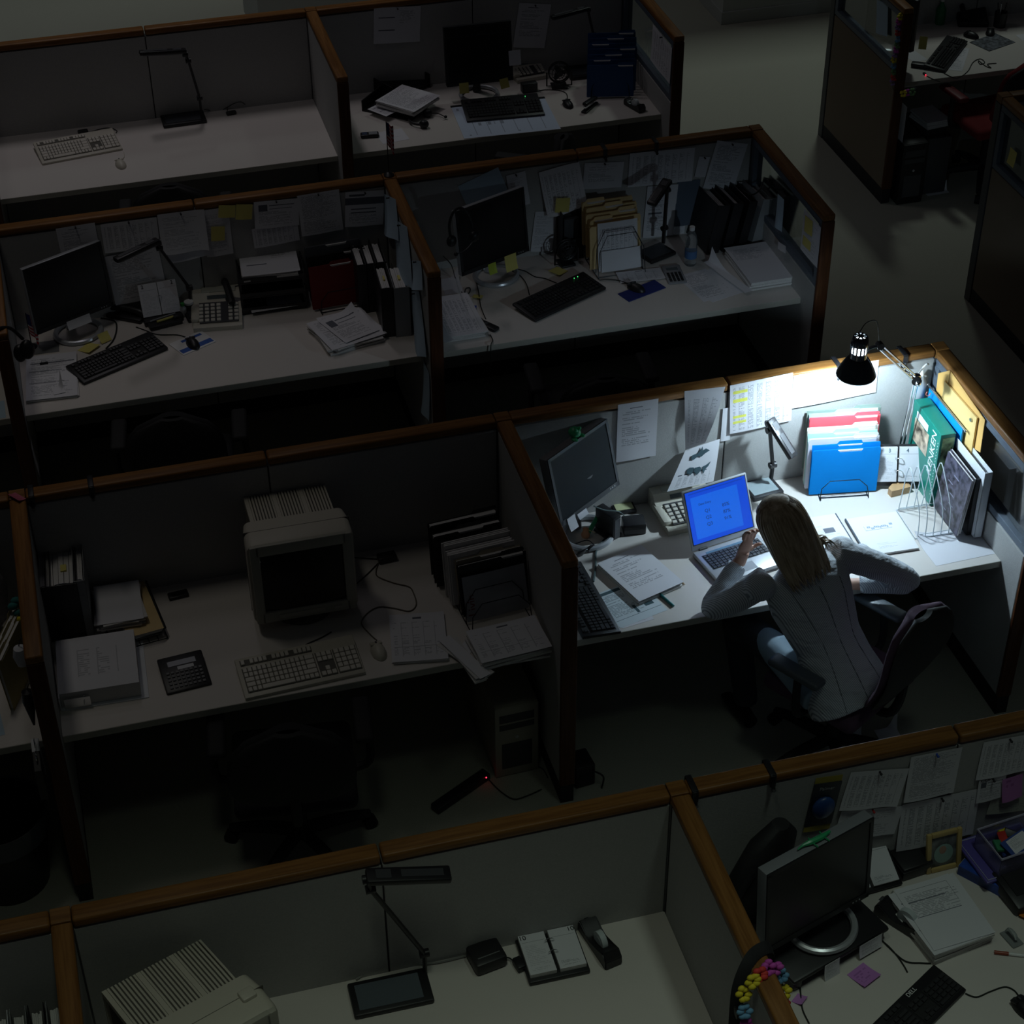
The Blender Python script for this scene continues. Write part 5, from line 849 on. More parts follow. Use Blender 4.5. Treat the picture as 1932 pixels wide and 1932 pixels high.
cable('black mouse cord at the right edge, nearest row',[(2.813,-1.231,0.738),(2.842,-1.254,0.738),(2.893,-1.246,0.738),(2.949,-1.241,0.738),(2.973,-1.261,0.738),(2.978,-1.287,0.738)]); cable('cord from the riser to the logo keyboard, nearest row',[(2.582,-0.910,0.738),(2.613,-0.921,0.738),(2.643,-0.962,0.738),(2.660,-1.017,0.738),(2.666,-1.068,0.738),(2.666,-1.100,0.738)]); cable('cord passing behind the logo keyboard, nearest row',[(2.644,-0.845,0.739),(2.636,-0.924,0.739),(2.650,-0.986,0.739),(2.678,-1.055,0.739),(2.727,-1.077,0.739),(2.757,-1.087,0.739)]); cable('grey plug lead between monitor and tape dispenser, nearest row',[(2.766,-0.762,0.738),(2.717,-0.809,0.738),(2.677,-0.846,0.738),(2.650,-0.872,0.738)],GCORD); cable('black cord falling from the riser toward the front, nearest row',[(2.299,-1.057,0.738),(2.283,-1.107,0.738),(2.271,-1.151,0.738),(2.271,-1.205,0.738)]); 
rp_=Matrix.Translation((mn[0]+.02,mn[1]+.06,DZ))@Matrix.Rotation(mn[2],4,'Z'); stickyv('printed slip taped on the front right of the riser',rp_@Vector((.12,-.153,.040)),mn[2],.10,.055,PT,0); stickyv('printed slip taped on the front of the riser',rp_@Vector((-.05,-.153,.036)),mn[2],.065,.07,PT,0)
t=thing('shoulder_bag','black bag slumped behind the nearest row monitor','bag',(mn[0]-.14,mn[1]+.20,DZ),.3); obj('bag_body',MB().loft([((0,0,.0),(.10,0,0),(0,.06,0)),((0,0,.05),(.13,0,0),(0,.08,0)),((0,0,.2),(.13,0,0),(0,.07,0)),((.05,.0,.36),(.10,0,0),(0,.05,0)),((.08,0,.42),(.03,0,0),(0,.03,0))],20),M('black_nylon',(.010,.010,.012),.7,bump=.5,scale=30),t,True); obj('bag_strap',MB().tube([(-.1,-.02,.1),(-.14,-.05,.2),(-.05,-.05,.33)],.012,6,flat=.3),BLK,t,True)
# lei and strap over the middle rail
R=random.Random(3); t=thing('flower_lei','colourful cloth flower lei draped over the nearest oak rail','flower lei',(2.0,-1.42,H),0,'flower garlands')
LP_=[(-.075,.0,-.035,0),(-.045,.01,.004,0),(-.02,.02,.012,1),(.012,.035,.014,2),(.035,.035,.006,2),(.062,.045,-.05,3),(.07,.03,-.11,0),(-.075,-.02,-.09,3),(.07,.03,-.17,1),(-.072,-.03,-.15,2)]
for px_,py_,pz_,k in LP_: flower(R,(px_,py_,pz_),FLC[k],t,.024)
obj('string',MB().tube([(a,b,c) for a,b,c,_ in LP_ if c>-.2][:7],.0015,5,smooth=False),CORD,t)
t=thing('bag_strap','black webbing strap with buckle hung over the nearest oak rail','strap',(2.0,-1.35,H),.0); obj('webbing',MB().tube([(.075,.07,-.14),(.065,.06,-.04),(.045,.045,.006),(.0,.03,.014),(-.04,.0,.008),(-.075,-.03,-.05),(-.085,-.05,-.16),(-.085,-.06,-.26)],.02,8,flat=.16),M('black_webbing',(.012,.012,.014),.8),t,True); obj('buckle',MB().box(-.087,-.05,-.13,.012,.05,.03,b=.004),BLK,t,True)
G='papers pinned in the nearest row right cell'
pk=pin('blister pack with a blue item pinned on the nearest partition',(2.518,-0.632,1.118,-0.097,0.099,0.254),M('yellow_backing_card',(.40,.33,.05),.7),.003,G,'blister_pack','packaging',pn=False); w_,h_=.12,.22
obj('dark_label',MB().box(0,0,.004,.10,.20,.004),M('dark_print',(.015,.02,.03),.4),pk); obj('blister',MB().sph(.0,-.01,.012,.042,.05,.02),M('blue_item',(.02,.06,.20),.35),pk,True); txt('Palmer',.020,M('grey_print',(.30,.31,.32),.6),pk,(-.0,.075,.0065),(0,0,0),'pack_title')
pin('form pinned right of the blister pack',(2.702,-0.632,1.138,-0.172,0.220,0.171),PTAB,.008,G,curl=.01); pin('list form pinned at the panel seam, nearest row',(2.917,-0.632,1.149,-0.016,0.189,0.215),PT2,.006,G,off=.005,pinm=M('blue_pin',(.02,.08,.4),.4)); pin('table page pinned right of the panel seam, nearest row',(3.191,-0.632,1.161,-0.037,0.200,0.176),PTAB,.006,G); pin('dense table page pinned behind the photo frame',(2.972,-0.632,0.911,-0.000,0.298,0.226),PTAB,.01,G); pin('typed page pinned behind the nearest row monitor',(2.701,-0.632,0.972,-0.166,0.240,0.133),PT,.006,G,pinm=M('red_pin',(.4,.03,.03),.4))
cp=pin('memo headed copy beside the pink note, nearest row',(3.157,-0.632,1.015,0.023,0.104,0.109),PPH,.004,G,off=.006); txt('COPY',.020,INK,cp,(-.02,.052,.004),(0,0,0),'heading')
pin('pink note with handwriting pinned at the right, nearest row',(3.237,-0.632,1.003,0.131,0.077,0.115),prt('pink_handwritten',base=(.55,.22,.55),ink=(.25,.05,.25),rows=5,words=7,area=(.2,.8,.55,.9),blank=0),.006,'sticky notes','sticky_note','sticky note',.012,pn=False); pin('map page pinned above the clear tub, nearest row',(3.254,-0.632,0.908,-0.145,0.179,0.075),prt('map_page',base=(.42,.43,.38),rows=20,words=14,fill=.4),.004,G,pn=False)
rail_clip('black clip at the middle junction of the nearest rail',2.05,'D'); rail_clip('black clip on the nearest rail right of the junction',2.323,'D')
t=thing('ruler','pale ledge strip along the foot of the nearest right partition','strip',(2.22,-.655,DZ),0); obj('strip_body',MB().box(0,0,.012,.34,.03,.024,b=.003),BEI,t,True)
sheet('white sheet lying on the floor behind the nearest rail, left one',(3.257,0.651,-0.056,0.182,0.054),P0,z=.003,curl=.15); sheet('white sheet lying on the floor behind the nearest rail, right one',(3.465,0.638,-0.007,0.100,0.064),P0,z=.003,curl=.15)
# ---------------------------------------------------------------- the lit cell
CP=1.5975; CSX=3.968
mn,mz_,mt_=mfv((2.324,1.401,0.593,0.398,0.320),0.933,tilt=-0.247)
monitor('dark monitor with a green frog on top beside the lit laptop',mn,mz_,tilt=mt_,body=M('monitor_bezel_grey',(.05,.055,.062),.4),edge=M('monitor_shell_grey',(.16,.16,.17),.45),base_off=(.03,.0),th=.045,screen=M('matte_lcd',(.012,.016,.020),.5,spec=.15))
c_,s_=math.cos(mn[2]),math.sin(mn[2]); t=thing('toy_frog','green plastic frog sitting on the dark monitor in the lit cell','toy',(mn[0]+.01*c_-(.022-mn[4]*math.sin(mt_))*s_,mn[1]+.01*s_+(.022-mn[4]*math.sin(mt_))*c_,mz_+mn[4]*math.cos(mt_)-.004),mn[2]); gm=M('green_toy_plastic',(.03,.36,.14),.35); obj('body',MB().sph(0,0,.024,.026,.028,.024),gm,t,True); 
for s in(-1,1): obj('eye',MB().sph(s*.012,-.016,.046,.008,n=10,m=8),gm,t,True); obj('foot',MB().sph(s*.022,-.02,.006,.012,.016,.006,10,8),gm,t,True)
MCC=(mn,mz_,mt_); mnote('white note on the lower left edge of the dark lit cell monitor',MCC,-.135,-.010,.05,.06,P0); mnote('pale strip label under the dark lit cell monitor',MCC,-.065,-.004,.06,.025,P0)
kA=Vector((2.271,.784)); kB=Vector((2.243,1.27)); k_=(kB-kA); n_=Vector((-k_.y,k_.x)).normalized(); kc=(kA+kB)/2+n_*.085
keyboard('black keyboard pushed against the left partition of the lit cell',(kc.x,kc.y,math.atan2(k_.y,k_.x),.48,.17),BLK,M('black_key',(.022,.022,.024),.4),gap=MAT)
stack('stack of typed pages left of the laptop in the lit cell',(2.459,1.116,0.312,0.229,0.301),.02,PL,4,seed=31,spread=.03)
sheet('bold printed sheet with dark blocks under the typed pages',(2.361,0.965,0.252,0.230,0.233),prt('bold_form',base=(.62,.70,.74),rows=30,area=(.08,.75,.25,.85),ink=(.05,.10,.12),bars=((.04,.75,.89,.965),(.72,.9,.28,.42),(.5,.56,.2,.42),(.02,.98,.17,.18)),blank=.1,strength=.55)); sheet('second printed sheet under the bold printed one, lit cell',(2.346,0.910,0.153,0.145,0.162),PF,z=DZ-.0002)
t=thing('pencil','dark green pencil beside the typed pages','pencil',(2.593,1.089,DZ),0); e_=Vector((2.620,1.011))-Vector((2.562,1.160)); t.rotation_euler=(0,0,math.atan2(e_.y,e_.x)); obj('shaft',MB().cyl((-.09,0,.004),(.07,0,.004),.0042,n=6),M('green_paint',(.01,.05,.05),.4),t); obj('tip',MB().cyl((.07,0,.004),(.085,0,.004),.004,.0006,8),M('pencil_wood',(.5,.35,.2),.6),t); obj('eraser',MB().cyl((-.1,0,.004),(-.09,0,.004),.0044,n=10),M('eraser_pink',(.4,.15,.15),.7),t)
t=thing('marker_pen','green tip marker peeking out from under the typed pages','pen',(2.514,0.939,DZ),1.9); obj('barrel',MB().cyl((-.05,0,.006),(.03,0,.006),.006),M('teal_plastic',(.01,.16,.16),.4),t,True); obj('cap',MB().cyl((.03,0,.006),(.06,0,.006),.0068),M('teal_cap',(.0,.08,.08),.4),t,True)
pc=(2.764,1.474,0.009,0.201,0.186); printing_calc('pale printing calculator partly hidden by the laptop screen',(pc[0]+.02,pc[1],pc[2]+.03,.25,.25))
nf=(2.536,1.590,-0.022,0.099,0.095); t=thing('note_tray','black memo tray with yellow paper behind the lit cell boxes','memo tray',(nf[0],nf[1],DZ),nf[2]); obj('tray_body',MB().box(0,0,.009,nf[3],nf[4],.018,b=.003),BLK,t,True); obj('yellow_pad',MB().box(0,0,.0185,nf[3]*.8,nf[4]*.78,.004),M('pale_yellow_pad',(.60,.62,.35),.8),t)
bf=(2.532,1.428,-0.127,0.098,0.073); t=thing('black_box','black cube speaker in front of the memo tray','speaker',(bf[0],bf[1],DZ),bf[2]); obj('case',MB().box(0,0,.028,bf[3],.075,.056,b=.005),BLK,t,True); obj('front_groove',MB().box(0,-.0375,.030,bf[3]*.98,.002,.003),DGR,t)
bf=(2.418,1.440,-0.085,0.076,0.063); t=thing('modem','black upright modem under the right side of the dark monitor','modem',(bf[0],bf[1],DZ),bf[2]+.5); obj('case',MB().box(0,0,.06,.045,.12,.12,b=.006),BLK,t,True); obj('rib',MB().box(.0,-.061,.06,.03,.003,.10),DGR,t); obj('foot',MB().box(0,0,.006,.075,.10,.012,b=.003),BLK,t,True)
t=thing('marker_pen','fat green marker standing by the modem in the lit cell','pen',(2.351,1.460,.765),.4,rot=(0,.9,.6)); obj('barrel',MB().cyl((0,0,-.03),(0,0,.045),.010),gm,t,True); obj('cap',MB().cyl((0,0,.045),(0,0,.065),.0105),M('green_cap',(.03,.32,.06),.4),t,True)
t=thing('figurine','small brown figurine inside the monitor stand, lit cell','figurine',(2.319,1.443,DZ),.2); obj('figure_body',MB().lathe([(0,0),(.018,0),(.02,.012),(.012,.03),(.014,.04),(0,.05)],n=14),M('terracotta',(.55,.26,.13),.6),t,True); obj('toothpick',MB().cyl((0,0,.04),(.03,-.03,.03),.0015,n=6),MANILA,t)
t=thing('sunglasses','dark folded glasses lying by the keyboard in the lit cell','glasses',(2.283,1.325,DZ),.4); [obj('lens',MB().sph(s*.026,0,.018,.024,.004,.018),SCR,t,True) for s in(-1,1)]; obj('bridge',MB().tube([(-.01,0,.022),(0,-.003,.026),(.01,0,.022)],.002,6),CHR,t,True); [obj('temple_arm',MB().tube([(s*.05,0,.022),(s*.05,.05,.02),(-s*.01,.07,.012)],.0025,6),BLK,t,True) for s in(-1,1)]
cable('thick grey cable bending down from the modem, lit cell',[(2.444,1.443,0.739),(2.383,1.390,0.739),(2.331,1.326,0.739),(2.298,1.229,0.739),(2.260,1.135,0.739)],M('teal_grey_cord',(.10,.14,.14),.5),.0045)
cable('thin cables hanging between dark monitor and memo tray',[(2.339,1.400,0.927),(2.389,1.400,0.895),(2.455,1.410,0.866)]+[(2.515,1.501,0.760)],M('teal_grey_cord',(.10,.14,.14),.5),.003)
t=thing('wall_hook','small white hook on the left partition of the lit cell','hook',(2.034,1.46,1.225),0); obj('hook_body',MB().tube([(0,.03,.03),(.004,.01,.02),(.004,-.02,-.01),(.012,-.03,-.012)],.004,6),WHT,t,True)
t=thing('hanging_file','black wall file hung along the left partition of the lit cell','wall file',(2.042,1.25,1.12),0); obj('file_body',MB().box(0,0,0,.02,.30,.22,b=.003),MAT,t); obj('hook',MB().box(-.004,.12,.115,.004,.02,.02),DGR,t)
# pinned papers
G='papers pinned in the lit cell'
pin('typed page half in shade, pinned behind the dark monitor',(2.589,1.597,1.142,-0.005,0.181,0.298),PL,.004,G,pn=False)
quad('column list with a curled right edge, pinned left of the highlighted table',(2.815,1.590,0.998),(2.893,1.560,1.041),(2.979,1.585,1.303),(2.797,1.596,1.305),prt('column_list',rows=44,cols=4,words=60,area=(.1,.92,.06,.86),blank=.08,strength=.5),G,.02)
pin('page with yellow highlighted rows pinned under the lit rail',(3.153,1.597,1.181,0.054,0.288,0.253),PYH,.006,G,curl=.0,pn=False,off=.005); pin('white page glaring under the clamp lamp',(3.497,1.597,1.216,0.030,0.398,0.170),P0,.004,G,pn=False)
cs=quad('chart printout with two dark maps sagging onto the printing calculator',(2.706,1.500,0.856),(2.920,1.500,0.869),(2.971,1.585,1.030),(2.813,1.585,0.999),PMAP,G,.004)
mx=M('dark_map_ink',(.03,.07,.09),.7)
cq=[Vector(p) for p in ((2.706,1.500,0.856),(2.920,1.500,0.869),(2.971,1.585,1.030),(2.813,1.585,0.999))]; cc=sum(cq,Vector())/4; cN=(cq[1]-cq[0]).cross(cq[3]-cq[0]).normalized()
def blob(nm,par,pts):
    mb=MB(); mb.prism(pts,0,.001)
    for v in mb.bm.verts: u,w=v.co.x,v.co.y; v.co=(cq[0]*(1-u)+cq[1]*u)*(1-w)+(cq[3]*(1-u)+cq[2]*u)*w-cc+cN*(.007+v.co.z)
    return obj(nm,mb,mx,par)
blob('upper_map',cs,[(.28,.70),(.26,.80),(.34,.82),(.40,.80),(.46,.86),(.50,.96),(.55,.84),(.62,.88),(.75,.80),(.64,.76),(.55,.70),(.45,.74),(.36,.68)])
blob('lower_map',cs,[(.30,.36),(.27,.46),(.32,.50),(.42,.48),(.44,.46),(.44,.34),(.40,.30),(.36,.34)]); blob('lower_map',cs,[(.46,.46),(.58,.46),(.62,.42),(.64,.36),(.60,.30),(.56,.26),(.50,.34),(.46,.36)]); blob('lower_map',cs,[(.66,.44),(.74,.46),(.84,.52),(.80,.42),(.74,.36),(.72,.26),(.67,.34)])
pin('pale page behind the highlighted table in the lit cell',(3.000,1.597,1.096,-0.011,0.044,0.173),P0,.002,G,pn=False)
# laptop
LB=Vector((2.721,1.184,DZ)); le=Vector((.295,.056,0)).normalized(); ln_=Vector((-le.y,le.x,0)); ly=math.atan2(le.y,le.x); LW,LD=.318,.232
lc=LB+le*(LW/2-.004)-ln_*(LD/2); t=thing('laptop','open silver laptop showing a blue results slide','laptop',(lc.x,lc.y,DZ),ly)
SLV=M('laptop_silver',(.50,.52,.55),.35,.3)
obj('base',MB().box(0,0,.014,LW,LD,.022,b=.006),SLV,t,True)
obj('key_well',MB().box(0,.025,.0255,LW*.88,LD*.44,.001),M('laptop_key_gap',(.05,.055,.06),.5),t)
mb=MB()
for j in range(6):
    n=14; 
    for i in range(n):
        if j==0 and 4<=i<=8: continue
        mb.box(-LW*.43+LW*.86*(i+.5)/n,.025-LD*.21+LD*.42*(j+.5)/6,.0275,LW*.86/n*.86,LD*.42/6*.84,.003,b=.0008,seg=1)
mb.box(-.01,.025-LD*.21+LD*.035,.0275,LW*.86*5/n*.95,LD*.42/6*.84,.003); obj('keys',mb,M('laptop_key',(.03,.034,.04),.45),t)
obj('touchpad',MB().box(0,-LD*.30,.0255,.075,.05,.001,b=.0004),M('laptop_pad',(.33,.35,.38),.4),t); obj('hinge',MB().cyl((-LW*.4,LD/2,.026),(-LW*.28,LD/2,.026),.007,n=12).cyl((LW*.28,LD/2,.026),(LW*.4,LD/2,.026),.007,n=12),DGR,t,True); obj('speaker_strip',MB().box(0,LD*.36,.0254,LW*.7,.012,.001),M('laptop_blue_strip',(.10,.20,.28),.4),t)
SH=.268; q=Matrix.Translation((0,LD/2,.026))@Matrix.Rotation(PI/2-.45,4,'X')
mb=MB().box(0,SH/2,-.006,LW,SH,.012,b=.004); mb._x(mb.bm.verts,q); lid=obj('lid',mb,SLV,t,True)
mb=MB(); sw,sh=LW*.93,SH*.86; mb.box(0,SH*.53,.0006,sw+.008,sh+.008,.001); mb._x(mb.bm.verts,q); obj('bezel',mb,DGR,lid)
def em(n,c,s=1.0):
    return M(n,(.01,.01,.01),.3,emit=(*c,s))
mb=MB().box(0,SH*.53,.0014,sw,sh,.0008); mb._x(mb.bm.verts,q); obj('display_border',mb,em('screen_deep_blue',(.0,.055,.62)),lid)
mb=MB().box(-.012,SH*.515,.0020,sw*.78,sh*.80,.0006); mb._x(mb.bm.verts,q); obj('display_window',mb,em('screen_blue',(.003,.11,.70)),lid)
mb=MB().box(0,SH*.535+sh*.45,.0020,sw*.9,.0045,.0005); mb._x(mb.bm.verts,q); obj('display_menu_bar',mb,em('screen_menu_blue',(.0,.035,.42)),lid)
ik=em('screen_text_blue',(.003,.018,.13)); rt=(PI/2-.45,0,0)
for s_,x_,y_,z_ in (('Date Entry',-.062,.205,.014),('Q1',-.055,.170,.021),('85%',.035,.172,.021),('Q2',-.055,.140,.021),('87%',.035,.142,.021),('Q3',-.055,.110,.021),('91%',.035,.112,.021)): txt(s_,z_,ik,lid,q@Vector((x_,y_-.012,.0026)),rt,'screen_text')
# desk lamp, sorter, calendar, box, binders, rack
tray_lamp('black tray lamp standing behind the laptop in the lit cell',(3.174,1.547,0.127,0.154,0.134),[(3.218,1.555,0.789),(3.217,1.550,0.864),(3.179,1.530,1.074),(3.169,1.520,1.120)],((3.165,1.520,1.139),(3.239,1.400,1.004)),inner=M('tray_inset_pale',(.30,.36,.38),.4),hw=.05)
fy=-.17; fo=Vector((3.508,1.415)); fn_=Vector((-math.sin(fy),math.cos(fy)))
wire_sorter('black wire sorter of coloured folders under the clamp lamp',fo.x+fn_.x*.075,fo.y+fn_.y*.075,fy,.30,.20,6,.085,.22)
for i,(lb,m,k,zz,w_,h_,tb,th) in enumerate((('bright blue folder at the front of the lit sorter',BLUF,.012,.008,.305,.235,1,.008),('second bright blue folder in the lit sorter',BLUF,.024,.018,.305,.245,1,.006),('white folder behind the blue ones in the lit sorter',P0,.044,.022,.31,.262,2,.010),('mint folder in the middle of the lit sorter',M('mint_card',(.45,.70,.66),.6),.062,.03,.31,.27,1,.008),('cream folder before the rose one in the lit sorter',M('cream_white_card',(.75,.72,.65),.6),.078,.034,.31,.285,2,.010),('rose red folder at the back of the lit sorter',ROSE,.100,.055,.31,.30,2,.008),('pale blue folder behind the rose one',M('pale_blue_card',(.40,.60,.68),.6),.114,.062,.31,.305,1,.006),('grey green hanging folder rearmost in the lit sorter',M('grey_green_card',(.22,.29,.25),.6),.128,.068,.325,.305,2,.008))):
    p=fo+fn_*k; folder(lb,p.x-(.012 if 1<i<5 else 0),p.y,fy,w_,h_,m,DZ+zz,-.05,tb,'folders in the lit sorter',th)
t=thing('desk_calendar','upright desk calendar open at the third and fourth beside the lit sorter','calendar',(3.754,1.391,.765),-.26,'desk calendars'); q=Matrix.Rotation(1.18,4,'X')
mb=MB().box(0,.085,-.008,.245,.19,.014,b=.003); mb._x(mb.bm.verts,q); obj('base',mb,BLK,t,True)
for s,nm,dn in((-1,'left_pages','3'),(1,'right_pages','4')):
    mb=MB().box(s*.058,.092,.005,.106,.158,.012); mb._x(mb.bm.verts,q); p=obj(nm,mb,PEDGE,t); obj('top_page',MB().sheet(.106,.158,None,1,1,mx=q@Matrix.Translation((s*.058,.092,.0112))),PCAL if s<0 else PCALB,p); txt(dn,.024,M('slate_ink',(.04,.09,.13),.7),p,q@Vector((s*.040,.155,.0132)),(1.18,0,0),'date_number')
for yy in(.07,.125): obj('ring',MB().tube([q@Vector((-.016,yy,.01)),q@Vector((-.012,yy,.030)),q@Vector((.004,yy,.036)),q@Vector((.016,yy-.006,.026)),q@Vector((.018,yy-.008,.01))],.0018,6),CHR,t,True)
t=thing('wood_block','small wooden block in front of the upright lit calendar','block',(3.757,1.345,DZ),.10); obj('block',MB().prism([(-.05,0),(.05,0),(.05,.05),(-.02,.05),(-.05,.03)],0,.034),M('pale_wood',(.45,.28,.14),.5,vary=.2,scale=30),t)
KG=M('teal_green_box',(.006,.17,.13),.35); kx,ky=3.945,1.37
t=thing('puzzle_box','teal green boxed calendar with white lettering in the lit corner','box',(3.885,1.377,DZ),-.03); bw_,bd_,bh_=.070,.285,.382
obj('carton',MB().box(0,0,bh_/2,bw_,bd_,bh_,b=.0015),KG,t); PICT=M('box_picture',(.34,.27,.20),.45,vary=.9,scale=22)
obj('side_picture',MB().box(-bw_/2-.0006,.035,bh_*.66,.0012,bd_*.52,bh_*.30),PICT,t); obj('side_banner',MB().box(-bw_/2-.0006,.04,bh_*.87,.0012,bd_*.42,bh_*.09),P0,t); obj('front_picture',MB().box(.004,-bd_/2-.0006,bh_*.66,bw_*.80,.0012,bh_*.58),M('box_picture_green',(.16,.24,.12),.45,vary=.9,scale=20),t)
txt('KENKEN',.062,WINK,t,(-bw_/2-.0014,-bd_*.31,bh_*.66),(PI/2,-PI/2,-PI/2),'lettering',sx=.95); mb=MB(); [mb.box(-bw_/2-.0012,-bd_*.45,bh_*(.15+.042*i),.0012,.003,.006) for i in range(18)]; obj('small_print',mb,WINK,t)
t=thing('hanging_folder','bright blue hanging folder with a metal rod along the glazed panel','folder',(3.938,1.385,.965),PI/2); obj('folder_body',MB().prism([(-.165,-.22),(.165,-.22),(.165,.178),(-.165,.178)],-.004,.004,Matrix.Rotation(PI/2,4,'X')),M('sky_blue_card',(.0,.26,.75),.5),t); obj('rod',MB().cyl((-.185,0,.182),(.185,0,.182),.005,n=10),STEEL,t,True); [obj('rod_end',MB().sph(s*.187,0,.182,.007,n=8,m=6),CHR,t,True) for s in(-1,1)]
binder('tall white binder standing in the rack against the glazed panel',3.942,1.10,0,.036,.27,.345,WBIND,pages=.6,z=DZ+.01); binder('dark book standing left of the tall white binder in the rack',3.912,1.115,0,.022,.25,.30,BBIND,pages=.6,z=DZ+.01)
MAG=M('dark_magazine_cover',(.05,.045,.065),.35,vary=.97,scale=34)
for i,lb in enumerate(('dark glossy magazine leaning in the white wire rack','second dark magazine behind the first in the rack')):
    t=thing('magazine',lb,'magazine',(3.852+.016*i,1.095+.01*i,DZ+.020),-PI/2,'magazines in the white rack',rot=(0,.10,0)); obj('pages',MB().box(0,0,.148,.008,.225,.29),PEDGE,t); obj('cover',MB().box(-.0048,0,.148,.0012,.229,.294),MAG,t); mb=MB(); R=random.Random(i)
    for k in range(5): mb.box(-.0056,R.uniform(-.06,.06),.05+.045*k,.0006,R.uniform(.03,.06),.005)
    obj('cover_lines',mb,M('magazine_print',(.24,.24,.32),.4),t)
WR=M('white_wire',(.62,.68,.72),.3,.3); t=thing('wire_rack','white wire rack holding magazines on the lit worktop','rack',(3.80,1.135,DZ),-.03,'wire file sorters')
mb=MB(); 
for yy in(-.105,.105): mb.tube([(-.115,yy,.006),(.125,yy,.006)],.0022,6).tube([(-.110,yy*.93,.018),(.125,yy*.93,.018)],.0018,6)
for xx in(-.115,.125): mb.tube([(xx,-.105,.006),(xx,.105,.006)],.0022,6)
obj('base_frame',mb,WR,t,True)
for i in range(7):
    xx=-.105+.036*i; obj('divider_loop',MB().tube([(xx,-.104,.006),(xx,-.100,.075),(xx,-.092,.125),(xx,-.055,.175),(xx,.035,.262),(xx,.052,.272),(xx,.066,.262),(xx,.078,.22),(xx,.104,.006)],.0022,6,smooth=False),WR,t,True)
t=thing('bookend','chrome bookend leg beside the white binders','bookend',(3.951,1.014,DZ),0); obj('leg',MB().tube([(0,0,.003),(.004,.01,.04),(.006,.02,.075)],.003,6),CHR,t,True); obj('foot',MB().box(0,.02,.001,.03,.06,.002),STEEL,t)
sheet('white sheet crossed by rack shadows at the front right of the lit desk',(3.826,0.953,0.033,0.279,0.211),P0,curl=.04,cs=-1)
rp=(3.554,1.100,-0.045,0.237,0.262); t=thing('booklet','white bound report with a small chart on the lit worktop','booklet',(rp[0],rp[1],DZ+.004),rp[2]); obj('pages',MB().box(0,0,.004,rp[3],rp[4],.008),PEDGE,t); obj('cover',MB().sheet(rp[3],rp[4],None,1,1),prt('report_cover',base=(.75,.75,.75),ink=(.25,.33,.42),rows=60,words=40,area=(.3,.7,.12,.26),strength=.35,blank=.5,bars=()),t,False,(0,0,.008)); obj('binding_strip',MB().box(-rp[3]/2+.002,0,.0045,.006,rp[4]*1.01,.0105),M('dark_binding',(.03,.05,.07),.5),t)
R=random.Random(2); obj('cover_chart',MB().tube([(-.06,.06,0),(-.06,.03,0),(.06,.03,0)],.0006,5,smooth=False).box(.062,.055,0,.014,.012,.0006),M('chart_ink',(.30,.38,.48),.7),t,False,(0,0,.009)); mb=MB(); [mb.box(-.045+.008*k,.040+R.uniform(0,.012),0,.006,.012,.0006) for k in range(12)]; obj('chart_bars',mb,M('chart_ink',(.30,.38,.48),.7),t,False,(0,0,.009))
rp=(3.313,1.158,-0.029,0.214,0.279); t=thing('booklet','white booklet with a grey square under the bound report','booklet',(rp[0],rp[1],DZ),rp[2]); obj('pages',MB().box(0,0,.0018,rp[3],rp[4],.0035),PEDGE,t); obj('cover',MB().sheet(rp[3],rp[4],None,1,1),prt('booklet_cover',base=(.75,.75,.75),rows=26,area=(.1,.9,.5,.9),strength=.2,blank=.4,bars=((.55,.78,.56,.68),)),t,False,(0,0,.0036)); obj('binding_strip',MB().box(rp[3]/2-.002,0,.002,.006,rp[4]*1.01,.0045),M('dark_binding',(.03,.05,.07),.5),t)
# manila envelopes on the glazing
def xpoly(name,label,pts,x,th,mat,cat,group=None,dx=()):
    mb=MB(); f=[mb.bm.verts.new((x+(dx[i] if dx else 0),y,z)) for i,(y,z) in enumerate(pts)]; b=[mb.bm.verts.new((x+th+(dx[i] if dx else 0),y,z)) for i,(y,z) in enumerate(pts)]; n=len(pts)
    mb.bm.faces.new(f); mb.bm.faces.new(b[::-1]); [mb.bm.faces.new((f[i],b[i],b[(i+1)%n],f[(i+1)%n])) for i in range(n)]
    o=obj(name,mb,mat); return tag(o,label,cat,group) if label else o
ENV=M('manila_envelope',(.72,.43,.13),.7,vary=.06,scale=20)
o=xpoly('envelope','large manila envelope tucked behind another on the glazed panel',[(1.44,1.0),(1.44,1.296),(1.105,1.262),(1.097,1.10)],3.963,.003,ENV,'envelope','envelopes on the glazed panel'); f_=xpoly('open_flap',None,[(1.538,1.225),(1.442,1.30),(1.442,1.10),(1.53,1.09)],3.960,.002,ENV,''); f_.parent=o
o=xpoly('envelope','manila envelope in front on the glazed panel of the lit cell',[(1.46,1.0),(1.461,1.234),(1.152,1.243),(1.148,1.0)],3.952,.008,M('buff_envelope',(.70,.50,.20),.7,vary=.05),'envelope','envelopes on the glazed panel'); obj('clasp',MB().cyl((3.945,1.19,1.21),(3.949,1.19,1.21),.008,n=10),STEEL,o)
cable('white twisted cord hanging from the corner of the lit cell',[(3.93,1.58,1.25),(3.909,1.560,1.268),(3.890,1.560,1.247),(3.855,1.520,1.251)],WHT,.004); cable('pinkish wire loop by the blue hanging folder',[(3.899,1.500,1.163),(3.894,1.500,1.149),(3.908,1.500,1.138),(3.916,1.500,1.152)],M('pink_wire',(.5,.15,.12),.5),.002)
t=thing('plastic_bag','thin white plastic bag bunched in the corner behind the green box','bag',(3.90,1.572,1.13),0); mb=MB().sph(0,0,0,.032,.016,.08,16,12)
for v in mb.bm.verts: v.co+=noise.noise_vector(v.co*30)*.008
obj('bag_body',mb,M('white_bag',(.42,.46,.50),.4),t,True); obj('knot',MB().cyl((0,0,.075),(0,0,.10),.012,.006,10),WHT,t,True)
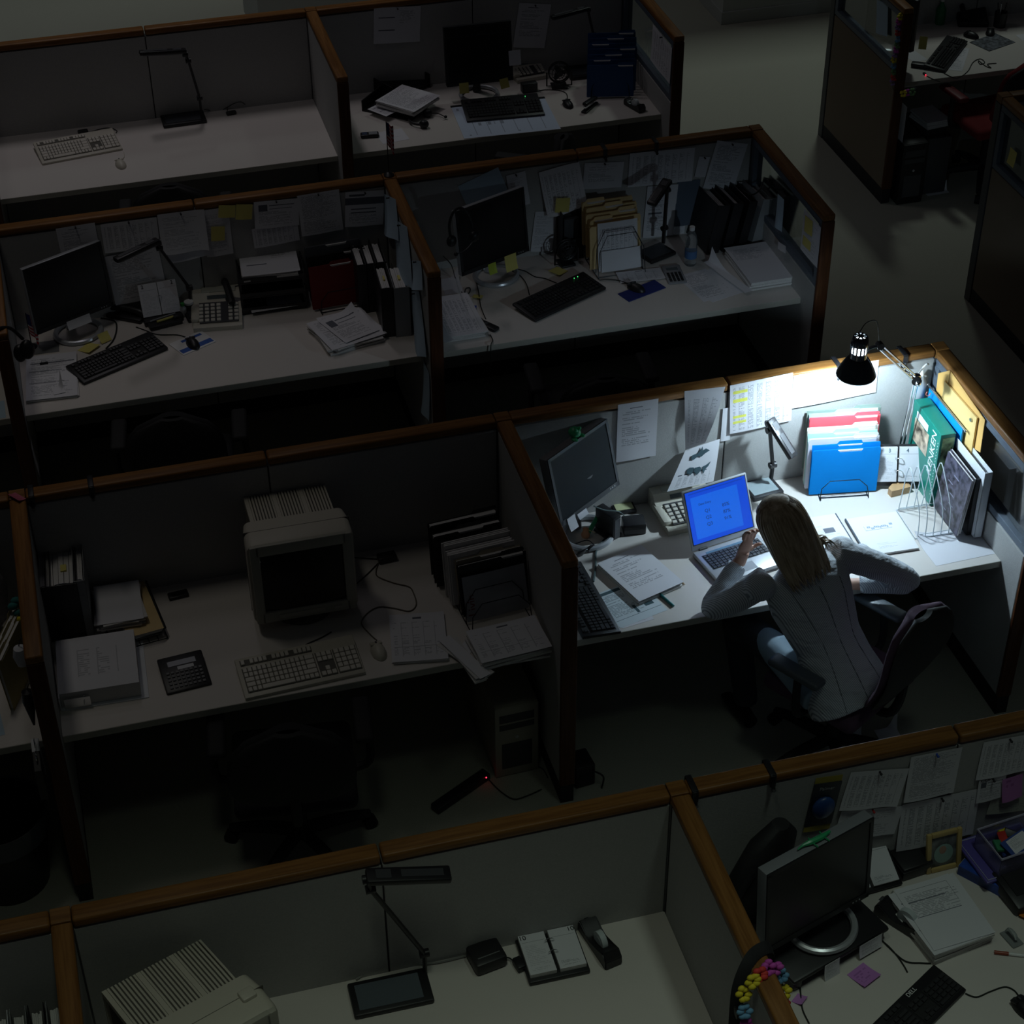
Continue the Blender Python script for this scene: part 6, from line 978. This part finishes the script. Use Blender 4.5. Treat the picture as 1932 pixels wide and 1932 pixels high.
rail_clip('black clip on the lit rail near the right corner',3.82,'C'); rail_clip('black clip on the lit rail behind the lamp shade',3.507,'C')
# ---------------------------------------------------------------- the clamp lamp (the one that is on)
LX,LY,LZ=(3.466,1.350,1.428)     # centre of the shade's rim
t=thing('clamp_lamp','lit chrome and black swing arm lamp over the lit worktop','lamp',(3.81,1.51,DZ)); O=Vector((3.81,1.51,DZ)); V3=Vector; L_=lambda x,y,z: Vector((x,y,z))-O
SHM=M('black_gloss_shade',(.012,.02,.026),.22,coat=.5); SHI=M('white_shade_lining',(.85,.85,.85),.6)
def at(mb): mb._x(mb.bm.verts,Matrix.Translation(L_(LX,LY,LZ))); return mb
sh=obj('shade',at(MB().lathe([(.083,-.004),(.0845,.0),(.076,.022),(.060,.055),(.046,.078),(.037,.086),(.0355,.108),(.0355,.112)],n=40)),SHM,t,True); obj('shade_lining',at(MB().lathe([(.0825,-.003),(.074,.022),(.058,.055),(.044,.077),(.035,.085),(.034,.112)],n=40)),SHI,sh,True)
mb=MB(); n=14
for i in range(n):
    q=2*PI*i/n; mb.box(.0355*math.cos(q),.0355*math.sin(q),.129,.0022,.0074,.038,rz=q)
obj('vent_bars',at(mb),SHM,sh,True); obj('cap_sleeve',at(MB().lathe([(.0365,.146),(.037,.150),(.034,.176),(.031,.185),(.026,.188)],n=32)),SHM,sh,True)
mb=MB()
for i in range(8): q=2*PI*i/8; mb.box(.018*math.cos(q),.018*math.sin(q),.1885,.018,.008,.002,rz=q)
mb.lathe([(0,.1895),(.011,.189),(.011,.1875),(0,.1875)],n=16).tube([(.0265*math.cos(q),.0265*math.sin(q),.188) for q in [k*PI/12 for k in range(24)]],.0022,6,closed=True,sub=1); obj('vent_spokes',at(mb),SHM,sh,True)
bulb=obj('bulb',at(MB().sph(0,0,.085,.024,.024,.028,16,12).cyl((0,0,.095),(0,0,.182),.021,.020,16)),M('lit_bulb',(.9,.9,.9),.5,emit=(.80,.93,1,7)),t,True)
pl=bpy.data.lights.new('bulb_light','POINT'); pl.energy=31; pl.color=(.66,.86,1); pl.shadow_soft_size=.026; po=lk(bpy.data.objects.new('bulb_light',pl)); po.parent=t; po.location=L_(LX,LY,LZ+.024)
J=V3((3.786,1.410,1.305))-O; P_=V3((3.562,1.355,1.550))-O
obj('pivot_bracket',MB().tube([L_(LX+.036,LY,LZ+.115),L_(LX+.06,LY+.004,LZ+.12),P_],.007,8,smooth=False).cyl(P_+Vector((0,-.014,0)),P_+Vector((0,.014,0)),.016,n=14),BLK,t,True)
for dz in(-.016,.012): obj('upper_arm_rod',MB().cyl(P_+Vector((0,0,dz)),J+Vector((0,0,dz)),.0045,n=10),CHR,t,True)
obj('arm_spring',MB().tube([P_.lerp(J,.55+.04*i)+Vector((.004*math.cos(i*2.2),.004*math.sin(i*2.2),-.003)) for i in range(9)],.003,5,smooth=False),CHR,t,True)
obj('elbow_joint',MB().cyl(J+Vector((-.006,-.016,0)),J+Vector((.006,.016,0)),.022,n=16).box(J.x,J.y,J.z,.03,.024,.05,b=.005).sph(J.x,J.y-.02,J.z-.01,.012),CHR,t,True)
for dx in(-.008,.010): obj('lower_arm_rod',MB().cyl(J+Vector((dx,0,0)),Vector((dx,0,.06)),.0048,n=10),CHR,t,True)
obj('clamp_base',MB().cyl((0,0,.0),(0,0,.06),.018,n=14).box(0,.02,.01,.05,.09,.02,b=.004),DGR,t,True)
obj('lamp_cord',MB().tube([L_(LX,LY+.02,LZ+.187),L_(LX+.03,LY+.03,LZ+.225),L_(LX+.065,LY+.03,LZ+.235),L_(LX+.085,LY+.03,LZ+.215),P_+Vector((.0,0.01,.01))],.0022,6),CORD,t,True)
# ---------------------------------------------------------------- the woman and her chair
cy_=.54; woman_chair=chair('plum backed office chair with the seated woman on it',3.165,.575,cy_,M('plum_chair_fabric',(.085,.045,.075),.9,vary=.15,scale=200),M('brown_black_shell',(.020,.017,.014),.7),back_h=1.0,bw=.47,armrest=M('slate_armrest',(.07,.085,.10),.45))
V=Vector
def union(parts,name,mat,parent,vox=.010,sm=3,solid=None):
    """overlapping solids fused into one continuous skin"""
    mb=MB(); 
    for f in parts: f(mb)
    bmesh.ops.recalc_face_normals(mb.bm,faces=mb.bm.faces)
    me=bpy.data.meshes.new('tmp'); mb.bm.to_mesh(me); mb.bm.free(); o=lk(bpy.data.objects.new('tmp',me))
    r=o.modifiers.new('r','REMESH'); r.mode='VOXEL'; r.voxel_size=vox; r.use_smooth_shade=True
    s=o.modifiers.new('s','SMOOTH'); s.factor=.5; s.iterations=sm
    dg=bpy.context.evaluated_depsgraph_get(); me2=bpy.data.meshes.new_from_object(o.evaluated_get(dg)); bpy.data.objects.remove(o)
    for p in me2.polygons: p.use_smooth=True
    me2.materials.clear(); me2.materials.append(mat); me2.name=name
    q=lk(bpy.data.objects.new(name,me2)); q.parent=parent; return q
def limb(pts,rs,n=14): return lambda mb: mb.tube(pts,rs,n,sub=4)
def ell(c,r,mx=None): return lambda mb: mb.sph(c[0],c[1],c[2],r[0],r[1],r[2],20,14,mx)
W0=V((3.13,.50,0))
wo=thing('person','seated woman in a pale pinstripe jacket leaning on her left hand','person',W0); 
g=lambda x,y,z: V((x,y,z))-W0
hip=g(3.130,.48,.545); wst=g(3.085,.575,.70); chs=g(3.035,.660,.86); shm=g(2.998,.715,.975); nk=g(2.965,.735,1.06); hd=g(2.930,.775,1.165)
lat=V((.84,.50,0)).normalized(); latS=V((.93,.20,.07)).normalized()   # across hips, across shoulders
shL=g(2.805,.665,.965); elL=g(2.668,.800,.775); wrL=g(2.822,.905,.925)
shR=g(3.195,.765,.985); elR=g(3.490,.715,.800); wrR=g(3.285,.800,.762)
SKIN=M('skin',(.52,.30,.22),.55); 
fw=lambda a,b: (b-a).normalized()
def tor(mb,k=1,top=True):
    secs=[]
    def sec(c,l,wd,dp,ax): 
        l=(l-ax*l.dot(ax)).normalized(); f=ax.cross(l); secs.append((c,l*wd*k,f*dp*k))
    a1=fw(hip,wst); a2=fw(wst,chs); a3=fw(chs,shm)
    sec(hip-a1*.09,lat,.175,.125,a1); sec(hip,lat,.185,.130,a1); sec(hip.lerp(wst,.5),lat.lerp(latS,.25),.165,.115,a1); sec(wst,lat.lerp(latS,.5),.150,.105,a2); sec(wst.lerp(chs,.5),lat.lerp(latS,.75),.165,.112,a2); sec(chs,latS,.180,.118,a3); sec(chs.lerp(shm,.6),latS,.178,.100,a3); sec(shm,latS,.145,.078,a3); sec(shm+a3*.035,latS,.075,.06,a3)
    mb.loft(secs,28)
up=fw(nk,hd+V((-.012,.0,.035))); face=V((-.10,.90,-.42)); face=(face-up*face.dot(up)).normalized(); ear=face.cross(up)
HM=Matrix((( ear.x,face.x,up.x,0),(ear.y,face.y,up.y,0),(ear.z,face.z,up.z,0),(0,0,0,1)))
hp=lambda x,y,z: hd+ear*x+face*y+up*z
def finger(base,d1,curl,l,r):
    pts=[base]; d=d1.normalized(); ax=d.cross(curl).normalized()
    for i,s in enumerate((.42,.32,.26)):
        pts.append(pts[-1]+d*l*s); d=(Matrix.Rotation(.75 if i else .6,3,ax)@d)
    return limb(pts,[r,r*.96,r*.88,r*.7],10)
# left hand against the cheek: palm up along the jaw, fingers folded back to the temple
hL=[]; pdir=(g(2.856,.912,1.045)-wrL).normalized(); pn=(hd-g(2.848,.925,1.045)).normalized(); ps=pdir.cross(pn).normalized(); pc_=wrL+pdir*.050
PMX=Matrix(((ps.x,pn.x,pdir.x,0),(ps.y,pn.y,pdir.y,0),(ps.z,pn.z,pdir.z,0),(0,0,0,1)))
hL.append(ell(pc_,(.036,.016,.052),PMX)); hL.append(limb([wrL-pdir*.03,wrL+pdir*.03],[.025,.026]))
for i,(o_,l) in enumerate(((-.027,.066),(-.009,.076),(.009,.080),(.026,.072))): hL.append(finger(pc_+ps*o_+pdir*.040,pdir+ps*o_*3,pn,l,.0088-.0004*(i==0)))
hL.append(finger(pc_+ps*.030-pdir*.015,pdir*.55+ps*.8,pn,.062,.0098))
hR=[]; qd=V((-.86,.30,-.10)).normalized(); qn=V((0,0,-1)); qs=qd.cross(qn).normalized(); qc=wrR+qd*.05
QM=Matrix(((qs.x,qn.x,qd.x,0),(qs.y,qn.y,qd.y,0),(qs.z,qn.z,qd.z,0),(0,0,0,1)))
hR.append(ell(qc,(.036,.015,.052),QM)); hR.append(limb([wrR-qd*.03,wrR+qd*.03],[.025,.026]))
for o_,l in ((-.027,.064),(-.009,.074),(.009,.080),(.026,.072)): hR.append(finger(qc+qs*o_+qd*.040,qd+qs*o_*3,qn,l,.0088))
hR.append(finger(qc-qs*.030-qd*.010,qd*.6-qs*.75,qn,.060,.0098))
body=[lambda mb: tor(mb,.90),limb([shm,nk,hp(0,-.01,-.06)],[.062,.054,.058]),ell(hd,(.074,.093,.112),HM),ell(hp(0,.030,-.060),(.056,.062,.058),HM),
 limb([hp(0,.088,.018),hp(0,.108,-.012),hp(0,.112,-.026),hp(0,.094,-.034)],[.008,.010,.0125,.008],10),ell(hp(0,.086,-.062),(.022,.010,.006),HM),ell(hp(0,.087,-.071),(.019,.010,.0065),HM),ell(hp(0,.078,-.098),(.022,.018,.016),HM)]
for s in(-1,1): body+= [ell(hp(s*.074,-.004,-.008),(.008,.018,.030),HM),ell(hp(s*.030,.080,.010),(.014,.012,.010),HM),limb([hp(s*.014,.090,.030),hp(s*.032,.090,.034),hp(s*.048,.080,.028)],[.005,.006,.004],8)]
body+=[limb([shL,elL,wrL],[.045,.036,.024]),limb([shR,elR,wrR],[.045,.036,.024])]+hL+hR
knL=g(2.845,.955,.545); knR=g(3.235,1.055,.545); hipL=hip-lat*.095+V((0,0,-.02)); hipR=hip+lat*.095+V((0,0,-.02)); anL=g(2.90,.90,.10); anR=g(3.27,1.03,.10)
body+=[limb([hipL,knL],[.070,.046]),limb([knL,knL.lerp(anL,.35),anL],[.046,.042,.030]),limb([hipR,knR],[.070,.046]),limb([knR,knR.lerp(anR,.35),anR],[.046,.042,.030])]
bd=union(body,'body',SKIN,wo,.0052,2)
for s in(-1,1): obj('eye',MB().sph(*hp(s*.030,.0885,.010),.0062,n=10,m=8),M('eye_dark',(.05,.04,.04),.2),wo,True)
obj('lips',MB().sph(*hp(0,.093,-.066),.018,.006,.007,12,8,HM),M('lips',(.42,.14,.12),.5),wo,True)
# jacket
m,nt,b=nodes('pinstripe_jacket'); tc=nd(nt,'ShaderNodeTexCoord'); sp=nd(nt,'ShaderNodeSeparateXYZ'); mp=nd(nt,'ShaderNodeMapping'); mp.inputs['Rotation'].default_value=(0,0,-.42); nt.links.new(tc.outputs['Object'],mp.inputs[0]); nt.links.new(mp.outputs[0],sp.inputs[0])
st=mth(nt,'LESS_THAN',mth(nt,'FRACT',mth(nt,'MULTIPLY',mth(nt,'ADD',sp.outputs[0],mth(nt,'MULTIPLY',sp.outputs[2],.28)),150)),.42); nt.links.new(mixc(nt,st,(.66,.70,.74),(.30,.33,.37)),b.inputs['Base Color']); b.inputs['Roughness'].default_value=.9
nz=nd(nt,'ShaderNodeTexNoise'); nz.inputs['Scale'].default_value=11; mq=nd(nt,'ShaderNodeMapping'); mq.inputs['Scale'].default_value=(1,1.5,2.6); nt.links.new(tc.outputs['Object'],mq.inputs[0]); nt.links.new(mq.outputs[0],nz.inputs['Vector']); bp=nd(nt,'ShaderNodeBump'); bp.inputs['Strength'].default_value=.8; bp.inputs['Distance'].default_value=.02; nt.links.new(nz.outputs[0],bp.inputs['Height']); nt.links.new(bp.outputs[0],b.inputs['Normal']); JK=m
def fold(p,ax,r): return lambda mb: mb.tube([p+ax.orthogonal()*r*math.cos(q)+ax.cross(ax.orthogonal())*r*math.sin(q) for q in [k*PI/6 for k in range(12)]],.010,8,closed=True,sub=1)
jk=[lambda mb: tor(mb,1.03),ell(shL,(.066,.062,.060)),ell(shR,(.068,.064,.062)),limb([shL+V((.04,.02,.01)),shL.lerp(elL,.5)+V((-.008,-.01,0)),elL+V((-.004,-.004,.006)),elL.lerp(wrL,.45),elL.lerp(wrL,.86)],[.064,.058,.050,.047,.040],18),limb([shR+V((-.04,-.01,.01)),shR.lerp(elR,.5)+V((.004,-.012,.012)),elR+V((.006,-.002,.0)),elR.lerp(wrR,.45),elR.lerp(wrR,.86)],[.066,.060,.052,.047,.041],18)]
for a_,b_ in((shL,elL),(shR,elR)):
    for k,t_ in enumerate((.28,.5,.74,.88)): jk.append(fold(a_.lerp(b_,t_)+V((0,0,.002)),((b_-a_).normalized()+V((.25*(-1)**k,.2,0))).normalized(),.047-.006*t_))
# jacket hem: skirt of the jacket over the hips
a1=fw(hip,wst); fh=a1.cross(lat).normalized()
jk.append(lambda mb: mb.loft([(wst-a1*.02,lat*.150,fh*.108),(hip+a1*.05,lat*.178,fh*.135),(hip-a1*.02,lat*.196,fh*.150),(hip-a1*.085,lat*.200,fh*.155)],28))
jacket=union(jk,'jacket',JK,wo,.0085,4)
from mathutils.bvhtree import BVHTree
jb=BVHTree.FromPolygons([v.co for v in jacket.data.vertices],[tuple(p.vertices) for p in jacket.data.polygons])
def on_back(c,lt,off):
    f=fT; o=c+lt*off-f*.5; h=jb.ray_cast(o,f); return h[0]-f*.0006 if h[0] else None
def seam(nm,offs,r=.0016):
    P=[]; cs=[hip-a1*.07,hip,hip.lerp(wst,.5),wst,wst.lerp(chs,.5),chs,chs.lerp(shm,.5)]; fr=0
    for i,o_ in enumerate(offs):
        q=on_back(cs[i],lat.lerp(latS,i/6).normalized(),o_)
        if q: P.append(q)
    return obj(nm,MB().tube(P,r,6,sub=6),M('jacket_seam',(.16,.18,.20),.9),jacket,True)
fT=fw(wst,chs).cross(latS).normalized()
if fT.y<0: fT=-fT
seam('back_seam',(0,0,0,0,0,0,0)); seam('side_seam',(.11,.10,.085,.075,.085,.10,.11)); seam('side_seam',(-.11,-.10,-.085,-.075,-.085,-.10,-.11))
bk=lambda c,f,o: c-f*o
fT=fw(wst,chs).cross(latS).normalized()
obj('collar',MB().tube([nk+latS*.062-V((0,.0,.045)),nk-fT*.050-V((0,.0,.035)),nk-latS*.062-V((0,0,.045))],[.016,.020,.016],8),JK,jacket,True)
# blouse tail, trousers, shoes
union([limb([hip-lat*.15+V((0,.02,-.02)),g(2.93,.70,.56),g(2.90,.82,.55)],[.075,.070,.05],16),limb([hip-lat*.06+V((-.03,.05,-.03)),g(2.97,.73,.55)],[.10,.09],16)],'shirt_tail',M('pale_blue_shirt',(.30,.40,.48),.8,bump=.3,scale=18),wo,.010,3)
TR=M('charcoal_trousers',(.030,.034,.042),.85)
union([limb([hip+V((0,0,-.03)),hip+V((0,.02,-.05))],[.15,.15]),limb([hipL,knL],[.092,.066]),limb([knL,anL],[.064,.052]),limb([hipR,knR],[.092,.066]),limb([knR,anR],[.064,.052])],'trousers',TR,wo,.011,3)
for s,a in((1,anL),(1,anR)): obj('shoe',MB().loft([(a+V((0,-.07,-.06)),(.030,0,0),(0,0,.035)),(a+V((-.01,.0,-.06)),(.036,0,0),(0,0,.04)),(a+V((-.02,.09,-.075)),(.04,0,0),(0,0,.024)),(a+V((-.03,.15,-.085)),(.026,0,0),(0,0,.014))],16),BLK,wo,True)
# hair: smooth crown falling to the shoulders, built up from a cap and locks
m,nt,b=nodes('ash_blond_hair'); tc=nd(nt,'ShaderNodeTexCoord'); cb=nd(nt,'ShaderNodeCombineXYZ')
fd=(hp(0,-.10,-.20)-hp(0,-.02,.10)).normalized(); e2_=fd.cross(ear).normalized()
for i,(vec,k) in enumerate(((ear,75),(e2_,75),(fd,7))):
    dt=nd(nt,'ShaderNodeVectorMath',operation='DOT_PRODUCT'); nt.links.new(tc.outputs['Object'],dt.inputs[0]); dt.inputs[1].default_value=vec*k; nt.links.new(dt.outputs['Value'],cb.inputs[i])
nz=nd(nt,'ShaderNodeTexNoise'); nz.inputs['Scale'].default_value=1.0; nz.inputs['Detail'].default_value=4; nt.links.new(cb.outputs[0],nz.inputs['Vector'])
r=nd(nt,'ShaderNodeMapRange'); r.inputs[1].default_value=.3; r.inputs[2].default_value=.7; nt.links.new(nz.outputs[0],r.inputs[0]); nt.links.new(mixc(nt,r.outputs[0],(.30,.215,.125),(.66,.54,.38)),b.inputs['Base Color']); b.inputs['Roughness'].default_value=.38; HAIR=m
tipc=g(2.985,.600,1.035)   # where the ends gather on the back
def hairbase(mb):
    secs=[(hp(0,.0,.128),ear*.018,face*.020),(hp(0,-.002,.120),ear*.052,face*.060),(hp(0,-.006,.095),ear*.080,face*.090),(hp(0,-.016,.05),ear*.090,face*.096),(hp(0,-.030,0),ear*.092,face*.088),(hp(-.004,-.046,-.05),ear*.092,face*.072)]
    e1=hp(-.008,-.068,-.11); e2=hp(-.006,-.090,-.165); e3=hp(-.004,-.104,-.195)
    secs+=[(e1,ear*.092,face*.054),(e2,ear*.088,face*.040),(e3,ear*.078,face*.024)]
    mb.loft(secs,36)
    for v in mb.bm.verts: 
        d=v.co-hd; q=math.atan2(d.dot(ear),-d.dot(face)); v.co+=(-face*math.cos(q)+ear*math.sin(q))*.0035*math.sin(q*14)*min(1,max(0,(.12-d.dot(up))/.1))
hb=MB(); hairbase(hb); R=random.Random(7)
for i in range(90):
    q=-2.0+4.0*i/89+R.uniform(-.04,.04); rad=1.0+R.uniform(-.02,.06); 
    P=[]
    for (yo,zo,rx,ry) in ((-.004,.112,.060,.070),(-.012,.07,.086,.096),(-.026,.01,.093,.092),(-.046,-.05,.094,.074),(-.068,-.11,.095,.056),(-.092,-.165+R.uniform(-.012,.012),.091,.043),(-.108+R.uniform(-.01,.012),-.205+R.uniform(-.022,.02),.083+R.uniform(-.012,.012),.030)):
        P.append(hp(rx*rad*math.sin(q)-.03*max(0,-zo-.02),yo-ry*rad*math.cos(q),zo))
    hb.tube(P,[.003,.005,.0062,.0066,.0062,.0046,.0012],6,sub=3)
hair=obj('hair',hb,HAIR,wo,True)
# ends flicking out over the right shoulder
fl=MB()
for i in range(22):
    a=hp(.085+R.uniform(-.02,.012),-.05+R.uniform(-.03,.02),-.09+R.uniform(-.03,.01)); e=shm+latS*R.uniform(.05,.15)+V((R.uniform(-.02,.02),R.uniform(-.05,.01),R.uniform(.06,.085)))
    fl.tube([a,a.lerp(e,.5)+V((.0,-.012,.028)),e],[.006,.0055,.001],6,sub=4)
obj('loose_hair_ends',fl,HAIR,wo,True)
